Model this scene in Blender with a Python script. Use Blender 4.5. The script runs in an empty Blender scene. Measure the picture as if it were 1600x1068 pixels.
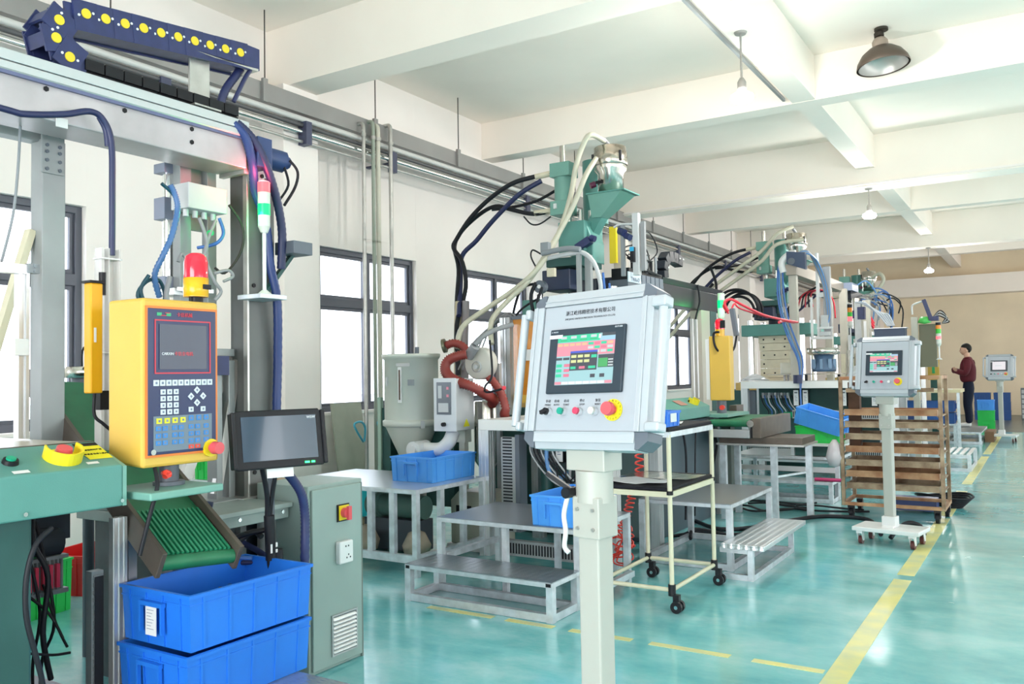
import bpy, bmesh, math, random
from mathutils import Matrix, Vector
random.seed(7)
S = bpy.context.scene
COL = S.collection
R = math.radians
# ------------------------------------------------------------------ camera
cam = bpy.data.objects.new('camera', bpy.data.cameras.new('camera'))
COL.objects.link(cam)
cam.data.sensor_width = 36.0
cam.data.sensor_fit = 'HORIZONTAL'
cam.data.lens = 36.0 * 1329.0 / 1600.0
cam.data.clip_end = 300
cx = Vector((0.846662255665618, 0.5318620223916629, -0.016906033498661675))
cy = Vector((0.034355504872094426, -0.022930578210898042, 0.9991465797709049))
cz = Vector((0.5310204554592894, -0.8465205122856527, -0.03768684337331458))
cam.matrix_world = Matrix(((cx.x, cy.x, cz.x, 0), (cx.y, cy.y, cz.y, 0), (cx.z, cy.z, cz.z, 1.5), (0, 0, 0, 1)))
S.camera = cam
S.view_settings.view_transform = 'Standard'
S.view_settings.look = 'None'
S.view_settings.gamma = 1.0
S.view_settings.use_curve_mapping = False
S.view_settings.exposure = 1.03
try:
    S.cycles.max_bounces = 8; S.cycles.diffuse_bounces = 5; S.cycles.transparent_max_bounces = 16
    S.cycles.sample_clamp_indirect = 6.0
    S.cycles.caustics_reflective = False; S.cycles.caustics_refractive = False
except Exception: pass
# ------------------------------------------------------------------ sky
w = bpy.data.worlds.new('sky'); S.world = w; w.use_nodes = True
nt = w.node_tree; bg = nt.nodes['Background']
bg.inputs[0].default_value = (0.92, 0.95, 1.0, 1); bg.inputs[1].default_value = 3.0
# added fill lights for even brightness, at unseen right windows and open front end
def area(name, loc, rot, sx, sy, power, col=(1, 1, 1), portal=False):
    l = bpy.data.lights.new(name, 'AREA'); l.shape = 'RECTANGLE'; l.size = sx; l.size_y = sy
    l.energy = power; l.color = col
    if portal: l.cycles.is_portal = True
    o = bpy.data.objects.new(name, l); o.location = loc; o.rotation_euler = rot; COL.objects.link(o); return o
area('fill_right_windows', (4.85, 12, 2.1), (0, R(90), 0), 1.9, 34, 170, (1.0, 0.95, 0.91))
area('fill_entrance', (-1.0, -3.7, 1.8), (R(-90), 0, R(180)), 4.6, 3.4, 120, (1.0, 0.95, 0.91))
# ------------------------------------------------------------------ helpers
WM = {}
def wm(o): return WM.get(o.name, Matrix.Identity(4))
class MB:
    def __init__(s, M=None):
        s.v = []; s.f = []; s.m = []; s.M = M or Matrix.Identity(4); s.mats = []; s.cur = 0; s.sm = []; s.smooth = False
    def mat(s, m):
        if m not in s.mats: s.mats.append(m)
        s.cur = s.mats.index(m); return s
    def add(s, vs, fs, smooth=None):
        b = len(s.v); s.v += [tuple(s.M @ Vector(p)) for p in vs]
        for f in fs:
            s.f.append([b + i for i in f]); s.m.append(s.cur); s.sm.append(s.smooth if smooth is None else smooth)
        return s
    NB = 0
    def box(s, x0, x1, y0, y1, z0, z1, c=0.0):
        if x0 > x1: x0, x1 = x1, x0
        if y0 > y1: y0, y1 = y1, y0
        if z0 > z1: z0, z1 = z1, z0
        MB.NB += 1; q_ = .00012 * (MB.NB % 9)      # hair-thin inset so that no two faces coincide
        if min(x1 - x0, y1 - y0, z1 - z0) > .004: x0 += q_; x1 -= q_; y0 += q_; y1 -= q_; z1 -= q_
        V = [(x, y, z) for z in (z0, z1) for y in (y0, y1) for x in (x0, x1)]
        return s.add(V, [(0, 2, 3, 1), (4, 5, 7, 6), (0, 1, 5, 4), (2, 6, 7, 3), (0, 4, 6, 2), (1, 3, 7, 5)], False)
    def bar(s, a, b, w, h=None, up=(0, 0, 1)):
        h = h or w; a = Vector(a); b = Vector(b); d = b - a; L = d.length; d.normalize(); up = Vector(up)
        if abs(d.dot(up)) > .99: up = Vector((0, 1, 0))
        x = d.cross(up).normalized(); y = x.cross(d).normalized()
        V = []
        for p in (a, b):
            for (i, j) in ((-1, -1), (1, -1), (1, 1), (-1, 1)): V.append(p + x * i * w / 2 + y * j * h / 2)
        return s.add(V, [(0, 1, 2, 3)[::1], (7, 6, 5, 4), (0, 4, 5, 1), (1, 5, 6, 2), (2, 6, 7, 3), (3, 7, 4, 0)], False)
    def cyl(s, a, b, r, r2=None, n=16, cap=True):
        r2 = r if r2 is None else r2; a = Vector(a); b = Vector(b); d = (b - a).normalized()
        u = Vector((1, 0, 0)) if abs(d.x) < .9 else Vector((0, 1, 0)); x = d.cross(u).normalized(); y = d.cross(x)
        V = []
        for p, q in ((a, r), (b, r2)):
            for i in range(n):
                t = 2 * math.pi * i / n; V.append(p + x * q * math.cos(t) + y * q * math.sin(t))
        s.add(V, [(i, (i + 1) % n, n + (i + 1) % n, n + i) for i in range(n)], True)
        if cap: s.add(V[:n], [tuple(range(n))[::-1]], False); s.add(V[n:], [tuple(range(n))], False)
        return s
    def lathe(s, prof, o=(0, 0, 0), axis='z', n=24, closed=False):
        V = []
        for (r, h) in prof:
            for i in range(n):
                t = 2 * math.pi * i / n; c, q = r * math.cos(t), r * math.sin(t)
                p = {'z': (c, q, h), 'x': (h, c, q), 'y': (q, h, c)}[axis]; V.append((o[0] + p[0], o[1] + p[1], o[2] + p[2]))
        F = [(k * n + i, k * n + (i + 1) % n, (k + 1) * n + (i + 1) % n, (k + 1) * n + i) for k in range(len(prof) - 1) for i in range(n)]
        return s.add(V, F, True)
    def tube(s, pts, r, n=8, sub=5, ribs=0):
        P = [Vector(p) for p in pts]
        if sub > 1 and len(P) > 2:
            Q = []
            for i in range(len(P) - 1):
                p0 = P[max(i - 1, 0)]; p1 = P[i]; p2 = P[i + 1]; p3 = P[min(i + 2, len(P) - 1)]
                for k in range(sub):
                    t = k / sub
                    Q.append(0.5 * ((2 * p1) + (p2 - p0) * t + (2 * p0 - 5 * p1 + 4 * p2 - p3) * t * t + (3 * p1 - p0 - 3 * p2 + p3) * t ** 3))
            Q.append(P[-1]); P = Q
        V = []; prev = None
        for i, p in enumerate(P):
            d = (P[min(i + 1, len(P) - 1)] - P[max(i - 1, 0)]).normalized()
            if prev is None: u = Vector((0, 0, 1)) if abs(d.z) < .9 else Vector((1, 0, 0)); x = d.cross(u).normalized()
            else:
                x = prev - d * prev.dot(d); x = x.normalized() if x.length > 1e-6 else prev
            prev = x; y = d.cross(x); q = r * (1 + (ribs if i % 2 else -ribs) * .5) if ribs else r
            for k in range(n):
                t = 2 * math.pi * k / n; V.append(p + x * q * math.cos(t) + y * q * math.sin(t))
        N = len(P)
        s.add(V, [(i * n + k, i * n + (k + 1) % n, (i + 1) * n + (k + 1) % n, (i + 1) * n + k) for i in range(N - 1) for k in range(n)], True)
        s.add(V[:n], [tuple(range(n))[::-1]], False); s.add(V[-n:], [tuple(range(n))], False)
        return s
    def prism(s, poly, axis, a, b):
        n = len(poly); V = []
        for h in (a, b):
            for (p, q) in poly: V.append({'x': (h, p, q), 'y': (p, h, q), 'z': (p, q, h)}[axis])
        return s.add(V, [tuple(range(n)), tuple(range(2 * n - 1, n - 1, -1))] + [(i, n + i, n + (i + 1) % n, (i + 1) % n) for i in range(n)], False)
    def disc(s, c, r, n=16, axis='y'):
        V = [{'y': (c[0] + r * math.cos(t), c[1], c[2] + r * math.sin(t)), 'x': (c[0], c[1] + r * math.cos(t), c[2] + r * math.sin(t)), 'z': (c[0] + r * math.cos(t), c[1] + r * math.sin(t), c[2])}[axis] for t in [2 * math.pi * i / n for i in range(n)]]
        return s.add(V, [tuple(range(n))])
    def build(s, name, mat, parent=None, bevel=0.0, local=False):
        me = bpy.data.meshes.new(name)
        if parent is not None and not local:
            I = wm(parent).inverted(); V = [tuple(I @ Vector(p)) for p in s.v]
        else: V = s.v
        me.from_pydata(V, [], s.f); me.validate(); me.update()
        if s.mats:
            for m in s.mats: me.materials.append(m)
            if len(me.polygons) == len(s.m): me.polygons.foreach_set('material_index', s.m)
        else: me.materials.append(mat)
        if len(me.polygons) == len(s.sm): me.polygons.foreach_set('use_smooth', s.sm)
        bm = bmesh.new(); bm.from_mesh(me); bmesh.ops.recalc_face_normals(bm, faces=bm.faces); bm.to_mesh(me); bm.free()
        o = bpy.data.objects.new(name, me); COL.objects.link(o)
        if parent is not None:
            o.parent = parent; WM[o.name] = wm(parent)
        if bevel:
            b = o.modifiers.new('bevel', 'BEVEL'); b.width = bevel; b.segments = 2; b.limit_method = 'ANGLE'; b.angle_limit = R(50)
        return o
def thing(name, label, cat, loc=(0, 0, 0), rz=0.0, group=None, kind=None):
    o = bpy.data.objects.new(name, None); COL.objects.link(o); o.location = loc; o.rotation_euler = (0, 0, rz); o.empty_display_size = .1
    WM[o.name] = Matrix.Translation(loc) @ Matrix.Rotation(rz, 4, 'Z')
    if label: o['label'] = label
    if cat: o['category'] = cat
    if group: o['group'] = group
    if kind: o['kind'] = kind
    return o
def tag(o, label, cat, group=None):
    o['label'] = label; o['category'] = cat
    if group: o['group'] = group
    return o
def lab(o, l): o['label'] = l; return o
def copy_tree(o, parent=None):
    c = o.copy(); COL.objects.link(c)
    if parent is not None: c.parent = parent
    for ch in list(o.children): copy_tree(ch, c)
    return c
def dup(o, label, loc, rz=None, group=None):
    c = copy_tree(o); c.location = loc
    if rz is not None: c.rotation_euler = (0, 0, rz)
    c['label'] = label
    if group: c['group'] = group
    return c
# ------------------------------------------------------------------ materials
MT = {}
KEEPCOL = {'red_lens', 'galvanised_steel', 'aluminium', 'brushed_steel', 'board_grey_green', 'dryer_grey', 'floor_line_yellow', 'bulb_glow', 'concrete_yard', 'chrome', 'stainless_steel', 'console_face', 'console_profile', 'pole_grey_cream', 'bright_aluminium', 'skin', 'weathered_beam_steel'}
def mk(name, col, rough=.5, metal=0.0, noise=0.0, nscale=8.0, bump=0.0, bscale=60.0, emit=0.0, alpha=1.0, coat=0.0, spec=None, trans=0.0, col2=None):
    if name in MT: return MT[name]
    if not emit and not name.endswith('_paint') and name not in KEEPCOL:
        k = .86 if max(col) > 2.2 * min(col) and max(col) > .4 else (.86 if max(col) > .5 else .76 if max(col) > .3 else .62)
        col = tuple(c * k for c in col); col2 = tuple(c * k for c in col2) if col2 else None
        if max(col) < .06 and spec is None: spec = .25
    m = bpy.data.materials.new(name); m.use_nodes = True; nt = m.node_tree; b = nt.nodes['Principled BSDF']
    b.inputs['Base Color'].default_value = (*col, 1); b.inputs['Roughness'].default_value = rough; b.inputs['Metallic'].default_value = metal
    if spec is not None: b.inputs['Specular IOR Level'].default_value = spec
    if coat: b.inputs['Coat Weight'].default_value = coat
    if trans: b.inputs['Transmission Weight'].default_value = trans
    if emit: b.inputs['Base Color'].default_value = (*[c * .2 for c in col], 1)
    if emit: b.inputs['Emission Color'].default_value = (*col, 1); b.inputs['Emission Strength'].default_value = emit
    if alpha < 1: b.inputs['Alpha'].default_value = alpha
    tc = nt.nodes.new('ShaderNodeTexCoord')
    if noise or col2:
        n = nt.nodes.new('ShaderNodeTexNoise'); n.inputs['Scale'].default_value = nscale; n.inputs['Detail'].default_value = 6
        nt.links.new(tc.outputs['Object'], n.inputs['Vector'])
        r = nt.nodes.new('ShaderNodeValToRGB'); nt.links.new(n.outputs['Fac'], r.inputs[0])
        lo = [max(c * (1 - noise), 0) for c in col] if not col2 else col2
        hi = [min(c * (1 + noise * .6), 1) for c in col] if not col2 else col
        r.color_ramp.elements[0].position = .3; r.color_ramp.elements[1].position = .7
        r.color_ramp.elements[0].color = (*lo, 1); r.color_ramp.elements[1].color = (*hi, 1)
        nt.links.new(r.outputs[0], b.inputs['Base Color'])
    if bump:
        n2 = nt.nodes.new('ShaderNodeTexNoise'); n2.inputs['Scale'].default_value = bscale; nt.links.new(tc.outputs['Object'], n2.inputs['Vector'])
        bp = nt.nodes.new('ShaderNodeBump'); bp.inputs['Strength'].default_value = bump; bp.inputs['Distance'].default_value = .004
        nt.links.new(n2.outputs['Fac'], bp.inputs['Height']); nt.links.new(bp.outputs[0], b.inputs['Normal'])
    MT[name] = m; return m
wallpaint = mk('wall_paint', (.92, .86, .82), .8, noise=.035, nscale=1.3, bump=.15, bscale=40)
ceilpaint = mk('ceiling_paint', (.94, .87, .79), .85, noise=.04, nscale=.9)
backpaint = mk('back_wall_paint', (.84, .72, .53), .8, noise=.08, nscale=1.0)
winframe = mk('window_frame_grey', (.16, .17, .21), .45, .3)
alu = mk('aluminium', (.72, .73, .75), .35, .75, noise=.08, nscale=5)
alu_d = mk('aluminium_dull', (.50, .51, .52), .45, .6, noise=.12, nscale=6)
galv = mk('galvanised_steel', (.66, .70, .75), .40, .55, noise=.2, nscale=14)
steel = mk('brushed_steel', (.55, .54, .52), .35, .8, noise=.15, nscale=9)
beam_steel = mk('weathered_beam_steel', (.52, .49, .52), .42, .65, noise=.22, nscale=3)
chrome = mk('chrome', (.82, .82, .82), .14, 1.0)
stain = mk('stainless_steel', (.66, .63, .58), .2, 1.0, noise=.1)
grey_post = mk('grey_painted_post', (.23, .24, .235), .45, .3, noise=.18, nscale=4)
grey_post_l = mk('light_grey_post', (.42, .45, .46), .45, .3, noise=.1, nscale=4)
cab = mk('cabinet_grey_green', (.36, .47, .44), .5, .1, noise=.05, nscale=4, bump=.12, bscale=300)
cab_d = mk('cabinet_edge_dark', (.22, .27, .25), .5)
mgreen = mk('machine_green', (.125, .36, .32), .42, .05, noise=.07, nscale=5, bump=.1, bscale=250)
mgreen_l = mk('machine_green_light', (.22, .47, .40), .42, .05, noise=.07, nscale=5)
dgreen = mk('dark_machine_green', (.035, .14, .13), .5, noise=.2, nscale=3)
belt = mk('belt_green', (.02, .24, .11), .5, noise=.15, nscale=10)
white_p = mk('white_enamel', (.80, .81, .82), .4)
offwhite = mk('off_white_enamel', (.66, .66, .60), .4, noise=.04)
lgrey = mk('light_grey_plastic', (.62, .64, .66), .4)
mgrey = mk('mid_grey_plastic', (.30, .33, .36), .5)
slate = mk('slate_grey_corner', (.17, .20, .25), .45)
black = mk('black_plastic', (.018, .019, .024), .4)
blackhose = mk('black_rubber', (.02, .022, .03), .5)
navyhose = mk('navy_hose', (.025, .035, .13), .42)
bluehose = mk('blue_cable', (.05, .17, .52), .35)
navy = mk('navy_chain', (.035, .05, .18), .45, noise=.2, nscale=20)
yellow = mk('yellow_enamel', (.78, .49, .08), .45, noise=.06, nscale=4, bump=.1, bscale=250)
yellow_b = mk('bright_yellow', (.90, .72, .02), .4)
amber = mk('amber_curtain', (.85, .42, .01), .35)
orange = mk('orange_edge', (.85, .22, .03), .4)
red = mk('red_plastic', (.75, .05, .05), .3)
pinkred = mk('mushroom_red', (.78, .10, .12), .4)
hosered = mk('silicone_hose_red', (.36, .055, .045), .45, noise=.12)
coilred = mk('coil_red', (.85, .06, .04), .3)
bluecrate = mk('blue_crate_plastic', (.02, .20, .80), .38, noise=.06, nscale=6)
bluecrate_l = mk('sky_blue_crate_plastic', (.085, .38, .98), .38, noise=.06, nscale=6)
greencrate = mk('green_crate_plastic', (.02, .62, .10), .4, noise=.06)
redcrate = mk('red_crate_plastic', (.70, .02, .02), .4)
panelnavy = mk('panel_navy', (.02, .04, .15), .3)
screenglass = mk('dead_screen', (.055, .075, .14), .12, coat=.5)
paper = mk('paper', (.82, .82, .84), .6)
paper_y = mk('warning_yellow', (.86, .80, .03), .5)
keywhite = mk('key_white', (.72, .78, .84), .4)
keyblue = mk('key_blue', (.04, .24, .62), .4)
keyyel = mk('key_yellow', (.80, .75, .02), .4)
rust = mk('rusty_steel', (.50, .38, .25), .5, .45, nscale=9, col2=(.20, .115, .065))
rust2 = mk('rust_orange', (.58, .36, .20), .55, .35, nscale=7, col2=(.28, .10, .04))
cream = mk('cream_pipe', (.72, .68, .50), .4)
tealw = mk('translucent_hose', (.62, .60, .48), .35, noise=.1)
ivory = mk('mould_ivory', (.74, .68, .52), .5, noise=.1)
acry = mk('orange_acrylic', (.80, .30, .02), .2, alpha=.75)
brown = mk('brown_steel', (.22, .18, .15), .45, .5, noise=.2)
rubbergrey = mk('grey_hose', (.35, .36, .38), .5)
greenlit = mk('lamp_green_lit', (.0, .62, .16), .3, emit=1.0)
redlit = mk('lamp_red_lit', (.95, .12, .14), .3, emit=1.0)
amberlens = mk('amber_lens', (.95, .30, .02), .3)
whitelens = mk('clear_lens', (.72, .75, .68), .3)
redlens = mk('red_lens', (.95, .01, .04), .12, coat=.6)
skin = mk('skin', (.62, .36, .25), .5)
hair = mk('hair', (.012, .010, .010), .5)
maroon = mk('maroon_cloth', (.16, .006, .02), .8, bump=.3, bscale=60)
navycloth = mk('navy_trousers', (.012, .018, .045), .8)
ledgreen = mk('led_green', (.02, 1, .15), .3, emit=3)
bulbglow = mk('bulb_glow', (1, .99, .96), .3, emit=14)
def glassmat():
    m = bpy.data.materials.new('window_glass'); m.use_nodes = True; nt = m.node_tree; nt.nodes.clear()
    o = nt.nodes.new('ShaderNodeOutputMaterial'); t = nt.nodes.new('ShaderNodeBsdfTransparent'); g = nt.nodes.new('ShaderNodeBsdfGlossy')
    g.inputs['Roughness'].default_value = .03; t.inputs[0].default_value = (.94, .97, 1, 1); x = nt.nodes.new('ShaderNodeMixShader')
    x.inputs[0].default_value = .06; nt.links.new(t.outputs[0], x.inputs[1]); nt.links.new(g.outputs[0], x.inputs[2]); nt.links.new(x.outputs[0], o.inputs[0]); return m
glass = glassmat()
def checker_mat(name, col, rough=.3):
    m = bpy.data.materials.new(name); m.use_nodes = True; nt = m.node_tree; b = nt.nodes['Principled BSDF']
    b.inputs['Base Color'].default_value = (*col, 1); b.inputs['Metallic'].default_value = .85; b.inputs['Roughness'].default_value = rough
    tc = nt.nodes.new('ShaderNodeTexCoord')
    outs = []
    for ang, off in ((45, 0), (-45, .5)):
        mp = nt.nodes.new('ShaderNodeMapping'); mp.inputs['Rotation'].default_value = (0, 0, R(ang)); mp.inputs['Scale'].default_value = (13, 30, 1); mp.inputs['Location'].default_value = (off, off, 0)
        nt.links.new(tc.outputs['Object'], mp.inputs[0])
        v = nt.nodes.new('ShaderNodeTexVoronoi'); v.inputs['Randomness'].default_value = 0.0; v.inputs['Scale'].default_value = 1.0
        nt.links.new(mp.outputs[0], v.inputs['Vector']); mr = nt.nodes.new('ShaderNodeMapRange'); mr.inputs[1].default_value = .2; mr.inputs[2].default_value = .34; mr.inputs[3].default_value = 1; mr.inputs[4].default_value = 0
        nt.links.new(v.outputs['Distance'], mr.inputs[0]); outs.append(mr)
    mx = nt.nodes.new('ShaderNodeMath'); mx.operation = 'MAXIMUM'; nt.links.new(outs[0].outputs[0], mx.inputs[0]); nt.links.new(outs[1].outputs[0], mx.inputs[1])
    bp = nt.nodes.new('ShaderNodeBump'); bp.inputs['Strength'].default_value = .9; bp.inputs['Distance'].default_value = .0045
    nt.links.new(mx.outputs[0], bp.inputs['Height']); nt.links.new(bp.outputs[0], b.inputs['Normal']); return m
checker = checker_mat('checker_plate', (.42, .45, .50)); checker_l = checker_mat('checker_plate_bright', (.66, .69, .72), .33)
def floor_mat():
    m = bpy.data.materials.new('teal_epoxy_floor'); m.use_nodes = True; nt = m.node_tree; b = nt.nodes['Principled BSDF']
    tc = nt.nodes.new('ShaderNodeTexCoord'); n = nt.nodes.new('ShaderNodeTexNoise'); n.inputs['Scale'].default_value = 1.1; n.inputs['Detail'].default_value = 8; n.inputs['Roughness'].default_value = .65
    mp = nt.nodes.new('ShaderNodeMapping'); mp.inputs['Scale'].default_value = (1.0, 1.6, 1); nt.links.new(tc.outputs['Object'], mp.inputs[0]); nt.links.new(mp.outputs[0], n.inputs['Vector'])
    r = nt.nodes.new('ShaderNodeValToRGB'); e = r.color_ramp.elements; e[0].position = .30; e[1].position = .72
    e[0].color = (.075, .38, .42, 1); e[1].color = (.38, .66, .68, 1); k = r.color_ramp.elements.new(.5); k.color = (.17, .52, .54, 1)
    nt.links.new(n.outputs['Fac'], r.inputs[0]); nt.links.new(r.outputs[0], b.inputs['Base Color'])
    n2 = nt.nodes.new('ShaderNodeTexNoise'); n2.inputs['Scale'].default_value = 4; n2.inputs['Detail'].default_value = 6; nt.links.new(tc.outputs['Object'], n2.inputs['Vector'])
    mr = nt.nodes.new('ShaderNodeMapRange'); mr.inputs[3].default_value = .10; mr.inputs[4].default_value = .34; nt.links.new(n2.outputs['Fac'], mr.inputs[0]); nt.links.new(mr.outputs[0], b.inputs['Roughness'])
    b.inputs['IOR'].default_value = 1.5; b.inputs['Coat Weight'].default_value = .5; b.inputs['Coat Roughness'].default_value = .12
    bp = nt.nodes.new('ShaderNodeBump'); bp.inputs['Strength'].default_value = .08; bp.inputs['Distance'].default_value = .01; n3 = nt.nodes.new('ShaderNodeTexNoise'); n3.inputs['Scale'].default_value = 7
    nt.links.new(tc.outputs['Object'], n3.inputs['Vector']); nt.links.new(n3.outputs['Fac'], bp.inputs['Height']); nt.links.new(bp.outputs[0], b.inputs['Normal']); return m
floorm = floor_mat()
# ------------------------------------------------------------------ setting
def struct(name, mb, mat, bevel=0):
    o = mb.build(name, mat, None, bevel); o['kind'] = 'structure'; return o
XW = -6.8; XR = 5.0; Y0, Y1 = -4.0, 30.0; ZC = 5.12
fl = struct('floor', MB().box(XW - .3, XR + .3, Y0, Y1 + .3, -.2, 0), floorm)
linem = mk('floor_line_yellow', (.72, .66, .22), .4, nscale=6, col2=(.50, .55, .32))
for a, b in ((1.0, 6.6), (6.75, 9.45), (9.6, 11.6), (12.3, 16.2), (16.6, 22), (22.4, 27)):
    MB().box(-.97, -.855, a, b, 0, .002).build('floor_line', linem, fl)
for a, b in ((-3.45, -2.95), (-2.85, -2.52), (-2.41, -2.02), (-1.91, -1.46), (-1.34, -.985)):
    MB().box(a, b, 4.40, 4.455, 0, .002).build('floor_dash', linem, fl)
struct('trim_1', MB().box(XW, XR, 22.3, 30, 0, .003), mk('far_floor_grey', (.17, .21, .20), .3, noise=.2, nscale=2))
WIN = [(-1.2, .55), (2.40, 4.13), (6.85, 8.56), (9.66, 11.38), (14.20, 15.90), (17.0, 18.7), (22.0, 23.7)]
ZS, ZT = 1.11, 2.97
mb = MB(); T = .24
y = Y0
for a, b in WIN:
    mb.box(XW - T, XW, y, a, 0, ZC + .2); mb.box(XW - T, XW, a, b, 0, ZS); mb.box(XW - T, XW, a, b, ZT, ZC + .2); y = b
mb.box(XW - T, XW, y, Y1 + .3, 0, ZC + .2)
for a, zz in ((6.03, 4.5), (14.05, 4.33), (22.05, 4.33)): mb.box(XW + .001, XW + .32, a, a + .48, 0, zz - .002)      # pilasters
struct('wall_left', mb, wallpaint)
for i, (a, b) in enumerate(WIN):
    o = thing(f'window_{i+1}', None, None, (XW - .1, a, ZS)); o['kind'] = 'structure'
    x0, x1 = XW - .14, XW - .06; zt = 2.30; ym = (a + b) / 2
    f = MB().box(x0, x1, a, a + .06, ZS, ZT).box(x0, x1, b - .06, b, ZS, ZT).box(x0, x1, a, b, ZS, ZS + .06).box(x0, x1, a, b, ZT - .06, ZT).box(x0, x1, a, b, zt, zt + .1).box(x0, x1, ym - .03, ym + .03, ZS, ZT)
    f.build('window_frame', winframe, o, .004)
    for (p, q, s, t) in ((a + .06, ym - .03, ZS + .06, zt), (ym + .03, b - .06, ZS + .06, zt), (a + .06, ym - .03, zt + .1, ZT - .06), (ym + .03, b - .06, zt + .1, ZT - .06)):
        MB().box(XW - .105, XW - .099, p, q, s, t).build('pane', glass, o)
        MB().box(XW - .12, XW - .085, p, p + .035, s, t).box(XW - .12, XW - .085, q - .035, q, s, t).box(XW - .12, XW - .085, p, q, s, s + .035).box(XW - .12, XW - .085, p, q, t - .035, t).build('sash', winframe, o)
    MB().box(XW - .06, XW + .04, a - .04, b + .04, ZS - .035, ZS).build('window_sill', wallpaint, o, .004)
struct('wall_back', MB().box(XW, XR, Y1, Y1 + .25, 0, ZC + .2), backpaint)
struct('trim_2', MB().box(XW, -4.45, 29.2, 30, 0, 3.72), wallpaint)        # corner column block
struct('trim_3', MB().box(XW, XR, 29.4, 30, 3.72, 4.3), ceilpaint)          # lintel beam over the back wall
# right wall (outside the frame): sill, lintel and piers around a long band of windows
mb = MB().box(XR, XR + .25, Y0, Y1, 0, 1.1).box(XR, XR + .25, Y0, Y1, 3.1, ZC + .2)
for yy in range(-4, 31, 4): mb.box(XR, XR + .25, yy - 1, yy + 1, 1.1, 3.1)
struct('wall_right', mb, wallpaint)
struct('wall_front', MB().box(XW - .25, -3.4, Y0 - .25, Y0, 0, ZC + .2).box(1.4, XR + .25, Y0 - .25, Y0, 0, ZC + .2).box(-3.4, 1.4, Y0 - .25, Y0, 3.6, ZC + .2), wallpaint)
struct('ceiling', MB().box(XW - .25, XR + .25, Y0, Y1 + .25, ZC, ZC + .2), ceilpaint)
n = 4
for (a, b, z) in ((-2.3, -1.9, 4.36), (6.1, 6.5, 4.5), (14.1, 14.5, 4.33), (22.1, 22.5, 4.33), (2.1, 2.35, 4.6), (10.1, 10.38, 4.6), (18.3, 18.58, 4.6), (26.2, 26.5, 4.6)):
    struct(f'trim_{n}', MB().box(XW, XR, a, b, z, ZC), ceilpaint); n += 1
struct(f'trim_{n}', MB().box(-2.41, -2.15, Y0, Y1, 4.605, ZC), ceilpaint); n += 1
struct(f'trim_{n}', MB().box(XW, XR, 14.06, 14.09, 4.35, 4.38).box(XW, XR, 14.51, 14.54, 4.33, 4.36), wallpaint); n += 1   # conduit along beam
struct(f'trim_{n}', MB().box(-2.47, -2.44, 6.6, 9.9, 4.58, 4.62).box(-2.62, -2.59, 4, 6.0, 4.5, 4.54), grey_post_l); n += 1
gnd = MB().box(-60, -7.1, -30, 60, -.3, -.1).build('ground_outside', mk('concrete_yard', (.55, .55, .52), .8, noise=.1)); gnd['kind'] = 'structure'
# ------------------------------------------------------------------ first machine (left foreground)
def bolts(mb, pts, r=.008, d=.006, axis='x'):
    for p in pts:
        q = list(p); i = 'xyz'.index(axis); q[i] += d; mb.cyl(p, q, r, n=6)
    return mb
def text(s, size, M, mat, name='lettering', parent=None, depth=.0006, align='CENTER', local=False):
    cu = bpy.data.curves.new(name, 'FONT'); cu.body = s; cu.size = size; cu.extrude = depth; cu.align_x = align; cu.align_y = 'CENTER'; cu.resolution_u = 2
    tmp = bpy.data.objects.new('tmp', cu); COL.objects.link(tmp)
    bpy.context.view_layer.update()
    me = bpy.data.meshes.new_from_object(tmp.evaluated_get(bpy.context.evaluated_depsgraph_get()))
    bpy.data.objects.remove(tmp); bpy.data.curves.remove(cu)
    if parent is not None and not local: M = wm(parent).inverted() @ M
    me.transform(M); me.materials.clear(); me.materials.append(mat); me.name = name
    o = bpy.data.objects.new(name, me); COL.objects.link(o)
    if parent is not None: o.parent = parent; WM[o.name] = wm(parent)
    return o
def frame_M(origin, right, up):
    r = Vector(right).normalized(); u = Vector(up).normalized(); n = r.cross(u)
    return Matrix(((r.x, u.x, n.x, origin[0]), (r.y, u.y, n.y, origin[1]), (r.z, u.z, n.z, origin[2]), (0, 0, 0, 1)))
blackink = mk('black_print', (.02, .02, .03), .6); redink = mk('red_print', (.9, .08, .12), .5, emit=.3); greenink = mk('green_print', (.05, .45, .2), .5)
whiteink = mk('white_print', (.85, .88, .95), .5); greyink = mk('grey_print', (.25, .28, .4), .6)

# machine body with the sloped operator box
A = thing('injection_machine', 'green injection machine front at far left with sloped operator box and red stop button', 'machine', (-4.0, 1.2, 0))
MB().box(-4.7, -2.98, -.3, 1.62, .06, 1.10).build('body', dgreen, A, .01)
MB().prism([(-3.3, 1.22), (-3.08, 1.27), (-2.90, 1.19), (-2.90, 1.04), (-3.3, 1.02)], 'y', .2, 1.905).build('operator_box', mgreen, A, .006)
MB().prism([(-3.0, 1.225), (-2.9, 1.185), (-2.9, 1.04), (-3.0, 1.04)], 'y', 1.905, 1.92).build('end_cap', mgreen_l, A)
MB().box(-4.5, -3.25, -.3, 1.95, 1.235, 1.262).build('work_table', mk('worn_table_top', (.62, .58, .48), .35, .5, noise=.2, nscale=7), A, .003)
MB().box(-3.27, -3.235, -.3, 2.0, 1.20, 1.262).build('table_edge', brown, A)
n = Vector((.215, 0, .49)).normalized()     # outward normal of the sloped face
def onface(x): return 1.27 - (x + 3.08) * (.08 / .18)
def facept(x, y, d=0): return Vector((x, y, onface(x))) + Vector((.406, 0, .914)) * d
fx, fy = -2.985, 1.725
cup = MB(); P0 = facept(fx, fy); nn = Vector((.406, 0, .914)); ux = Vector((0, 1, 0)); uy = Vector((.914, 0, -.406))
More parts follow.
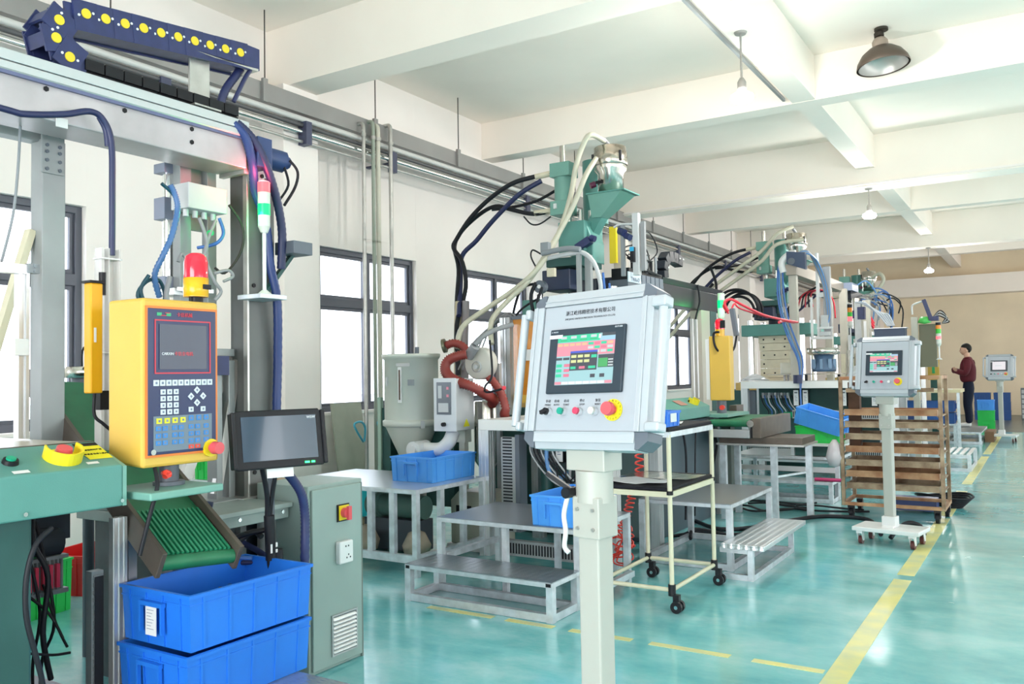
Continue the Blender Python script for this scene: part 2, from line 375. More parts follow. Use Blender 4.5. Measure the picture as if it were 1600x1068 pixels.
def arc_wall(mb, c, r0, r1, h, a0, a1, n=18, hf=None):
    V = []; F = []
    for i in range(n + 1):
        t = a0 + (a1 - a0) * i / n; e = ux * math.cos(t) + uy * math.sin(t); hh = h if hf is None else hf(i / n) * h
        V += [c + e * r0, c + e * r1, c + e * r1 + nn * hh, c + e * r0 + nn * hh]
    for i in range(n):
        b = i * 4
        for k in range(4): F.append((b + k, b + (k + 1) % 4, b + 4 + (k + 1) % 4, b + 4 + k))
    F += [(0, 1, 2, 3), (n * 4, n * 4 + 3, n * 4 + 2, n * 4 + 1)]
    mb.add(V, F, False)
arc_wall(cup, P0, .058, .065, .045, R(-25), R(205)); cup.cyl(P0, P0 + nn * .006, .06, n=20)
cup.build('button_guard', yellow_b, A)
b = MB(); b.cyl(P0, P0 + nn * .02, .018, n=14); b.cyl(P0 + nn * .02, P0 + nn * .042, .03, .026, n=18); b.build('stop_button', pinkred, A)
P1 = facept(-2.985, 1.545); b = MB(); b.mat(black).cyl(P1, P1 + nn * .014, .027, .024, n=18); b.mat(mk('start_green', (.01, .42, .24), .3)).cyl(P1 + nn * .010, P1 + nn * .020, .016, n=16); b.build('start_button', black, A)
def plate_on(mb, x0, x1, y0, y1, d=.0015):
    mb.add([facept(x0, y0, d), facept(x1, y0, d), facept(x1, y1, d), facept(x0, y1, d)], [(0, 1, 2, 3)])
b = MB(); plate_on(b, -2.93, -2.912, 1.52, 1.575); plate_on(b, -2.94, -2.925, 1.785, 1.83); b.build('name_tag', paper, A)
b = MB(); b.mat(paper_y); plate_on(b, -3.05, -2.955, 1.81, 1.902); b.mat(blackink); plate_on(b, -3.072, -3.05, 1.81, 1.902, .0018); b.build('warning_label', paper_y, A)
for k, (xx, s) in enumerate(((-3.02, '机器运转时严禁'), (-2.99, '手或身体伸入其内'))):
    text(s, .0115, frame_M(facept(xx, 1.856, .002), (0, 1, 0), (-.914, 0, .406)), blackink, 'lettering', A)
bolts(MB(), [(-2.9, 1.55, 1.06), (-2.9, 1.9, 1.06)], .008).build('bolt', chrome, A)
MB().tube([(-2.9, 1.64, 1.0), (-2.87, 1.57, .96), (-2.87, 1.54, .86), (-2.87, 1.54, .73), (-2.87, 1.57, .6), (-2.88, 1.6, .49), (-2.9, 1.63, .3)], .009).build('loose_cable', blackhose, A)
# hydraulic cylinder & frame under the operator box; shade is in the cylinder's colour
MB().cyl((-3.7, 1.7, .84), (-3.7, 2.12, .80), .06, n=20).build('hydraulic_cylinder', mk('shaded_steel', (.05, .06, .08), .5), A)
b = MB()
for k in range(26): b.box(-3.68, -3.655, 1.66 + k * .018, 1.668 + k * .018, .60, .74)
b.box(-3.69, -3.65, 1.64, 2.14, .585, .605).box(-3.69, -3.65, 1.64, 2.14, .735, .75); b.build('cable_duct', mgrey, A)
b = MB()
for k in range(8): b.box(-3.64, -3.62, 1.86 + k * .03, 1.875 + k * .03, .62, .72)
b.build('terminal_block', mk('terminal_red', (.75, .05, .12), .4), A)
MB().box(-3.9, -3.3, 1.62, 2.06, .17, .23).box(-3.34, -3.3, 1.62, 2.06, .0, .17).build('base_rail', slate, A, .004)
for k, pts in enumerate([[(-3.5, 1.9, .95), (-3.45, 1.88, .85), (-3.42, 1.92, .72), (-3.42, 1.9, .5), (-3.45, 1.95, .3)], [(-3.5, 1.7, .7), (-3.4, 1.75, .5), (-3.4, 1.9, .42), (-3.4, 2.0, .4)], [(-3.6, 1.75, .66), (-3.5, 1.72, .5), (-3.45, 1.7, .3), (-3.5, 1.75, .12)], [(-3.55, 1.9, .64), (-3.5, 1.97, .55), (-3.45, 2.0, .45)], [(-3.6, 2.0, .65), (-3.5, 2.0, .5), (-3.42, 2.0, .42)]]):
    MB().tube(pts, .006 if k else .011, 6).build('wire', bluehose if k == 2 else blackhose, A)
MB().box(-4.3, -3.74, 1.64, 2.2, .80, 1.0).build('dark_block', mk('shaded_steel', (.05, .06, .08), .5), A)  # added dark box filling the gap, shade put into its colour
for k in range(6): MB().tube([(-3.72, 1.68 + k * .07, .9), (-3.6, 1.7 + k * .06, .78), (-3.55, 1.72 + k * .06, .6 - .05 * (k % 3)), (-3.6, 1.8 + k * .04, .35), (-3.62, 1.85 + k * .03, .22)], .007, 6).build('wire', blackhose if k % 3 else navyhose, A)
# aluminium upright with slotted duct at the box end
U = thing('aluminium_upright', 'short aluminium profile upright with grey slotted cable duct left of the stacked blue crates', 'frame post', (-3.2, 2.08, 0))
b = MB()
for q in (0, .022, .044): b.box(-3.22, -3.18, 2.052 + q, 2.066 + q, 0, .95)
b.box(-3.215, -3.185, 2.05, 2.11, 0, .95); b.build('profile', alu, U)
b = MB().box(-3.29, -3.25, 2.0, 2.05, .05, .74)
for k in range(22): b.box(-3.25, -3.243, 2.004, 2.046, .08 + k * .03, .096 + k * .03)
b.build('slotted_duct', mgrey, U)
MB().mat(blackhose).box(-3.2405, -3.24, 2.006, 2.044, .08, .72).build('duct_slot', blackhose, U)

# yellow control panel on its column
PY = thing('control_panel', 'yellow upright control panel with dark screen, key rows and red stop button', 'control panel', (-2.95, 2.28, 0))
hx = -2.90; yc0, yc1 = 2.105, 2.455
MB().prism([(-3.12, 1.18), (-3.12, 1.815), (hx, 1.815), (hx, 1.165)], 'y', 1.985, 2.335).build('housing', yellow, PY, .012)
FP = frame_M((hx + .001, 2.16, 1.495), (0, 1, 0), (0, 0, 1)) @ Matrix.Scale(1.03, 4)   # local x right(+Y) , y up, z out(+X)
def fbox(mb, x0, x1, y0, y1, d0=0, d1=.003):
    o = mb.M; mb.M = FP @ Matrix.Identity(4); mb.box(x0, x1, y0, y1, d0, d1); mb.M = o; return mb
b = MB(); b.mat(orange); fbox(b, -.160, .160, -.282, .282, 0, .004); b.build('panel_edge', orange, PY)
b = MB(); fbox(b, -.152, .152, -.274, .274, 0, .007); b.build('keypad_plate', panelnavy, PY, .002)
def outline(mb, x0, x1, y0, y1, t, d0, d1):
    for q in ((x0, x1, y0, y0 + t), (x0, x1, y1 - t, y1), (x0, x0 + t, y0 + t, y1 - t), (x1 - t, x1, y0 + t, y1 - t)): fbox(mb, *q, d0, d1)
b = MB(); b.mat(redink); outline(b, -.125, .125, .028, .232, .005, .0075, .0085); b.mat(screenglass); fbox(b, -.105, .105, .045, .215, .0075, .009); b.build('screen', redink, PY)
text('卡信全电机', .017, FP @ Matrix.Translation((.0, .103, .0095)), redink, 'lettering', PY)
text('CARXIN', .014, FP @ Matrix.Translation((-.07, .103, .0095)), whiteink, 'lettering', PY)
text('卡信机械', .018, FP @ Matrix.Translation((.005, .252, .0085)), redink, 'lettering', PY)
b = MB(); b.mat(greenink); fbox(b, -.115, -.095, .246, .258, .0075, .0085); fbox(b, -.075, -.055, .246, .258, .0075, .0085); b.mat(redink); fbox(b, -.098, -.075, .246, .249, .0075, .0088); fbox(b, -.08, -.06, .256, .259, .0075, .0088); b.build('emblem', greenink, PY)
def keys(mb, xs, ys, w, h, mat):
    for y in ys:
        for x in xs: mb.mat(mat); fbox(mb, x - w / 2, x + w / 2, y - h / 2, y + h / 2, .007, .010)
key = None
def add_keys(name, xs, ys, w, h, mat, rot=False):
    for y in ys:
        for x in xs:
            b = MB(); o = FP @ Matrix.Translation((x, y, 0)) @ (Matrix.Rotation(R(45), 4, 'Z') if rot else Matrix.Identity(4))
            b.M = o; b.mat(mat); b.box(-w / 2, w / 2, -h / 2, h / 2, .007, .0105)
            b.mat(greyink); b.box(-w * .2, w * .2, -h * .22, h * .22, .0105, .0109); b.build(name, mat, PY)
add_keys('key', [-.119 + i * .0265 for i in range(10)], [-.006], .022, .022, keywhite)
add_keys('key', [-.090, -.062, -.034], [-.040, -.065, -.090, -.115], .02, .019, keywhite)
add_keys('key', [.06], [-.036, -.085], .02, .02, keywhite, True); add_keys('key', [.033, .088], [-.060], .02, .02, keywhite, True)
add_keys('key', [.033, .088], [-.110], .02, .019, keywhite)
b = MB(); fbox(b, -.130, .130, -.262, -.130, .007, .0078); b.build('key_field', mk('key_field_grey', (.20, .26, .33), .4), PY)
add_keys('key', [-.107, -.073, -.039, -.004], [-.148], .022, .020, keyyel)
add_keys('key', [.033, .068, .102], [-.143], .02, .02, keyblue)
add_keys('key', [-.110, -.082, -.04, -.012, .033, .062, .102], [-.176, -.203, -.230][:3], .021, .017, keyblue)
add_keys('key', [.033, .062], [-.253], .021, .014, mk('key_red', (.9, .06, .02), .4))
E1 = FP @ Vector((.125, -.235 - .03, .0)); ex = Vector((1, 0, 0))
b = MB(); b.mat(yellow_b).cyl(E1, E1 + ex * .012, .036, n=24).mat(pinkred).cyl(E1 + ex * .012, E1 + ex * .03, .016, n=14).cyl(E1 + ex * .03, E1 + ex * .062, .026, .024, n=20); b.build('stop_button', pinkred, PY)
K1 = FP @ Vector((-.132, -.262, .006)); MB().cyl(K1, K1 + ex * .006, .011, n=14).build('key_switch', chrome, PY)
MB().cyl((-2.97, 2.15, 1.085), (-2.97, 2.15, 1.18), .038, n=18).cyl((-2.97, 2.15, 1.085), (-2.97, 2.15, 1.10), .06, n=18).build('column', slate, PY)
b = MB().cyl((-2.95, 2.11, 1.135), (-2.90, 2.09, 1.135), .01, n=8)
for k in range(5):
    t = 2 * math.pi * k / 5; b.cyl((-2.90, 2.09, 1.135), (-2.895, 2.09 + .015 * math.cos(t), 1.135 + .015 * math.sin(t)), .011, n=8)
b.build('clamp_knob', coilred, PY)
MB().box(-3.12, -2.80, 1.95, 2.28, 1.055, 1.085).build('bracket_plate', mgreen_l, PY, .006)
MB().tube([(-2.92, 2.05, 1.17), (-2.86, 2.02, 1.10), (-2.86, 1.99, 1.0), (-2.88, 1.96, .85)], .008).build('cable', blackhose, PY)
# beacon on top
BC = thing('beacon_lamp', 'red dome warning beacon with yellow base on top of the yellow control panel', 'warning light', (-2.97, 2.28, 1.818))
b = MB().lathe([(.046, .022), (.05, .026), (.05, .10), (.046, .10)], (-2.97, 2.28, 1.818), n=28).cyl((-2.97, 2.28, 1.84), (-2.97, 2.28, 1.918), .0495, n=28); b.build('base', mk('beacon_amber', (.9, .48, .01), .25), BC)
b = MB().lathe([(.048, .10), (.048, .165), (.042, .19), (.026, .203), (0, .206)], (-2.97, 2.28, 1.818), n=28); b.build('dome', redlens, BC)
MB().cyl((-2.97, 2.255, 1.818), (-2.97, 2.255, 1.842), .008, n=8).cyl((-2.97, 2.305, 1.818), (-2.97, 2.305, 1.842), .008, n=8).cyl((-2.97, 2.28, 1.818), (-2.97, 2.28, 1.842), .025, n=12).build('foot', black, BC)
MB().box(-2.925, -2.918, 2.275, 2.315, 1.87, 1.89).build('rating_label', black, BC)
# light curtain + clear guard left of the panel
LC = thing('light_curtain', 'amber light curtain bar beside the yellow control panel', 'safety sensor', (-3.33, 2.05, 1.25))
MB().box(-3.36, -3.31, 2.03, 2.085, 1.45, 1.905).build('housing', amber, LC, .006)
MB().box(-3.37, -3.305, 2.025, 2.09, 1.905, 1.915).cyl((-3.34, 2.1, 1.86), (-3.34, 2.1, 1.955), .014, n=10).box(-3.37, -3.33, 2.085, 2.125, 1.38, 1.46).build('end_cap', black, LC)
MB().tube([(-3.33, 2.06, 1.45), (-3.33, 2.06, 1.36), (-3.31, 2.09, 1.32), (-3.3, 2.13, 1.27), (-3.3, 2.15, 1.15)], .007).build('cable', blackhose, LC)
MB().box(-3.312, -3.309, 2.045, 2.055, 1.66, 1.72).build('label', paper, LC)
GP = thing('guard_channel', 'pale clear plastic cable channel rising behind the amber light curtain', 'cable channel', (-3.45, 2.2, 1.1))
clear = mk('clear_acrylic', (.80, .79, .77), .12, alpha=.55)
MB().box(-3.50, -3.45, 2.165, 2.18, 1.2, 2.08).box(-3.50, -3.45, 2.20, 2.206, 1.2, 2.08).box(-3.50, -3.45, 2.25, 2.256, 1.2, 2.08).box(-3.5, -3.497, 2.165, 2.25, 1.2, 2.08).build('channel', clear, GP)
MB().box(-3.505, -3.445, 2.16, 2.26, 2.03, 2.036).box(-3.505, -3.445, 2.16, 2.26, 1.62, 1.626).build('clip', white_p, GP)

# tapering metal conveyor with green belt under the panel
CV = thing('belt_conveyor', 'green cleated belt conveyor sloping down under the yellow control panel', 'conveyor', (-3.3, 2.3, .7))
p0 = Vector((-4.3, 2.50, 1.50)); p1 = Vector((-2.93, 2.25, .80)); d = (p1 - p0).normalized(); side = Vector((0, 1, 0)); side = (side - d * side.dot(d)).normalized(); up = side.cross(d) * -1
if up.z < 0: up = -up
hw = .155
def cvp(t, s, h): return p0.lerp(p1, t) + side * s + up * h
MB().add([cvp(0, -hw, 0), cvp(1, -hw, 0), cvp(1, hw, 0), cvp(0, hw, 0), cvp(0, -hw, -.04), cvp(1, -hw, -.04), cvp(1, hw, -.04), cvp(0, hw, -.04)], [(0, 1, 2, 3), (4, 7, 6, 5), (0, 4, 5, 1), (1, 5, 6, 2), (2, 6, 7, 3), (3, 7, 4, 0)]).build('belt', belt, CV)
b = MB()
for k in range(15):
    s = -hw + .012 + k * (2 * hw - .024) / 14; b.bar(cvp(.80, s, .006), cvp(1.0, s, .006), .009, .014, up)
b.build('cleat', mk('belt_cleat_green', (.03, .33, .17), .45), CV)
for s in (-1, 1):
    b = MB().bar(cvp(-.02, s * (hw + .012), -.01), cvp(1.03, s * (hw + .012), -.01), .02, .11, up); b.build('side_rail', brown, CV, .002)
MB().cyl(cvp(1.01, -hw, -.02), cvp(1.01, hw, -.02), .03, n=14).build('roller', belt, CV)
MB().box(-3.3, -3.25, 2.16, 2.2, 0, .86).box(-3.3, -3.25, 2.33, 2.37, 0, .86).build('leg', alu_d, CV)

# frame ledge and rear rails behind conveyor
LG = thing('machine_bed', 'grey steel machine bed ledge with cables behind the small monitor', 'machine bed', (-3.6, 2.9, 0))
MB().box(-4.3, -3.30, 2.56, 3.09, .79, .845).box(-4.3, -3.27, 2.56, 3.09, .845, .87).box(-4.3, -3.57, 3.091, 3.58, .79, .87).build('ledge', mk('bed_grey_green', (.38, .45, .43), .45, .2, noise=.1), LG, .004)
MB().box(-4.2, -3.6, 2.6, 3.5, .0, .79).build('body', mk('bed_dark', (.12, .14, .16), .5, noise=.3), LG)
MB().box(-3.60, -3.56, 3.0, 3.04, .05, .79).box(-3.60, -3.56, 3.2, 3.24, .05, .79).cyl((-3.45, 3.08, .1), (-3.45, 3.08, .78), .05, n=16).build('pipe', alu_d, LG)
MB().box(-3.62, -3.40, 2.62, 2.78, .52, .74).build('valve_block', ivory, LG, .01)
MB().box(-3.56, -3.38, 2.50, 2.58, .60, .68).build('solenoid', mgrey, LG, .01)
bolts(MB(), [(-3.27, 3.02, .83), (-3.27, 2.75, .83)], .01).build('bolt', chrome, LG)
for pts, m_, r_ in (([(-3.4, 2.5, .80), (-3.2, 2.52, .74), (-3.15, 2.6, .745), (-3.1, 2.68, .80), (-3.05, 2.69, .78)], blackhose, .014), ([(-3.4, 2.48, .83), (-3.2, 2.55, .735), (-3.12, 2.63, .79), (-3.04, 2.7, .81)], blackhose, .012),
                    ([(-3.5, 2.5, .72), (-3.3, 2.55, .70), (-3.1, 2.68, .68)], bluehose, .01), ([(-3.5, 2.5, .66), (-3.3, 2.6, .65), (-3.1, 2.7, .66)], navyhose, .012), ([(-3.5, 2.9, .7), (-3.3, 2.95, .6), (-3.3, 2.8, .5), (-3.35, 2.7, .4)], navyhose, .016),
                    ([(-3.4, 2.62, .72), (-3.28, 2.62, .68), (-3.25, 2.6, .6), (-3.3, 2.62, .45)], blackhose, .009), ([(-3.5, 2.5, .9), (-3.45, 2.6, .89), (-3.5, 2.68, .90), (-3.45, 2.74, .885)], navyhose, .02)):
    MB().tube(pts, r_).build('cable', m_, LG)
# small panel PC on cable trunk
MO = thing('panel_monitor', 'small black panel monitor with blue-grey screen in front of the grey column', 'monitor', (-2.87, 2.66, 0))
CP = Vector((-2.80, 2.575, 1.24)); yw = R(70); tl = R(7)
r_ = Vector((math.cos(yw), math.sin(yw), 0)); nv = Vector((math.sin(yw), -math.cos(yw), 0)); u_ = Vector((0, 0, 1)) * math.cos(tl) - nv * math.sin(tl); u_ = (u_ + r_ * -.02).normalized()
FM = frame_M(CP, r_, u_)
b = MB(FM); b.prism([(-.205, -.105), (-.195, -.125), (.195, -.125), (.205, -.105), (.205, .105), (.185, .125), (-.185, .125), (-.205, .105)], 'z', -.03, 0); b.build('housing', black, MO, .006)
MB(FM).box(-.168, .168, -.09, .098, 0, .004).build('screen', mk('monitor_glass', (.05, .09, .14), .15, coat=.3), MO)
for sx in (-1, 1):
    MB(FM).box(sx * .192, sx * .212, -.12, .12, -.035, .012).build('corner_bumper', black, MO, .006)
text('WSW', .016, FM @ Matrix.Translation((.145, .087, .0055)), whiteink, 'lettering', MO)
MB(FM).box(.105, .125, -.112, -.104, 0, .004).box(.135, .15, -.112, -.104, 0, .004).build('status_light', ledgreen, MO)
MB(FM).box(-.06, .06, -.165, -.12, -.028, -.022).build('mount_plate', white_p, MO)
MB().tube([(-2.95, 2.60, 1.13), (-2.98, 2.66, .98), (-3.0, 2.68, .87), (-3.0, 2.69, .69), (-3.02, 2.72, .45)], .011).tube([(-2.93, 2.68, 1.13), (-2.98, 2.69, .98), (-3.0, 2.69, .85)], .009).tube([(-3.0, 2.73, 1.06), (-3.0, 2.70, .92), (-3.0, 2.69, .8)], .010).build('cable', blackhose, MO)
MB().cyl((-3.0, 2.69, .88), (-3.0, 2.70, .68), .024, n=12).cyl((-3.0, 2.73, .72), (-3.0, 2.76, .42), .03, n=12).build('cable_sleeve', blackhose, MO)
MB().box(-2.975, -2.973, 2.675, 2.685, .715, .755).box(-2.97, -2.968, 2.70, 2.71, .74, .76).box(-2.97, -2.968, 2.70, 2.71, .715, .73).build('cable_label', white_p, MO)
MB().tube([(-2.93, 2.70, 1.10), (-2.95, 2.78, 1.04), (-2.95, 2.84, .96), (-2.96, 2.87, .86), (-2.96, 2.87, .72), (-2.97, 2.87, .45)], .021, n=12, sub=14, ribs=.12).build('flexible_conduit', navy, MO)
MB().cyl((-3.02, 2.72, .0), (-3.02, 2.72, 1.1), .016, n=10).box(-3.1, -2.9, 2.65, 2.8, 0, .012).bar((-3.02, 2.72, 1.1), (-2.82, 2.63, 1.2), .02).build('stand_pole', slate, MO)
# grey electrical cabinet
EC = thing('electrical_cabinet', 'grey-green steel electrical cabinet with red rotary switch, socket and louvre vent', 'cabinet', (-3.4, 3.28, 0))
MB().box(-3.55, -3.175, 3.10, 3.50, .0, .95).build('body', cab, EC, .005)
MB().box(-3.174, -3.158, 3.115, 3.475, .02, .93).build('door', cab, EC, .004)
MB().box(-3.18, -3.166, 3.478, 3.492, .0, .93).build('door_edge', cab_d, EC)
b = MB(); b.mat(black).box(-3.158, -3.150, 3.285, 3.375, .745, .835).mat(yellow_b).box(-3.150, -3.147, 3.295, 3.368, .752, .828).mat(pinkred).cyl((-3.147, 3.33, .79), (-3.12, 3.33, .79), .026, n=16).box(-3.122, -3.105, 3.322, 3.345, .755, .825); b.build('main_switch', black, EC)
b = MB().box(-3.158, -3.125, 3.275, 3.375, .53, .645); b.build('socket', white_p, EC, .006)
b = MB()
for (yy, zz) in ((3.315, .615), (3.335, .615), (3.335, .57), (3.322, .555), (3.348, .555)): b.box(-3.125, -3.1235, yy, yy + .006, zz, zz + .008)
b.build('socket_hole', blackink, EC)
b = MB(); b.box(-3.158, -3.15, 3.24, 3.43, .065, .075).box(-3.158, -3.15, 3.24, 3.43, .265, .275).box(-3.158, -3.15, 3.24, 3.25, .065, .275).box(-3.158, -3.15, 3.42, 3.43, .065, .275); b.build('vent_frame', alu_d, EC)
MB().box(-3.158, -3.157, 3.25, 3.42, .075, .265).build('vent_back', black, EC)
for k in range(9):
    z = .083 + k * .0205; MB().prism([(-3.157, z + .006), (-3.147, z - .004), (-3.147, z), (-3.157, z + .012)], 'y', 3.25, 3.42).build('vent_slat', alu, EC)
# floor plate platform under the crates
PL = thing('step_platform', 'dark checker plate platform carrying the stacked blue crates at lower left', 'platform', (-2.9, 2.1, 0))
MB().box(-3.16, -2.45, 1.66, 2.62, .222, .25).build('tread', checker, PL, .002)
b = MB()
for x in (-3.1, -2.49):
    for y in (1.70, 2.58): b.box(x - .02, x + .02, y - .02, y + .02, 0, .222)
b.box(-3.12, -2.47, 2.56, 2.60, .18, .222).box(-2.51, -2.47, 1.68, 2.6, .18, .222); b.build('frame', galv, PL)
# ---- crates
def crate_mesh(L, W, H, mat, name, label, cat='crate', loc=(0, 0, 0), rz=0, ribs=(6, 4), group=None):
    """long side along local y, centre at origin, bottom z=0"""
    t = thing(name, label, cat, loc, rz, group)
    b = MB(); tp = .965; w = .008; hl, hw_ = L / 2, W / 2
    def ring(k, z, o=0): return [(-hw_ * k - o, -hl * k - o, z), (hw_ * k + o, -hl * k - o, z), (hw_ * k + o, hl * k + o, z), (-hw_ * k - o, hl * k + o, z)]
    V = ring(tp, 0) + ring(1, H) + ring(1, H, -w) + ring(tp, w, -w)
    F = [(0, 3, 2, 1)] + [(i, (i + 1) % 4, 4 + (i + 1) % 4, 4 + i) for i in range(4)] + [(4 + i, 4 + (i + 1) % 4, 8 + (i + 1) % 4, 8 + i) for i in range(4)] + [(8 + i, 8 + (i + 1) % 4, 12 + (i + 1) % 4, 12 + i) for i in range(4)] + [(12, 13, 14, 15)]
    b.add(V, F)
    b.build('shell', mat, t, local=True)
    b = MB(); o = .006
    for z0, z1, e in ((H - .014, H, .008), (H * .80, H * .80 + .006, .004)):
        k = tp + (1 - tp) * z0 / H
        b.box(-hw_ * k - e, hw_ * k + e, -hl * k - e, -hl * k + .001, z0, z1).box(-hw_ * k - e, hw_ * k + e, hl * k - .001, hl * k + e, z0, z1)
        b.box(-hw_ * k - e, -hw_ * k + .001, -hl * k, hl * k, z0, z1).box(hw_ * k - .001, hw_ * k + e, -hl * k, hl * k, z0, z1)
    b.build('rim', mat, t, local=True)
    b = MB()
    for sx in (-1, 1):
        for k in range(ribs[0]):
            y = -hl + L * (k + .5) / ribs[0]; b.bar((sx * (hw_ * tp + .002), y * tp, .004), (sx * (hw_ + .001), y, H - .01), .005, .010)
        for k in range(ribs[1]):
            x = -hw_ + W * (k + .5) / ribs[1]; b.bar((x * tp, sx * (hl * tp + .002), .004), (x, sx * (hl + .001), H - .01), .005, .010)
    b.build('rib', mat, t, local=True)
    b = MB()
    for s in (-1, 1):
        y = s * (hl + .012); b.box(-.07, .07, y - .010, y + .010, H * .72, H * .80).box(-.07, -.06, y - .010, y + .006, H * .25, H * .75).box(.06, .07, y - .010, y + .006, H * .25, H * .75)
    b.build('handle', mat, t, local=True)
    return t
c1 = crate_mesh(.62, .42, .215, bluecrate, 'plastic_crate', 'blue crate with a white label, top of the foreground stack', loc=(-2.955, 2.385, .475), ribs=(5, 4))
b = MB().box(-.03, .035, -.329, -.3265, .045, .165); b.build('paper_label', paper, c1, local=True)
b = MB()
for k in range(7): b.box(-.022, .02 - (k % 3) * .008, -.3295, -.329, .14 - k * .012, .142 - k * .012)
b.build('label_print', greyink, c1, local=True)
crate_mesh(.62, .42, .215, bluecrate, 'plastic_crate', 'blue crate under the labelled crate, standing on the dark checker plate', loc=(-2.95, 2.37, .2505), ribs=(5, 4))
random.seed(3)
pt = MB()
for k in range(40):
    x, y = random.uniform(-3.1, -2.82), random.uniform(2.2, 2.6); pt.bar((x, y, .56 + random.random() * .03), (x + random.uniform(-.03, .03), y + random.uniform(-.03, .03), .57 + random.random() * .03), .014)
tg = pt.build('metal_parts', stain); tg['kind'] = 'stuff'; tag(tg, 'loose small metal parts lying in the top foreground crate', 'parts')
# ------------------------------------------------------------------ gantry robot over the first machine
G = thing('gantry_robot', 'weathered steel gantry beam with navy cable chain over the foreground machine', 'gantry robot', (-3.6, 1.5, 0))
MB().box(-3.75, -3.52, -.5, 3.02, 2.60, 2.80).build('beam', beam_steel, G, .006)
MB().prism([(-3.52, 2.80), (-3.50, 2.795), (-3.50, 2.765), (-3.52, 2.745)], 'y', -.5, 3.02).box(-3.7, -3.50, -.5, 3.02, 2.8, 2.845).build('rail', mk('rail_pale', (.62, .66, .68), .4, .5), G, .003)
MB().box(-3.519, -3.505, -.5, 3.0, 2.745, 2.775).build('rack_strip', mk('rack_blue_grey', (.18, .20, .36), .4, .4), G)
bolts(MB(), [(-3.52, 1.6 + k * .36, 2.73) for k in range(5)] + [(-3.52, 2.68, 2.665)], .012, .004).build('bolt', black, G)
bolts(MB(), [(-3.505, 2.80 + k * .05, 2.79 - (k % 2) * .02) for k in range(4)], .006, .004).build('small_bolt', chrome, G)
MB().box(-3.74, -3.54, 3.02, 3.05, 2.58, 2.83).build('end_plate', steel, G)
MB().box(-3.73, -3.56, 2.1, 3.0, 2.845, 2.875).build('chain_trough', black, G)
# cable chain
link = MB(); link.mat(navy); link.box(-.075, .075, -.048, .048, -.06, -.048).box(-.075, .075, -.03, .03, .048, .06).box(-.078, -.066, -.056, .056, -.068, .068).box(.066, .078, -.056, .056, -.068, .068).box(.055, .066, -.09, -.02, -.05, .05).box(-.066, -.055, -.09, -.02, -.05, .05)
for sx in (1,):
    link.mat(mk('chain_yellow', (.85, .65, .03), .4)); link.cyl((.076, 0, .012), (.083, 0, .012), .022, n=14)
    link.mat(white_p); link.cyl((.076, .034, .02), (.081, .034, .02), .006, n=8).cyl((.076, -.034, .0), (.081, -.034, .0), .006, n=8)
path = []
for k in range(10): path.append((3.0 - k * .0945, 3.205 - k * .0105, R(6.2)))
cyc, czc, rr = 2.13, 3.0, .105
for a in (150, 195, 242): path.append((cyc + (rr) * math.cos(R(a)), czc + (rr) * math.sin(R(a)) * .9, R(a - 90)))
l0 = None
for k, (y, z, a) in enumerate(path):
    if l0 is None:
        l0 = MB(); l0 = link.build('chain_link', navy, G, local=True)
        o = l0
    else: o = l0.copy(); COL.objects.link(o)
    o.location = (-3.62 + 3.6, y - 1.5, z); o.rotation_euler = (a, 0, 0); o.scale = (1 - .02 * (k % 3), 1, 1)
for k in range(9): MB().box(-3.70, -3.545, 2.15 + k * .094, 2.238 + k * .094, 2.876, 2.925).build('chain_link', black, G)
MB().box(-3.69, -3.54, 3.02, 3.13, 3.155, 3.275).build('chain_end', navy, G, .004)
MB().box(-3.6, -3.52, 2.70, 2.86, 2.86, 2.87).box(-3.60, -3.585, 2.72, 2.84, 2.86, 3.16).prism([(2.72, 3.14), (2.84, 3.14), (3.12, 3.165), (3.12, 3.15)], 'x', -3.66, -3.54).build('chain_bracket', steel, G, .002)
MB().tube([(-3.6, 3.05, 3.16), (-3.58, 3.0, 3.1), (-3.58, 2.93, 3.0), (-3.6, 2.9, 2.88)], .022, n=10, sub=12, ribs=.1).tube([(-3.56, 3.08, 3.15), (-3.55, 3.03, 3.08), (-3.56, 2.97, 2.95)], .012).build('conduit', navyhose, G)
# hoses over beam end
for dx, pts in ((0, [(-3.52, 2.93, 2.82), (-3.50, 3.0, 2.75), (-3.52, 3.06, 2.62), (-3.56, 3.11, 2.5), (-3.57, 3.19, 2.35), (-3.57, 3.22, 2.12), (-3.54, 3.24, 1.92), (-3.56, 3.26, 1.6), (-3.56, 3.25, 1.3), (-3.56, 3.26, 1.0)]), (1, [(-3.52, 2.95, 2.83), (-3.5, 3.04, 2.76), (-3.49, 3.12, 2.64), (-3.5, 3.2, 2.48), (-3.52, 3.26, 2.3), (-3.55, 3.28, 2.1)])):
    MB().tube(pts, .024, n=10, sub=14, ribs=.08).build('conduit', mk('conduit_blue', (.03, .07, .28), .4) if dx == 0 else navyhose, G)
MB().box(-3.60, -3.48, 3.06, 3.16, 2.62, 2.78).cyl((-3.56, 3.16, 2.70), (-3.56, 3.30, 2.70), .062, n=8).cyl((-3.56, 3.30, 2.70), (-3.56, 3.34, 2.70), .035, n=10).build('servo_motor', mk('servo_blue', (.04, .08, .25), .4), G, .004)
MB().tube([(-3.5, 3.30, 2.70), (-3.48, 3.34, 2.64), (-3.48, 3.32, 2.55), (-3.49, 3.25, 2.44)], .008).tube([(-3.52, 3.28, 2.66), (-3.5, 3.29, 2.56), (-3.5, 3.22, 2.46)], .007).build('motor_cable', blackhose, G)
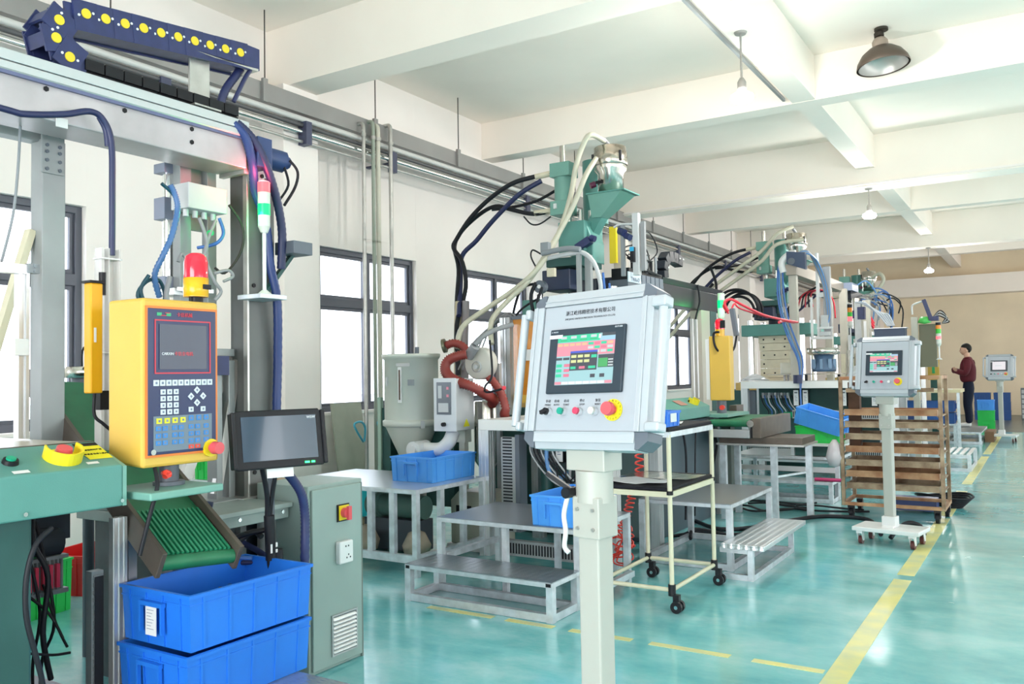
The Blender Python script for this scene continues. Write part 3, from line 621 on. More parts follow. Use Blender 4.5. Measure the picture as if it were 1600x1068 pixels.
# right column
MB().box(-3.74, -3.60, 3.09, 3.28, .87, 2.60).build('column', grey_post, G, .004)
MB().box(-3.62, -3.585, 3.075, 3.09, .87, 2.72).build('column_flange', steel, G, .002)
MB().box(-3.60, -3.588, 3.10, 3.20, 2.56, 2.74).build('joint_plate', beam_steel, G, .002)
MB().box(-3.78, -3.56, 3.02, 3.36, .86, .875).build('foot_plate', steel, G, .003)
bolts(MB(), [(-3.588, 3.12, 2.7), (-3.588, 3.18, 2.6), (-3.6, 3.13, 2.0), (-3.6, 3.13, 1.0)], .012).build('bolt', black, G)
MB().box(-3.6, -3.45, 3.28, 3.42, 2.18, 2.25).build('bracket_arm', slate, G, .003)
MB().bar((-3.56, 3.38, 2.20), (-3.58, 3.19, 1.96), .035, .02).build('diagonal_brace', dgreen, G)
MB().box(-3.60, -3.42, 3.02, 3.20, 1.915, 1.94).build('lamp_shelf', galv, G, .003)
# left column and cross bar
MB().box(-3.97, -3.87, 2.14, 2.25, 1.1, 2.62).build('column', grey_post_l, G, .004)
MB().box(-3.87, -3.86, 2.13, 2.24, 2.46, 2.66).build('joint_plate', grey_post_l, G, .003)
bolts(MB(), [(-3.86, y, z) for y in (2.155, 2.215) for z in (2.64, 2.59, 2.56, 2.52, 2.48)], .009).build('bolt', slate, G)
MB().box(-3.98, -3.9, 1.0, 2.16, 2.61, 2.68).build('cross_bar', grey_post_l, G, .003)
MB().bar((-3.95, 2.13, 2.2), (-3.95, 1.85, 1.2), .05, .03).build('diagonal_brace', cream, G)
MB().box(-3.9, -3.6, 2.6, 3.08, .845, .875).box(-3.76, -3.68, 2.95, 2.99, .86, 1.62).box(-3.76, -3.68, 3.03, 3.07, .86, 1.60).box(-3.76, -3.68, 2.95, 3.07, 1.62, 1.66).build('lower_bracket', grey_post_l, G, .004)
MB().bar((-3.7, 3.1, 1.6), (-3.7, 2.96, .9), .03, .05).bar((-3.74, 2.80, 1.0), (-3.74, 3.08, 1.62), .03, .06).build('gusset', steel, G)
MB().box(-3.67, -3.64, 2.92, 3.0, 1.52, 1.62).build('sensor_box', navy, G)
MB().tube([(-3.45, 1.2, 2.60), (-3.45, 1.74, 2.58), (-3.45, 1.84, 2.58), (-3.45, 2.0, 2.62), (-3.45, 2.11, 2.66), (-3.45, 2.17, 2.64), (-3.45, 2.21, 2.55), (-3.45, 2.215, 2.33), (-3.46, 2.22, 2.05)], .014).tube([(-3.46, 2.16, 2.65), (-3.46, 2.19, 2.60), (-3.46, 2.20, 2.53)], .013).build('cable', navyhose, G)
MB().box(-3.518, -3.51, 2.0, 2.05, 2.58, 2.62).build('cable_clip', white_p, G)
# lift unit behind panel
V = thing('lifting_arm', 'grey vertical lifting arm with junction box and air cylinder behind the beacon', 'robot arm', (-3.85, 2.9, 1.8))
MB().box(-3.86, -3.80, 2.82, 2.89, 1.3, 2.66).box(-3.86, -3.81, 3.0, 3.06, 1.3, 2.66).box(-3.88, -3.86, 2.82, 3.06, 2.3, 2.66).box(-3.88, -3.86, 2.82, 3.06, 1.3, 1.6).build('arm_frame', grey_post_l, V, .003)
MB().box(-3.74, -3.60, 2.72, 2.96, 2.36, 2.49).build('junction_box', lgrey, V, .004)
for k in range(4): MB().cyl((-3.66, 2.75 + k * .055, 2.325), (-3.66, 2.75 + k * .055, 2.36), .014, n=10).build('cable_gland', lgrey, V)
MB().cyl((-3.9, 2.835, 2.55), (-3.9, 2.835, 2.60), .02, n=12).box(-3.95, -3.86, 2.77, 2.90, 2.585, 2.635).box(-3.95, -3.86, 2.77, 2.90, 2.34, 2.455).box(-3.95, -3.86, 2.77, 2.9, 1.98, 2.04).build('cylinder_block', mk('block_blue_grey', (.32, .36, .48), .4, .3), V, .003)
MB().cyl((-3.9, 2.82, 2.04), (-3.9, 2.82, 2.6), .028, n=16).cyl((-3.9, 2.875, 2.04), (-3.9, 2.875, 2.6), .012, n=10).build('air_cylinder', chrome, V)
MB().box(-3.95, -3.8, 2.78, 2.9, 1.94, 1.975).bar((-3.8, 2.8, 1.97), (-3.7, 2.95, 1.96), .02).build('arm_bracket', alu, V)
MB().tube([(-3.55, 2.58, 2.44), (-3.55, 2.61, 2.39), (-3.55, 2.62, 2.32), (-3.55, 2.59, 2.2), (-3.56, 2.55, 2.10), (-3.6, 2.53, 2.0), (-3.62, 2.57, 1.9)], .014, n=10, sub=12, ribs=.25).build('spiral_hose', mk('spiral_blue', (.07, .18, .42), .35), V)
MB().tube([(-3.56, 2.54, 2.44), (-3.56, 2.59, 2.41), (-3.56, 2.63, 2.37)], .009).tube([(-3.6, 2.5, 2.0), (-3.62, 2.47, 1.93), (-3.62, 2.5, 1.86), (-3.62, 2.56, 1.84), (-3.62, 2.6, 1.9), (-3.62, 2.57, 1.98), (-3.62, 2.5, 1.97), (-3.63, 2.46, 1.9), (-3.63, 2.52, 1.83)], .009).build('cable', mk('dark_teal_cable', (.01, .10, .15), .4), V)
MB().tube([(-3.58, 2.6, 2.0), (-3.58, 2.58, 1.9), (-3.58, 2.62, 1.8)], .012).tube([(-3.62, 2.80, 2.32), (-3.6, 2.83, 2.2), (-3.6, 2.80, 2.12), (-3.6, 2.72, 2.10), (-3.6, 2.68, 2.12), (-3.6, 2.66, 2.08)], .009).tube([(-3.62, 2.9, 2.32), (-3.6, 2.84, 2.22), (-3.6, 2.82, 2.12), (-3.58, 2.86, 2.0), (-3.58, 2.9, 1.95), (-3.58, 2.86, 1.9)], .009).tube([(-3.58, 2.86, 2.04), (-3.56, 2.93, 2.06), (-3.56, 2.96, 2.03), (-3.56, 2.9, 2.0)], .008).build('cable', rubbergrey, V)
MB().tube([(-3.6, 2.97, 2.41), (-3.6, 3.05, 2.32), (-3.6, 3.06, 2.22), (-3.6, 3.02, 2.13), (-3.6, 2.94, 2.05), (-3.6, 2.88, 2.07)], .007).build('cable', mk('dark_brown_cable', (.06, .05, .05), .5), V)
MB().tube([(-3.64, 2.94, 2.34), (-3.62, 2.95, 2.26), (-3.62, 2.9, 2.2), (-3.7, 2.85, 2.18)], .009).build('air_line', bluehose, V)
MB().cyl((-3.62, 2.86, 2.25), (-3.60, 2.86, 2.25), .015, n=10).build('indicator_light', mk('dim_green_lit', (.02, .5, .15), .3, emit=.6), V)
# signal tower
def signal_tower(x, y, zb, hl, name, label, lit=True, k=1.0, order=None, group=None):
    t = thing(name, label, 'signal light', (x, y, zb), 0, group)
    r = .028 * k; z = zb + hl
    MB().cyl((x, y, zb), (x, y, z), .009 * k, n=10).cyl((x, y, zb), (x, y, zb + .02 * k), .035 * k, .012 * k, n=16).build('pole', white_p, t)
    MB().cyl((x, y, z - .03 * k), (x, y, z), .016 * k, r, n=16).cyl((x, y, z), (x, y, z + .05 * k), r * .98, n=20).build('holder', whitelens, t)
    z += .05 * k
    for m_, h_ in order or ((greenlit, .05), (whitelens, .05), (redlit, .045)):
        MB().cyl((x, y, z), (x, y, z + h_ * k), r, n=20).cyl((x, y, z + h_ * k), (x, y, z + h_ * k + .003), r * 1.03, n=20).build('lamp_segment', m_, t); z += h_ * k + .003
    MB().cyl((x, y, z), (x, y, z + .006), r, r * .8, n=20).build('cap', white_p, t)
    return t
signal_tower(-3.47, 3.09, 1.94, .36, 'signal_tower', 'signal tower lit red and green on the foreground grey column', k=1.15)
def plight(n, loc, e, col, r=.03):
    l = bpy.data.lights.new(n, 'POINT'); l.energy = e; l.color = col; l.shadow_soft_size = r; o = bpy.data.objects.new(n, l); o.location = loc; COL.objects.link(o)
plight('red_lamp_light', (-3.46, 3.05, 2.56), 1.2, (1, .05, .08)); plight('green_lamp_light', (-3.46, 3.05, 2.36), 1.2, (.02, 1, .2))
# aluminium guard at far left in front of the window
F = thing('safety_fence', 'aluminium profile guard frame in front of the far left window', 'guard frame', (-3.6, 1.9, 1.26))
b = MB(); b.box(-3.62, -3.58, 1.2, 1.93, 1.95, 1.99).box(-3.62, -3.58, 1.885, 1.90, 1.27, 1.95).box(-3.62, -3.58, 1.915, 1.93, 1.27, 1.95).box(-3.61, -3.59, 1.885, 1.93, 1.27, 1.95).box(-3.62, -3.58, 1.2, 1.25, 1.27, 1.95); b.build('profile', alu, F)
MB().box(-3.60, -3.57, 1.92, 1.965, 1.955, 1.995).cyl((-3.57, 1.945, 1.965), (-3.562, 1.945, 1.965), .008, n=8).cyl((-3.57, 1.945, 1.985), (-3.562, 1.945, 1.985), .008, n=8).build('corner_joint', mgrey, F)
MB().box(-3.58, -3.565, 1.86, 1.92, 1.61, 1.68).build('latch', white_p, F, .003)
MB().tube([(-3.7, 1.95, 2.6), (-3.68, 1.93, 2.4), (-3.66, 1.9, 2.2), (-3.65, 1.85, 2.0)], .006).build('hanging_wire', mgrey, F)
# vibrating bowl unit seen behind the conveyor top
VB = thing('parts_feeder', 'small round steel parts feeder behind the top of the green conveyor', 'feeder', (-4.5, 2.75, 1.3))
MB().lathe([(.0, 1.52), (.13, 1.52), (.13, 1.58), (.12, 1.58), (.12, 1.54), (0, 1.54)], (-4.5, 2.75, 0), n=24).build('bowl', stain, VB)
MB().cyl((-4.5, 2.75, .0), (-4.5, 2.75, 1.35), .03, n=16).cyl((-4.5, 2.75, 1.35), (-4.5, 2.75, 1.52), .09, n=16).build('base', slate, VB)
MB().tube([(-4.4, 2.65, 1.58), (-4.4, 2.66, 1.68), (-4.4, 2.76, 1.70), (-4.4, 2.85, 1.64), (-4.4, 2.9, 1.55)], .006).tube([(-4.42, 2.7, 1.56), (-4.4, 2.72, 1.62), (-4.4, 2.8, 1.66)], .006).build('cable', blackhose, VB)
# things by the wall seen under the operator box
crate_mesh(.5, .35, .28, redcrate, 'plastic_crate', 'red plastic crate on the floor near the wall under the operator box', loc=(-6.0, 3.64, 0), rz=.35)
crate_mesh(.45, .32, .34, greencrate, 'plastic_crate', 'lime green crate on the floor left of the red crate', loc=(-5.62, 3.0, 0), rz=.2)
crate_mesh(.34, .28, .32, greencrate, 'plastic_crate', 'lime green crate on a stand seen behind the grey gusset plates', loc=(-6.0, 4.86, .66), rz=.1)
st = thing('stand', 'low steel stand under the lime green crate near the wall', 'stand', (-6.0, 4.86, 0)); MB().box(-6.2, -5.8, 4.66, 5.06, .63, .66).build('top', galv, st); MB().box(-6.18, -6.15, 4.68, 4.71, 0, .63).box(-5.85, -5.82, 4.68, 4.71, 0, .63).box(-6.18, -6.15, 5.0, 5.03, 0, .63).box(-5.85, -5.82, 5.0, 5.03, 0, .63).build('frame', galv, st)
cb = MB().box(-5.75, -5.4, 5.0, 5.3, 0, .62); o = cb.build('cardboard_box', mk('cardboard', (.55, .36, .2), .8, noise=.1)); tag(o, 'brown cardboard box on the floor behind the small monitor', 'box')
# ------------------------------------------------------------------ second machine station
def oper_box(y0, y1, name, label, guards, x=0.0, body=None, parent=None):
    t = parent or thing(name, label, 'machine', (-3.2 + x, y0, 0))
    MB().prism([(-3.3 + x, 1.20), (-3.08 + x, 1.235), (-2.90 + x, 1.15), (-2.90 + x, 1.04), (-3.3 + x, 1.02)], 'y', y0, y1).build('operator_box', mgreen, t, .006)
    for k, (gy, colr) in enumerate(guards):
        c = Vector((-2.98 + x, gy, 1.188)); nn_ = Vector((.427, 0, .904)); u1 = Vector((0, 1, 0)); u2 = Vector((.904, 0, -.427)); V = []; F_ = []
        for i in range(13):
            a = R(-25) + R(230) * i / 12; e = u1 * math.cos(a) + u2 * math.sin(a); V += [c + e * .058, c + e * .065, c + e * .065 + nn_ * .05, c + e * .058 + nn_ * .05]
        for i in range(12):
            for q in range(4): F_.append((i * 4 + q, i * 4 + (q + 1) % 4, i * 4 + 4 + (q + 1) % 4, i * 4 + 4 + q))
        MB().add(V, F_).build('button_guard', yellow_b, t)
        if colr: MB().cyl(c, c + nn_ * .04, .03, .026, n=14).build('stop_button', colr, t)
    ym = (y0 + y1) / 2 + .1
    MB().box(-3.05 + x, -2.95 + x, ym - .1, ym + .1, 1.215, 1.218).M
    cpt = Vector((-2.99 + x, ym, 1.196)); MB(frame_M(cpt, (0, 1, 0), (-.904, 0, .427))).box(-.09, .09, -.05, .05, 0, .002).build('rating_plate', mk('dull_red_plate', (.5, .22, .18), .5), t)
    MB().cyl(cpt + Vector((0, .25, 0)), cpt + Vector((.427, 0, .904)) * .02 + Vector((0, .25, 0)), .02, n=12).build('selector', black, t)
    return t
def press(x, y, name, label, group=None, low=True):
    """vertical injection press: x,y shift against the reference station at Y 7.4"""
    t = thing(name, label, 'machine', (-3.9 + x, 7.5 + y, 0), 0, group)
    def B(): return MB(Matrix.Translation((x, y, 0)))
    B().box(-4.7, -3.35, 6.95, 8.75, 0, 1.18).build('body', dgreen, t, .01)
    B().box(-4.4, -3.36, 6.97, 8.3, 1.18, 1.30).build('work_table', mk('table_yellow', (.80, .52, .16), .4), t, .004)
    for (px, py) in ((-4.20, 7.2), (-4.20, 7.95), (-3.40, 7.2), (-3.40, 7.95)):
        B().cyl((px, py, 1.3), (px, py, 2.30), .045, n=16).build('tie_rod', chrome, t)
    B().box(-4.32, -3.24, 7.08, 8.05, 2.04, 2.22).build('upper_platen', mgreen, t, .01)
    for k, (z0, z1, e) in enumerate(((1.30, 1.37, .02), (1.375, 1.52, 0), (1.525, 1.66, 0), (1.665, 1.80, .0), (1.805, 1.92, .01), (1.925, 2.04, .02))):
        q = B(); q.mat(ivory).box(-4.06 - e, -3.60 + e, 7.2, 7.8, z0, z1); q.mat(black)
        for b_ in range(3 if k % 2 else 2): q.cyl((-4.0 + b_ * (.17 if k % 2 else .33), 7.2, (z0 + z1) / 2), (-4.0 + b_ * (.17 if k % 2 else .33), 7.195, (z0 + z1) / 2), .014, n=8)
        q.build('mould_plate', ivory, t, 0)
    B().cyl((-3.86, 7.5, 2.22), (-3.86, 7.5, 2.42), .13, n=16).build('nozzle_seat', mk('heater_dark', (.05, .06, .08), .5), t)
    B().box(-4.13, -3.82, 7.15, 7.5, 2.30, 2.50).build('injection_carriage', mk('carriage_navy', (.03, .05, .12), .45), t, .01)
    B().box(-3.97, -3.68, 7.2, 7.6, 2.66, 2.96).prism([(-3.97, 2.66), (-3.62, 2.55), (-3.62, 2.75), (-3.7, 2.96)], 'y', 7.25, 7.5).build('injection_block', mgreen, t, .01)
    B().cyl((-3.8, 7.4, 2.4), (-3.8, 7.4, 2.68), .06, n=14).box(-4.05, -3.7, 7.1, 7.6, 2.52, 2.60).build('barrel_mount', dgreen, t)
    # left & right cylinders
    B().box(-4.11, -3.89, 7.30, 7.50, 3.44, 3.58).build('cylinder_head', mgreen_l, t, .006)
    B().cyl((-4.01, 7.4, 3.10), (-4.01, 7.4, 3.44), .088, n=20).build('cylinder', mgreen_l, t)
    B().box(-4.11, -3.91, 7.30, 7.50, 3.06, 3.20).build('cylinder_foot', mgreen_l, t, .006)
    B().cyl((-4.01, 7.4, 3.58), (-4.01, 7.4, 3.76), .029, n=14).build('piston_rod', stain, t)
    B().cyl((-3.78, 7.65, 2.98), (-3.78, 7.65, 3.62), .125, n=22).build('cylinder', mgreen, t)
    B().cyl((-3.74, 7.65, 3.62), (-3.74, 7.65, 3.76), .027, n=14).build('piston_rod', stain, t)
    for px, py in ((-4.0, 7.5), (-3.82, 7.4), (-3.76, 7.5), (-3.88, 7.7)): B().cyl((px, py, 2.9), (px, py, 3.1), .024, n=12).build('guide_rod', chrome, t)
    B().box(-4.06, -4.03, 7.28, 7.30, 3.12, 3.17).build('limit_switch', white_p, t)
    # hopper with chute
    B().add([(-3.66, 7.24, 3.20), (-3.31, 7.24, 3.20), (-3.31, 7.56, 3.20), (-3.66, 7.56, 3.20), (-3.66, 7.32, 2.99), (-3.56, 7.32, 2.99), (-3.56, 7.48, 2.99), (-3.66, 7.48, 2.99)], [(0, 3, 2, 1), (0, 1, 5, 4), (1, 2, 6, 5), (2, 3, 7, 6), (3, 0, 4, 7), (4, 5, 6, 7)]).build('hopper', mgreen_l, t)
    B().box(-3.67, -3.27, 7.22, 7.58, 3.20, 3.212).build('hopper_flange', mgreen, t)
    B().bar((-3.61, 7.4, 3.02), (-3.84, 7.42, 2.68), .12, .12).build('feed_chute', mgreen, t)
    B().bar((-3.62, 7.2, 2.76), (-3.76, 7.2, 2.69), .07, .07).cyl((-3.62, 7.2, 2.78), (-3.57, 7.2, 2.76), .03, n=12).build('slide_valve', navy, t)
    return t
def loader(x, y, group=None, label=''):
    t = thing('vacuum_loader', label, 'hopper loader', (-3.5 + x, 7.4 + y, 3.212), 0, group); o = (-3.49 + x, 7.4 + y, 0)
    MB().lathe([(0, 3.215), (.125, 3.215), (.125, 3.40), (.155, 3.44), (.155, 3.48)], o, n=28).build('body', stain, t)
    MB().lathe([(.16, 3.48), (.165, 3.485), (.165, 3.60), (.155, 3.605), (.155, 3.655), (.145, 3.665), (0, 3.668)], o, n=28).build('lid', mk('polished_lid', (.62, .57, .5), .22, 1.0, noise=.2), t)
    for a in (0, 120, 240):
        c = (o[0] + .165 * math.cos(R(a - 30)), o[1] + .165 * math.sin(R(a - 30))); MB().box(c[0] - .012, c[0] + .012, c[1] - .012, c[1] + .012, 3.50, 3.60).build('latch', mk('latch_dark', (.08, .08, .09), .4, .6), t)
    MB().box(o[0] - .10, o[0] - .02, o[1] - .128, o[1] - .12, 3.30, 3.33).build('vent_slot', black, t)
    MB().cyl((o[0] - .14, o[1] - .05, 3.32), (o[0] - .18, o[1] - .08, 3.30), .03, n=12).build('dial', mk('dial_purple', (.2, .03, .1), .4), t)
    MB().cyl((o[0] + .02, o[1] - .05, 3.66), (o[0] - .02, o[1] - .1, 3.73), .022, n=10).build('inlet', rubbergrey, t)
    return t
def black_hoses(x, y, parent):
    for pts, r_, m_ in (([(-4.1, 7.38, 3.50), (-4.3, 7.3, 3.47), (-4.49, 7.2, 3.41), (-4.76, 7.2, 3.29), (-5.0, 7.2, 3.12), (-5.17, 7.2, 2.93), (-5.22, 7.2, 2.83), (-5.11, 7.2, 2.67), (-5.07, 7.2, 2.4), (-5.05, 7.0, 2.0), (-5.0, 6.95, 1.5)], .024, blackhose),
                        ([(-4.1, 7.4, 3.13), (-4.33, 7.35, 3.11), (-4.55, 7.3, 3.17), (-4.75, 7.3, 3.23), (-4.95, 7.3, 3.17), (-5.18, 7.3, 3.02), (-5.28, 7.3, 2.86), (-5.16, 7.2, 2.6), (-5.12, 7.1, 2.2), (-5.05, 7.0, 1.5)], .022, blackhose),
                        ([(-4.2, 7.3, 3.42), (-4.44, 7.25, 3.3), (-4.76, 7.25, 3.07), (-4.96, 7.25, 2.89), (-5.15, 7.25, 2.74), (-5.15, 7.22, 2.47), (-5.02, 7.0, 2.1)], .026, navyhose),
                        ([(-4.12, 7.45, 3.34), (-4.35, 7.45, 3.26), (-4.6, 7.4, 3.22), (-4.8, 7.3, 3.2)], .016, blackhose)):
        MB(Matrix.Translation((x, y, 0))).tube(pts, r_, 8).build('hydraulic_hose', m_, parent)
    for p, q in (((-4.12, 7.38, 3.50), (-4.28, 7.31, 3.47)), ((-4.12, 7.4, 3.13), (-4.32, 7.36, 3.115))):
        MB(Matrix.Translation((x, y, 0))).cyl(p, q, .03, n=12).build('hose_fitting', ivory, parent)
HS = thing('hose_sleeve', 'pair of tan sleeved hose bundles dropping left of the beige loader hoses', 'hose', (-5.05, 7.0, 0))
for dx in (0, .09): MB().tube([(-5.09 + dx, 7.1, 2.25), (-5.08 + dx, 7.05, 1.8), (-5.08 + dx, 7.05, .9)], .04, 10).build('sleeve', mk('sleeve_tan' if not dx else 'sleeve_mauve', (.58, .50, .34) if not dx else (.36, .32, .34), .6), HS)
PB = press(0, 0, 'injection_press', 'vertical green injection press with stainless loader behind the front operator console')
black_hoses(0, 0, PB)
MB().tube([(-4.1, 7.3, 3.05), (-4.2, 7.25, 2.98), (-4.3, 7.25, 2.99), (-4.4, 7.28, 3.08)], .008).build('sensor_cable', blackhose, PB)
loader(0, 0, label='stainless vacuum loader on the hopper of the press behind the front console')
TB = thing('conveying_hoses', 'pair of translucent beige hoses arching from the nearest vacuum loader to the dryer', 'hose', (-4.2, 6.9, 2.4))
MB().tube([(-3.49, 7.28, 3.70), (-3.55, 7.1, 3.73), (-3.64, 7.1, 3.62), (-3.71, 7.1, 3.44), (-3.76, 7.1, 3.21), (-3.82, 7.05, 2.95), (-3.9, 6.95, 2.68), (-4.01, 6.8, 2.44), (-4.26, 6.8, 2.28), (-4.49, 6.7, 2.12), (-4.62, 6.5, 1.95), (-4.62, 6.4, 1.75)], .026, 10).build('hose', tealw, TB)
MB().tube([(-3.55, 7.22, 3.53), (-3.6, 7.1, 3.36), (-3.70, 7.08, 3.14), (-3.80, 7.05, 2.94), (-3.93, 6.9, 2.62), (-4.08, 6.8, 2.36), (-4.26, 6.75, 2.2), (-4.36, 6.6, 2.0), (-4.30, 6.5, 1.78)], .026, 10).build('hose', tealw, TB)
# guard frame round the barrel
GB = thing('hose_bracket', 'bent grey tube bracket carrying hoses above the front console', 'bracket', (-3.6, 6.9, 2.0))
MB().tube([(-3.98, 6.9, 2.56), (-3.9, 6.9, 2.58), (-3.62, 6.9, 2.60), (-3.52, 6.9, 2.58), (-3.43, 6.9, 2.48), (-3.38, 6.9, 2.32), (-3.38, 6.9, 2.19), (-3.42, 6.9, 2.0)], .022, 8).build('bent_tube', lgrey, GB)
MB().box(-3.61, -3.57, 6.88, 6.92, 1.9, 2.59).box(-3.56, -3.5, 6.95, 7.0, 1.9, 2.58).build('upright', grey_post_l, GB)
MB().tube([(-3.95, 6.85, 2.62), (-3.7, 6.85, 2.64), (-3.55, 6.85, 2.62)], .026, 8).box(-3.96, -3.88, 6.84, 6.9, 2.62, 2.72).build('sleeve', mgrey, GB)
MB().tube([(-3.36, 6.92, 2.4), (-3.34, 6.92, 2.2), (-3.3, 6.92, 2.0)], .012).tube([(-3.3, 6.92, 2.3), (-3.28, 6.92, 2.1), (-3.29, 6.92, 1.95)], .01).build('blue_line', bluehose, GB)
MB().tube([(-3.98, 6.88, 2.62), (-4.05, 6.85, 2.66), (-4.07, 6.85, 2.6), (-4.02, 6.85, 2.5)], .008).tube([(-4.02, 6.85, 2.35), (-4.05, 6.8, 2.2), (-3.95, 6.75, 1.9)], .018).tube([(-3.95, 6.85, 2.3), (-3.98, 6.8, 2.15), (-3.9, 6.75, 1.9)], .015).build('hose', blackhose, GB)
MB().cyl((-3.98, 6.84, 2.31), (-3.98, 6.90, 2.31), .06, n=18).build('hose_reel', slate, GB); MB().cyl((-3.98, 6.83, 2.31), (-3.98, 6.84, 2.31), .018, n=12).build('reel_hub', white_p, GB)
MB().box(-3.92, -3.84, 6.88, 6.92, 2.4, 2.48).build('sensor', ivory, GB); MB().box(-3.89, -3.80, 6.9, 7.0, 1.8, 2.17).build('post', cream, GB)
MB().tube([(-4.35, 6.85, 1.8), (-4.3, 6.85, 2.0), (-4.2, 6.85, 2.28), (-4.05, 6.85, 2.34), (-3.98, 6.85, 2.3)], .013).tube([(-4.38, 6.85, 1.9), (-4.2, 6.85, 2.1), (-4.0, 6.85, 2.2)], .011).build('loop_hose', blackhose, GB)
b = MB()
for k in range(5): b.tube([(-4.75 + k * .05, 6.6, 1.55), (-4.65 + k * .05, 6.7, 1.8 + k * .03), (-4.4 + k * .03, 6.8, 2.0 + k * .02), (-4.1, 6.85, 2.0 - k * .04)], .008, 6)
o = b.build('cable_bundle', rubbergrey, GB)
# yellow door of the far guard and grey column, navy duct
o = MB().box(-3.88, -3.75, 8.26, 8.36, 0, 3.0).build('beige_column', mk('beige_column_paint', (.50, .46, .40), .5)); tag(o, 'tall beige column left of the black gantry robot', 'column')
o = MB().box(-4.45, -3.881, 8.28, 8.36, 2.34, 2.52).build('cross_duct', mk('duct_navy', (.02, .03, .07), .4)); tag(o, 'dark navy duct left of the beige column', 'duct')
# second gantry robot
G2 = thing('gantry_robot', 'black gantry robot beam with cable chain hump behind the front console', 'gantry robot', (-3.5, 8.5, 0))
dk = mk('robot_black', (.028, .034, .048), .35, noise=.1)
MB().box(-3.58, -3.42, 8.45, 10.42, 2.22, 2.44).prism([(-3.6, 2.44), (-3.42, 2.44), (-3.40, 2.50), (-3.6, 2.50)], 'y', 8.45, 10.42).build('beam', dk, G2, .004)
MB().box(-3.6, -3.40, 7.55, 8.46, 2.33, 2.40).build('beam_end', slate, G2)
for k in range(5): MB().box(-3.41, -3.395, 7.88 + k * .115, 7.975 + k * .115, 2.37, 2.47).build('valve', mk('valve_blue_grey', (.18, .23, .30), .4), G2)
MB().box(-3.405, -3.395, 7.55, 7.86, 2.375, 2.475).build('name_plate', mk('plate_pale_blue', (.62, .72, .80), .4), G2)
text('TWA-O', .06, frame_M((-3.393, 7.71, 2.405), (0, 1, 0), (0, 0, 1)), greyink, 'lettering', G2)
MB().box(-3.6, -3.41, 7.6, 8.45, 2.40, 2.52).build('valve_island', black, G2, .004)
pts = [(8.56, 2.50), (8.55, 2.58), (8.58, 2.67), (8.66, 2.735), (8.78, 2.75), (8.92, 2.74), (9.05, 2.72)]
for k in range(6):
    a, c = pts[k], pts[k + 1]; MB().bar((-3.45, a[0], a[1]), (-3.45, c[0], c[1]), .12, .10, (1, 0, 0)).build('chain_link', dk, G2, .006)
MB().box(-3.385, -3.38, 9.0, 9.03, 2.735, 2.75).box(-3.385, -3.38, 8.9, 8.93, 2.735, 2.75).box(-3.385, -3.38, 8.56, 8.58, 2.6, 2.62).build('rivet', white_p, G2)
MB().box(-3.56, -3.42, 9.66, 9.96, 0, 2.22).build('column', mk('beige_column_paint', (.50, .46, .40), .5), G2, .004); MB().box(-3.56, -3.42, 9.97, 10.2, 0, 2.22).build('column', dgreen, G2)
MB().box(-3.34, -3.31, 9.05, 9.09, 1.2, 2.08).box(-3.34, -3.31, 9.18, 9.22, 1.2, 2.08).build('guide_rail', alu, G2)
MB().box(-3.0, -2.97, 8.93, 8.99, 1.2, 1.85).build('light_curtain', amber, G2)
# end effector / sensors standing on it
for xx, yy, z0, z1, w_, m_ in ((-3.2, 7.32, 2.4, 2.98, .03, lgrey), (-3.33, 7.3, 2.4, 2.88, .018, mgrey), (-3.14, 7.34, 2.44, 2.9, .02, rubbergrey), (-3.35, 7.62, 2.5, 2.8, .02, slate)):
    MB().box(xx - w_, xx + w_, yy - w_, yy + w_, z0, z1).build('vertical_rod', m_, G2)
MB().tube([(-3.42, 7.3, 2.87), (-3.35, 7.3, 2.89), (-3.22, 7.3, 2.88)], .012).build('top_tube', lgrey, G2)
MB().cyl((-3.36, 7.3, 2.83), (-3.30, 7.27, 2.80), .035, n=12).cyl((-3.30, 7.3, 2.78), (-3.24, 7.27, 2.75), .03, n=12).build('vacuum_cup', navy, G2)
MB().box(-3.24, -3.20, 7.25, 7.29, 2.52, 2.66).build('sensor_body', black, G2); MB().box(-3.24, -3.20, 7.245, 7.25, 2.62, 2.66).build('sensor_tag', mk('cyan_tag', (.02, .45, .8), .4), G2)
for k in range(7):
    a = random.uniform(7.4, 8.2); MB().tube([(-3.2, 7.32, 2.8 - k * .04), (-3.3, 7.45 + k * .08, 2.9 - k * .05), (-3.38, a, 2.72 - k * .02), (-3.4, 7.9 + k * .08, 2.5)], .007, 6).build('air_line', blackhose, G2)
MB().tube([(-3.3, 7.5, 2.75), (-3.35, 7.9, 2.90), (-3.4, 8.2, 2.88), (-3.42, 8.35, 2.75), (-3.42, 8.1, 2.62)], .007, 6).build('air_line', blackhose, G2)
for k in range(6): MB().cyl((-3.42, 7.7 + k * .12, 2.5), (-3.42, 7.7 + k * .12, 2.64 + .05 * (k % 2)), .016, n=8).build('fitting', mgrey if k % 2 else black, G2)
MB().tube([(-3.40, 9.5, 2.5), (-3.38, 9.5, 2.3), (-3.36, 9.3, 2.1), (-3.36, 9.25, 1.9)], .012).build('cable', blackhose, G2)
signal_tower(-3.2, 9.72, 1.5, .62, 'signal_tower', 'signal tower lit green beside the black gantry robot', k=1.5, order=((whitelens, .02), (greenlit, .06), (whitelens, .05)))
plight('green_lamp_light_far', (-3.17, 9.6, 2.25), .8, (.02, 1, .2))
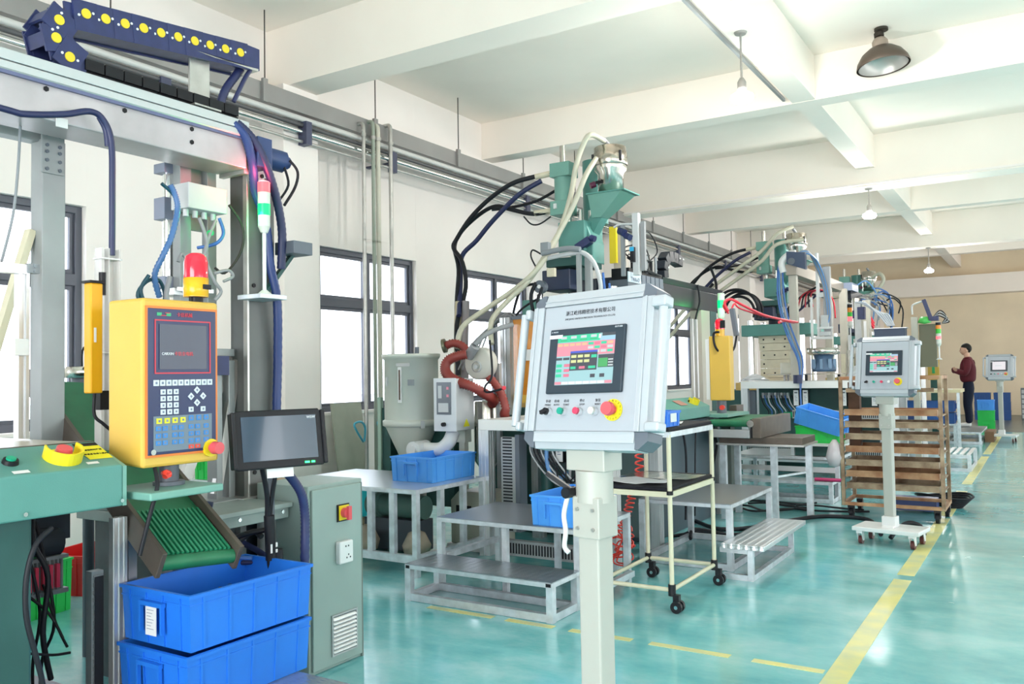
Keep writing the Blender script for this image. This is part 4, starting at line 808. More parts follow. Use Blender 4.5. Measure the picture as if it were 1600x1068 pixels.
# operator box, panel
OB = oper_box(7.0, 8.37, 'injection_machine', 'teal operator box with two yellow button guards behind the cream cart', ((7.1, pinkred), (8.08, None)))
MB().box(-3.32, -2.97, 7.0, 8.7, 0, 1.02).build('base_cabinet', mk('slate_blue_panel', (.10, .15, .19), .5), OB, .004)
MB().box(-3.30, -2.72, 8.38, 9.1, 1.03, 1.06).build('bracket_plate', mgreen_l, OB)
for x_, y_, m_, w_ in ((-2.96, 8.72, alu_d, .04), (-2.93, 8.95, mk('post_green_grey', (.25, .30, .27), .5), .1)): MB().box(x_ - w_ / 2, x_ + w_ / 2, y_, y_ + w_ * 1.5, 0, 1.0).build('post', m_, OB)
MB().box(-2.88, -2.875, 9.0, 9.08, .72, .82).build('label_plate', mk('olive_plate', (.45, .48, .36), .5), OB)
MB().tube([(-2.95, 7.7, .98), (-2.93, 7.75, .7), (-2.93, 7.7, .1)], .012).tube([(-2.95, 8.1, .98), (-2.93, 8.0, .7), (-2.93, 7.95, .1)], .008).tube([(-2.95, 8.5, .98), (-2.9, 8.55, .75), (-2.93, 8.5, .5), (-2.9, 8.45, .2)], .014).build('cable', blackhose, OB)
Y2 = thing('control_panel', 'yellow control panel seen from its plain back beside the black gantry robot', 'control panel', (-2.86, 8.68, 0))
MB().box(-2.98, -2.76, 8.62, 8.75, 1.19, 1.86).build('housing', yellow, Y2, .008)
MB().box(-3.02, -2.981, 8.63, 8.74, 1.2, 1.83).build('edge_strip', paper, Y2); MB().cyl((-2.88, 8.68, 1.06), (-2.88, 8.68, 1.19), .05, n=14).build('column', slate, Y2)
MB().cyl((-2.84, 8.60, 1.12), (-2.84, 8.56, 1.12), .026, n=8).build('clamp_knob', coilred, Y2)
B2 = thing('beacon_lamp', 'red warning beacon on top of the yellow panel beside the black gantry robot', 'warning light', (-2.88, 8.68, 1.861))
MB().cyl((-2.88, 8.68, 1.861), (-2.88, 8.68, 1.93), .05, n=18).build('base', mk('beacon_amber', (.9, .48, .01), .25), B2); MB().lathe([(.05, 1.93), (.05, 2.0), (.035, 2.035), (0, 2.045)], (-2.88, 8.68, 0), n=18).build('dome', redlens, B2)
RM = thing('remote_pendant', 'dark grey hanging pendant remote with red cables beside the red beacon', 'pendant', (-2.78, 8.8, 1.85))
MB().bar((-2.78, 8.8, 2.15), (-2.74, 8.8, 1.86), .05, .05).build('body', slate, RM, .006); MB().box(-2.85, -2.8, 8.6, 8.62, 1.94, 2.02).build('buttons', black, RM)
MB().tube([(-2.74, 8.8, 1.86), (-2.76, 8.75, 1.72), (-2.84, 8.7, 1.66), (-2.9, 8.6, 1.74), (-2.92, 8.6, 1.88), (-2.86, 8.6, 1.9)], .012).build('cable', blackhose, RM)
MB().tube([(-2.82, 8.8, 2.12), (-2.86, 8.8, 2.22), (-2.80, 8.85, 2.25), (-2.72, 8.9, 2.2), (-2.6, 9.3, 2.1), (-2.5, 9.8, 2.06), (-2.45, 10.2, 2.05)], .014).tube([(-2.80, 8.8, 2.1), (-2.76, 8.82, 2.2), (-2.72, 8.9, 2.15), (-2.6, 9.5, 2.08)], .010).tube([(-2.82, 8.8, 2.1), (-2.88, 8.82, 2.18), (-2.84, 8.85, 2.24)], .010).build('red_cable', mk('cable_red', (.78, .03, .06), .4), RM)
# dryer with sight glass
D = thing('hopper_dryer', 'light grey hopper dryer drum with sight glass and cone', 'dryer', (-5.0, 6.2, 0))
drum = mk('dryer_grey', (.56, .59, .54), .45, .2)
o3 = (-5.0, 6.2, 0)
MB().lathe([(0, 1.70), (.27, 1.70), (.272, 1.68), (.26, 1.655), (.25, 1.65), (.25, 1.06)], o3, n=40).build('drum', drum, D)
MB().lathe([(.25, 1.10), (.268, 1.09), (.268, 1.045), (.25, 1.035)], o3, n=40).build('flange', drum, D)
MB().lathe([(.25, 1.05), (.09, .70), (.08, .55), (0, .55)], o3, n=32).build('cone', drum, D)
def ondrum(a, z, w_, h_, d=.006, mat=white_p, name='plate'):
    ca, sa = math.cos(R(a)), math.sin(R(a)); c = Vector((o3[0] + .252 * ca, o3[1] + .252 * sa, z)); M_ = frame_M(c, (-sa, ca, 0), (0, 0, 1)); q = MB(M_); q.box(-w_ / 2, w_ / 2, -h_ / 2, h_ / 2, -.004, d); return q.build(name, mat, D)
ondrum(-75, 1.42, .035, .32, .012, white_p, 'sight_glass_frame'); ondrum(-75, 1.42, .014, .27, .015, mk('sight_dark', (.14, .07, .05), .2), 'sight_glass')
ondrum(-68, 1.60, .13, .03, .004, alu_d, 'maker_plate'); ondrum(-52, 1.44, .06, .055, .01, mgrey, 'rating_plate'); ondrum(-112, 1.45, .03, .08, .01, lgrey, 'hinge'); ondrum(-30, 1.06, .04, .07, .02, lgrey, 'clamp')
MB().cyl((-4.85, 6.1, 1.70), (-4.85, 6.1, 1.76), .02, n=10).build('top_port', slate, D)
MB().box(-5.36, -5.26, 6.2, 6.3, 0, 1.20).box(-5.3, -4.6, 6.3, 6.4, .30, 1.03).build('stand', dgreen, D)
MB().box(-5.4, -5.36, 6.18, 6.22, 0, 1.3).build('stand_post', mk('pale_green_post', (.42, .58, .48), .5), D)
# control box of the dryer
CB = thing('dryer_control_box', 'light grey control box with dark window attached beside the dryer drum', 'control box', (-4.42, 5.97, 1.0))
MB().box(-4.54, -4.31, 5.95, 6.22, 1.02, 1.47).build('housing', lgrey, CB, .005); MB().box(-4.545, -4.305, 5.94, 5.95, 1.015, 1.475).build('door', mk('white_door', (.78, .80, .84), .4), CB, .002)
MB().box(-4.51, -4.355, 5.935, 5.94, 1.16, 1.44).build('window', mk('meter_window', (.22, .25, .30), .2), CB)
MB().mat(lgrey).box(-4.49, -4.45, 5.93, 5.935, 1.30, 1.41).box(-4.49, -4.38, 5.93, 5.935, 1.18, 1.26).mat(mk('lit_pink', (.9, .3, .4), .3)).box(-4.40, -4.375, 5.93, 5.935, 1.375, 1.40).box(-4.40, -4.375, 5.93, 5.935, 1.31, 1.335).build('meter', lgrey, CB)
MB().cyl((-4.43, 5.94, 1.075), (-4.43, 5.91, 1.075), .018, n=12).build('knob', black, CB)
MB().add([(-4.309, 6.05, 1.05), (-4.309, 6.15, 1.05), (-4.309, 6.10, 1.12)], [(0, 1, 2)]).build('warning_sticker', paper_y, CB)
MB().box(-4.5, -4.4, 6.2, 6.3, .9, 1.02).box(-4.48, -4.42, 6.22, 6.28, 0, 1.02).build('bracket', drum, CB)
# blower + fan housing + red hoses + steel filter can
BL = thing('blower', 'white elbow blower below the dryer control box', 'blower', (-4.75, 6.0, .6))
MB().tube([(-4.42, 6.05, 1.0), (-4.43, 6.0, .92), (-4.5, 5.98, .86), (-4.6, 5.98, .85), (-4.72, 5.98, .86)], .06, 14).build('elbow', white_p, BL)
MB().cyl((-4.72, 5.86, .85), (-4.72, 6.05, .85), .075, n=24).cyl((-4.72, 5.84, .85), (-4.72, 5.86, .85), .04, n=18).build('fan_housing', white_p, BL)
MB().cyl((-4.72, 6.0, .3), (-4.72, 6.0, .78), .03, n=12).cyl((-4.72, 6.0, 0), (-4.72, 6.0, .3), .05, n=12).build('stand_pipe', drum, BL)
FN = thing('fan_unit', 'round cream fan housing between the red corrugated hoses', 'fan', (-4.27, 6.3, 1.2))
MB().lathe([(0, 6.22), (.13, 6.22), (.145, 6.24), (.145, 6.33), (.12, 6.36), (0, 6.36)], (-4.27, 0, 1.60), 'y', n=32).build('housing', mk('fan_cream', (.70, .68, .62), .4), FN)
MB().lathe([(.045, 6.2), (.05, 6.205), (.05, 6.22)], (-4.27, 0, 1.57), 'y', n=20).cyl((-4.27, 6.23, 1.57), (-4.27, 6.19, 1.57), .02, n=12).build('hub', lgrey, FN)
MB().cyl((-4.33, 6.17, 1.66), (-4.24, 6.15, 1.75), .045, n=18).build('coupling', rubbergrey, FN)
MB().tube([(-4.24, 6.15, 1.76), (-4.18, 6.2, 1.84), (-4.1, 6.3, 1.90), (-4.0, 6.4, 1.94)], .022).build('hose', rubbergrey, FN)
MB().box(-4.17, -4.13, 6.36, 6.40, 0, 1.6).build('post', alu_d, FN)
H1 = thing('corrugated_hose', 'red corrugated hose looping in front of the cream fan', 'hose', (-4.3, 6.05, 1.3))
MB().tube([(-4.30, 6.1, 1.68), (-4.38, 6.05, 1.66), (-4.45, 6.02, 1.62), (-4.46, 6.0, 1.55), (-4.42, 6.0, 1.49), (-4.33, 6.02, 1.44), (-4.22, 6.05, 1.40), (-4.16, 6.15, 1.34), (-4.16, 6.3, 1.28), (-4.22, 6.38, 1.24)], .042, 14, 10, ribs=.26).build('hose', hosered, H1)
H2 = thing('corrugated_hose', 'red corrugated hose falling right of the cream fan to the machine table', 'hose', (-4.1, 6.3, 1.2))
MB().tube([(-4.24, 6.28, 1.52), (-4.14, 6.3, 1.42), (-4.07, 6.3, 1.32), (-4.03, 6.3, 1.2), (-4.06, 6.32, 1.15), (-4.1, 6.4, 1.13)], .036, 14, 9, ribs=.26).build('hose', hosered, H2)
H3 = thing('corrugated_hose', 'short red corrugated hose with flange at its end left of the cream fan', 'hose', (-4.5, 6.3, 1.7))
MB().tube([(-4.63, 6.25, 1.77), (-4.57, 6.27, 1.79), (-4.5, 6.3, 1.77), (-4.44, 6.32, 1.71), (-4.42, 6.35, 1.65)], .036, 14, 7, ribs=.26).build('hose', hosered, H3); MB().cyl((-4.66, 6.24, 1.765), (-4.635, 6.25, 1.77), .065, n=20).build('flange', mk('flange_bronze', (.30, .29, .20), .35, .8), H3)
SC = thing('filter_can', 'brushed stainless steel filter can under the red hoses', 'filter', (-4.33, 6.42, 0))
MB().lathe([(0, 1.26), (.115, 1.26), (.12, 1.25), (.12, .72), (.05, .62), (.05, .0)], (-4.33, 6.45, 0), n=30).build('can', stain, SC); MB().cyl((-4.30, 6.42, 1.24), (-4.30, 6.42, 1.27), .05, n=16).build('lid_port', steel, SC)
MB().tube([(-4.12, 6.2, 1.8), (-4.10, 6.2, 1.5), (-4.14, 6.15, 1.4), (-4.10, 6.1, 1.35), (-4.0, 6.1, 1.36), (-3.92, 6.1, 1.38)], .01).build('cable', blackhose, SC)
MB().cyl((-3.92, 6.1, 1.38), (-3.90, 6.08, 1.385), .018, n=10).build('red_knob', mk('cable_red', (.78, .03, .06), .4), SC)
AP = thing('acrylic_shield', 'orange acrylic guard door between shiny aluminium posts left of the front console', 'guard', (-4.1, 6.6, 0))
MB().box(-4.26, -4.225, 6.58, 6.62, 1.13, 2.02).box(-4.215, -4.195, 6.58, 6.62, 1.13, 2.02).build('post', alu, AP); MB().box(-4.19, -4.15, 6.58, 6.64, 1.13, 2.02).build('post', alu_d, AP)
MB().box(-4.14, -3.90, 6.62, 6.626, 1.30, 2.0).build('panel', acry, AP); MB().box(-4.14, -3.90, 6.61, 6.635, 1.24, 1.31).build('rail', yellow, AP); MB().box(-4.15, -3.9, 6.60, 6.63, 2.0, 2.03).build('top_rail', slate, AP)
MB().box(-4.0, -3.93, 6.58, 6.61, 1.62, 1.72).build('latch', white_p, AP)
# alu work frame B with wiring
def work_frame(x0, x1, y0, y1, z, name, label, th=.09, deep=True):
    t = thing(name, label, 'workstation', ((x0 + x1) / 2, y0, 0))
    for (xa, ya) in ((x0, y0), (x1 - .1, y0), (x0, y1 - .1), (x1 - .1, y1 - .1)):
        q = MB().box(xa + .003, xa + .097, ya + .003, ya + .097, 0, z - th)
        for s_ in (.0, .035, .07): q.box(xa + s_, xa + s_ + .03, ya - .0, ya + .02, 0, z - th).box(xa + .08, xa + .1, ya + s_, ya + s_ + .03, 0, z - th)
        q.build('post', alu, t)
    MB().box(x0, x1, y0, y0 + .1, z - th, z).box(x0, x0 + .1, y0, y1, z - th, z - .001).box(x1 - .1, x1, y0, y1, z - th, z - .001).box(x0, x1, y1 - .1, y1, z - th, z).build('top_frame', mk('bright_aluminium', (.80, .80, .79), .35, .3), t, .003)
    MB().box(x0 + .1, x1 - .1, y0 + .1, y1 - .1, z - .03, z - .005).build('table_plate', galv, t)
    MB().box(x0 + .1, x1 - .1, y1 - .15, y1 - .12, .1, z - th).build('back_panel', mk('back_panel_grey', (.16, .24, .25), .5), t)
    return t
def inverter(x, y, z, t, w_=.062, h_=.19, red_=True):
    ic = MB().box(x - .006, x + w_ + .006, y, y + .1, z - .01, z + h_ + .01).build('inverter_case', black, t)
    q = MB(); q.mat(white_p).box(x, x + w_, y - .004, y, z, z + h_); q.mat(mk('cable_red', (.78, .03, .06), .4) if red_ else slate).box(x + w_ * .2, x + w_ * .8, y - .006, y - .004, z + h_ * .80, z + h_ * .88)
    q.mat(greyink)
    for k in range(4): q.box(x + w_ * .25, x + w_ * .75 - (k % 2) * .012, y - .0055, y - .004, z + h_ * (.3 + .1 * k), z + h_ * (.33 + .1 * k))
    q.build('inverter_front', white_p, ic)
def duct(x0, x1, y, z0, z1, t, vert=True):
    MB().box(x0, x1, y, y + .06, z0, z1).build('slotted_duct', alu_d, t)
    q = MB(); n_ = int(((z1 - z0) if vert else (x1 - x0)) / .026)
    for k in range(n_):
        if vert: q.box(x0 + .02, x1 - .03, y - .003, y - .0005, z0 + .01 + k * .026, z0 + .022 + k * .026)
        else: q.box(x0 + .01 + k * .026, x0 + .022 + k * .026, y - .003, y - .0005, z0 + .02, z1 - .02)
    s_ = q.build('duct_slot', blackhose, t); s_['kind'] = 'stuff'
WB = work_frame(-4.05, -2.80, 5.9, 6.85, 1.126, 'wiring_workstation', 'aluminium work frame full of wiring behind the stepped platform and front console')
duct(-3.88, -3.74, 5.98, .2, .98, WB); duct(-3.7, -2.85, 5.72, .07, .19, WB, False)
MB().box(-3.74, -3.70, 5.98, 6.1, .2, 1.0).build('duct_wall', slate, WB)
for k in range(4): MB().box(-3.66 + k * .035, -3.632 + k * .035, 6.12, 6.2, .95, 1.0).build('relay', white_p, WB)
for k in range(6): MB().box(-3.68 + k * .07, -3.615 + k * .07, 6.2, 6.26, .76, .82).build('terminal_block', mgrey, WB)
for k, x_ in enumerate((-3.42, -3.32, -3.225, -3.13)): inverter(x_, 6.1, .78, WB)
for k in range(7):
    xa = -3.66 + k * .035; MB().tube([(xa, 6.1, .95), (xa + .02, 6.06, .86), (xa + .09, 6.05, .76), (xa + .2, 6.1, .62), (xa + .3, 6.15, .56 - .03 * (k % 3))], .007, 6).build('wire', blackhose if k % 3 else mk('white_wire', (.6, .62, .66), .4), WB)
MB().tube([(-3.36, 6.12, 1.02), (-3.46, 6.06, .98), (-3.48, 6.05, .82), (-3.45, 6.06, .68), (-3.38, 6.1, .65), (-3.33, 6.12, .7)], .018, 10).build('blue_hose', mk('pale_blue_hose', (.12, .30, .62), .35), WB)
MB().tube([(-3.3, 6.12, .78), (-3.3, 6.1, .6), (-3.31, 6.1, .4)], .012).build('clear_tube', rubbergrey, WB)
for k in range(5): MB().tube([(-3.4 + k * .08, 6.08, .78), (-3.38 + k * .08, 6.05, .66), (-3.3 + k * .05, 6.05, .62), (-3.2 + k * .04, 6.06, .70)], .006, 6).build('wire', blackhose, WB)
for k in range(2): MB().cyl((-3.62 + k * .16, 6.3, .2), (-3.62 + k * .16, 6.3, .7), .06, n=16).build('hydraulic_tube', dgreen, WB)
MB().box(-2.86, -2.80, 5.86, 5.9, .44, .98).build('front_profile', alu, WB)
# steps and tables
def plate_table(x0, x1, y0, y1, z, t, mat=None, legs=None, leg_w=.045, edge=.035, low=True, midleg=False):
    MB().box(x0, x1, y0, y1, z - .006, z).build('tread_plate', mat or checker, t)
    e = MB().box(x0, x1, y0, y0 + leg_w, z - edge, z - .006).box(x0, x1, y1 - leg_w, y1, z - edge, z - .006).box(x0, x0 + leg_w, y0 + leg_w, y1 - leg_w, z - edge, z - .006).box(x1 - leg_w, x1, y0 + leg_w, y1 - leg_w, z - edge, z - .006); e.build('top_rail', galv, t, .002)
    for (xa, ya) in legs or ((x0, y0), (x1 - leg_w, y0), (x0, y1 - leg_w), (x1 - leg_w, y1 - leg_w)): MB().box(xa, xa + leg_w, ya, ya + leg_w, 0, z - edge).build('leg', galv, t)
    if low: MB().box(x0 + leg_w, x1 - leg_w, y0 + .003, y0 + leg_w, .002, .05).box(x0 + leg_w, x1 - leg_w, y1 - leg_w, y1 - .003, .002, .05).build('bottom_rail', galv, t); MB().box(x0 + .003, x0 + leg_w, y0 + leg_w, y1 - leg_w, .002, .05).box(x1 - leg_w, x1 - .003, y0 + leg_w, y1 - leg_w, .002, .05).build('bottom_rail', galv, t)
ST = thing('step_platform', 'two level checker plate step platform in front of the wiring frame', 'platform', (-3.1, 4.9, 0))
plate_table(-3.69, -2.555, 4.48, 4.84, .245, ST); plate_table(-3.70, -2.56, 4.85, 5.64, .50, ST, low=False)
MB().box(-3.16, -3.12, 4.86, 4.90, 0, .465).build('leg', galv, ST); MB().box(-3.16, -3.12, 5.58, 5.62, 0, .465).build('leg', galv, ST)
MB().box(-3.69, -3.65, 4.9, 5.58, .2, .24).box(-2.55, -2.51, 4.9, 5.58, .06, .1).build('side_rail', galv, ST)
MB().mat(black).box(-2.60, -2.565, 4.478, 4.48, .215, .235).box(-3.68, -3.65, 4.478, 4.48, .215, .235).build('tube_end', black, ST)
TT = thing('side_table', 'checker plate table with vertical bars under the sky blue crate near the dryer', 'table', (-4.6, 5.4, 0))
plate_table(-5.45, -4.0, 5.0, 5.93, .65, TT, checker_l, low=False)
MB().box(-5.4, -4.04, 5.0, 5.04, .10, .16).box(-4.04, -4.0, 5.04, 5.9, .10, .16).build('bottom_rail', galv, TT)
for k in range(5): MB().box(-5.15 + k * .22, -5.10 + k * .22, 5.005, 5.045, .16, .615).build('upright_bar', galv, TT)
for k in range(2): MB().box(-4.04, -4.0, 5.3 + k * .3, 5.35 + k * .3, .16, .615).build('upright_bar', galv, TT)
crate_mesh(.60, .42, .20, bluecrate_l, 'plastic_crate', 'sky blue crate on the side table in front of the dryer', loc=(-4.335, 5.66, .6505), ribs=(5, 4))
crate_mesh(.58, .355, .20, bluecrate_l, 'plastic_crate', 'sky blue crate on the upper step left of the front console pole', loc=(-2.75, 5.16, .5005), ribs=(5, 4))
MP = thing('pump_motor', 'green electric motor on the floor behind the side table bars', 'motor', (-4.8, 6.0, 0))
MB().cyl((-5.1, 5.75, .38), (-4.5, 5.75, .38), .10, n=20).cyl((-4.98, 5.75, .38), (-4.95, 5.75, .38), .13, n=20).cyl((-5.0, 5.75, .5), (-5.0, 5.75, .6), .03, n=10).build('motor', mk('motor_green', (.20, .36, .32), .45), MP); MB().box(-5.1, -4.5, 5.65, 5.85, .02, .28).build('base', slate, MP)
PC = thing('pump_case', 'cream pump case beside the green motor below the side table', 'pump', (-4.1, 5.75, 0))
MB().prism([(-4.42, .05), (-4.42, .42), (-4.34, .50), (-4.02, .50), (-3.95, .44), (-3.95, .05)], 'y', 6.0, 6.3).build('case', mk('pump_cream', (.56, .55, .46), .5), PC, .008); MB().box(-4.36, -4.2, 5.995, 6.0, .28, .38).build('grille', black, PC); MB().box(-4.45, -3.92, 5.98, 6.32, 0, .05).build('base', white_p, PC)
BX = thing('drum_container', 'turquoise plastic container on the floor behind the side table', 'container', (-5.6, 6.4, 0))
MB().box(-5.95, -5.5, 6.35, 6.6, .12, .42).build('body', mk('turquoise_plastic', (.0, .52, .62), .4), BX, .01); MB().box(-5.8, -5.7, 6.33, 6.36, .42, .55).build('cap', mk('orange_cap', (.9, .4, .05), .4), BX); MB().box(-6.0, -5.45, 6.3, 6.65, .0, .12).build('pallet', rust, BX)
for k in range(2): tag(MB().lathe([(0, .02), (.10, .04), (.12, .12), (.07, .22), (0, .25)], (-4.95 + k * .55, 5.5, 0), n=10).build('cloth_sack', mk('sack_beige', (.62, .52, .40), .8, noise=.2)), ('beige sack on the floor behind the left bars of the side table', 'beige sack on the floor behind the corner leg of the side table')[k], 'sack')
# cart C
CC = thing('pipe_cart', 'cream pipe trolley with two shelves and black castors right of the front console', 'cart', (-2.35, 5.48, 0))
xs, ys = (-2.53, -2.03), (5.07, 5.87)
for x_ in xs:
    for y_ in ys:
        MB().cyl((x_, y_, .13), (x_, y_, 1.10), .015, n=14).build('upright', cream, CC)
        MB().cyl((x_, y_, .10), (x_, y_, .17), .024, n=12).cyl((x_, y_, .725), (x_, y_, .75), .022, n=12).build('joint', black, CC)
        cs = MB().box(x_ + .01, x_ + .05, y_ - .02, y_ + .02, .06, .11).build('castor_fork', black, CC); q = MB(); q.mat(black).cyl((x_ + .035, y_ - .035, .037), (x_ + .035, y_ - .012, .037), .037, n=16).cyl((x_ + .035, y_ + .012, .037), (x_ + .035, y_ + .035, .037), .037, n=16).mat(chrome).cyl((x_ + .035, y_ - .037, .037), (x_ + .035, y_ + .037, .037), .012, n=10); q.build('castor_wheel', black, cs)
for z_ in (.135,):
    for y_ in ys: MB().cyl((xs[0], y_, z_), (xs[1], y_, z_), .014, n=12).build('base_pipe', cream, CC)
    for x_ in xs: MB().cyl((x_, ys[0], z_), (x_, ys[1], z_), .014, n=12).build('base_pipe', cream, CC)
mat_ = mk('black_mat', (.012, .012, .02), .7, bump=.4, bscale=30)
for z_, m2 in ((.71, cream), (1.085, galv)):
    MB().box(xs[0] - .01, xs[1] + .01, ys[0] - .015, ys[0] + .0, z_, z_ + .035).box(xs[0] - .01, xs[1] + .01, ys[1], ys[1] + .015, z_, z_ + .035).box(xs[0] - .015, xs[0], ys[0], ys[1], z_, z_ + .035).box(xs[1], xs[1] + .015, ys[0], ys[1], z_, z_ + .035).box(xs[0], xs[1], ys[0], ys[1], z_ + .01, z_ + .03).build('shelf_frame', m2, CC)
    MB().box(xs[0] - .005, xs[1] + .005, ys[0] - .01, ys[1] + .01, z_ + .035, z_ + .06).build('shelf_mat', mat_, CC, .008)
def sheet(name, label, x, y, z, w_, h_, rz, mat, amp=.006, cat='paper'):
    t = MB(Matrix.Translation((x, y, z)) @ Matrix.Rotation(rz, 4, 'Z')); V = []; n_ = 6
    for i in range(n_):
        for j in range(n_): V.append(((i / (n_ - 1) - .5) * w_, (j / (n_ - 1) - .5) * h_, amp * (1 + math.sin(i * 1.7 + j * .9))))
    F_ = [(i * n_ + j, (i + 1) * n_ + j, (i + 1) * n_ + j + 1, i * n_ + j + 1) for i in range(n_ - 1) for j in range(n_ - 1)]
    t.add(V, F_); o = t.build(name, mat); tag(o, label, cat); s_ = o.modifiers.new('thick', 'SOLIDIFY'); s_.thickness = .002; return o
sheet('paper_sheet', 'crumpled white paper on the lower black shelf of the cream cart', -2.35, 5.27, .772, .42, .26, .1, paper, .008)
sheet('steel_tray', 'thin shiny metal sheet on the back of the lower black cart shelf', -2.30, 5.62, .772, .5, .34, -.05, stain, .003, 'sheet metal')
sheet('paper_sheet', 'flat white paper on the top black shelf of the cream cart', -2.2, 5.5, 1.148, .18, .3, .3, paper, .003)
tb = crate_mesh(.22, .16, .10, bluecrate, 'small_bin', 'small blue bin with a label on the top shelf of the cream cart', 'bin', loc=(-2.12, 5.19, 1.147), ribs=(3, 2)); MB().box(.083, .085, -.06, .04, .03, .085).build('paper_label', paper, tb, local=True)
# red coiled air hose
CH = thing('coiled_hose', 'bright red coiled air hose hanging beside the cream cart', 'hose', (-2.65, 5.6, .2))
pts = []
path3 = [(-2.60, 5.5, 1.03), (-2.62, 5.5, .8)]
for k in range(36):
    a = k * R(60); f = k / 35; pts.append((-2.62 + .03 * math.cos(a), 5.95 + .03 * math.sin(a), 1.05 - .30 * f))
MB().tube(pts, .007, 6, 3).build('coil', coilred, CH)
pts = []
for k in range(90):
    a = k * R(45); f = k / 89; pts.append((-2.58 - .12 * f + .03 * math.cos(a), 5.80 + .03 * math.sin(a), .70 - .36 * f))
MB().tube(pts, .006, 6, 2).build('coil', coilred, CH)
pts = []
random.seed(11)
for k in range(70): a = k * R(57); pts.append((-2.70 + (.06 + .035 * random.random()) * math.cos(a), 5.80 + .05 * math.sin(a * 1.3), (.33 - .0032 * k) + .04 * math.sin(k * .9)))
MB().tube(pts, .006, 6, 3).build('tangle', coilred, CH)
MB().tube([(-2.68, 5.78, .30), (-2.72, 5.77, .2), (-2.76, 5.76, .12)], .006, 6).build('hose_end', coilred, CH)
MB().cyl((-2.60, 5.9, 1.04), (-2.60, 6.0, 1.04), .012, n=8).build('hook', black, CH)
# right hand platform + step, brick coloured stand with conveyor
SR = thing('step_platform', 'checker plate platform with one lower bright step right of the cream cart', 'platform', (-2.4, 6.8, 0))
plate_table(-2.78, -2.03, 6.28, 7.40, .50, SR, checker, low=True)
MB().box(-2.03, -1.72, 6.02, 7.24, .25, .258).box(-1.745, -1.72, 6.02, 7.24, .225, .25).box(-2.03, -1.72, 6.02, 6.03, .225, .25).build('step_tread', checker_l, SR, .002)
MB().box(-2.03, -1.85, 6.05, 6.09, .19, .225).box(-1.85, -1.81, 6.05, 6.09, .0, .225).box(-1.85, -1.81, 7.17, 7.21, 0, .225).box(-1.85, -1.81, 6.09, 7.17, 0, .04).box(-2.03, -1.85, 6.05, 6.09, 0, .04).box(-2.03, -1.85, 7.17, 7.21, 0, .04).box(-2.05, -2.01, 6.05, 6.28, .19, .225).build('step_frame', galv, SR)
SD = thing('conveyor_stand', 'steel stand with dark top carrying the belt conveyor end', 'stand', (-2.4, 8.7, 0))
MB().box(-2.84, -2.02, 8.45, 9.0, .77, .835).build('top', brown, SD, .003); MB().box(-2.86, -2.0, 8.42, 9.02, .75, .77).build('top_edge', steel, SD)
for (x_, y_) in ((-2.36, 8.56), (-2.10, 8.90), (-2.84, 8.46), (-2.84, 8.92)): MB().box(x_, x_ + .06, y_, y_ + .06, 0, .75).build('leg', galv, SD)
MB().bar((-2.33, 8.6, .43), (-2.08, 8.93, .46), .02).build('cross_bar', galv, SD)
C2 = thing('belt_conveyor', 'green belt conveyor end with aluminium cross profile between brown side plates', 'conveyor', (-2.6, 8.9, .86))
MB().cyl((-2.86, 8.27, 1.02), (-2.46, 8.27, 1.02), .035, n=16).box(-2.86, -2.46, 8.27, 9.4, 1.03, 1.052).build('belt', belt, C2)
MB().box(-2.86, -2.46, 8.22, 8.28, .88, .96).build('cross_profile', alu_d, C2, .003)
MB().box(-2.44, -2.36, 8.25, 9.4, .88, 1.07).build('side_plate', brown, C2, .003); MB().box(-2.95, -2.87, 9.15, 9.4, 1.0, 1.16).build('side_plate', brown, C2, .003)
for x_ in (-2.88, -2.45): MB().cyl((x_, 8.22, 1.02), (x_, 8.25, 1.02), .035, n=14).build('bearing', stain, C2)
MB().box(-2.46, -2.44, 8.25, 8.34, .88, 1.06).build('end_plate', black, C2)
C2.location.z -= .04
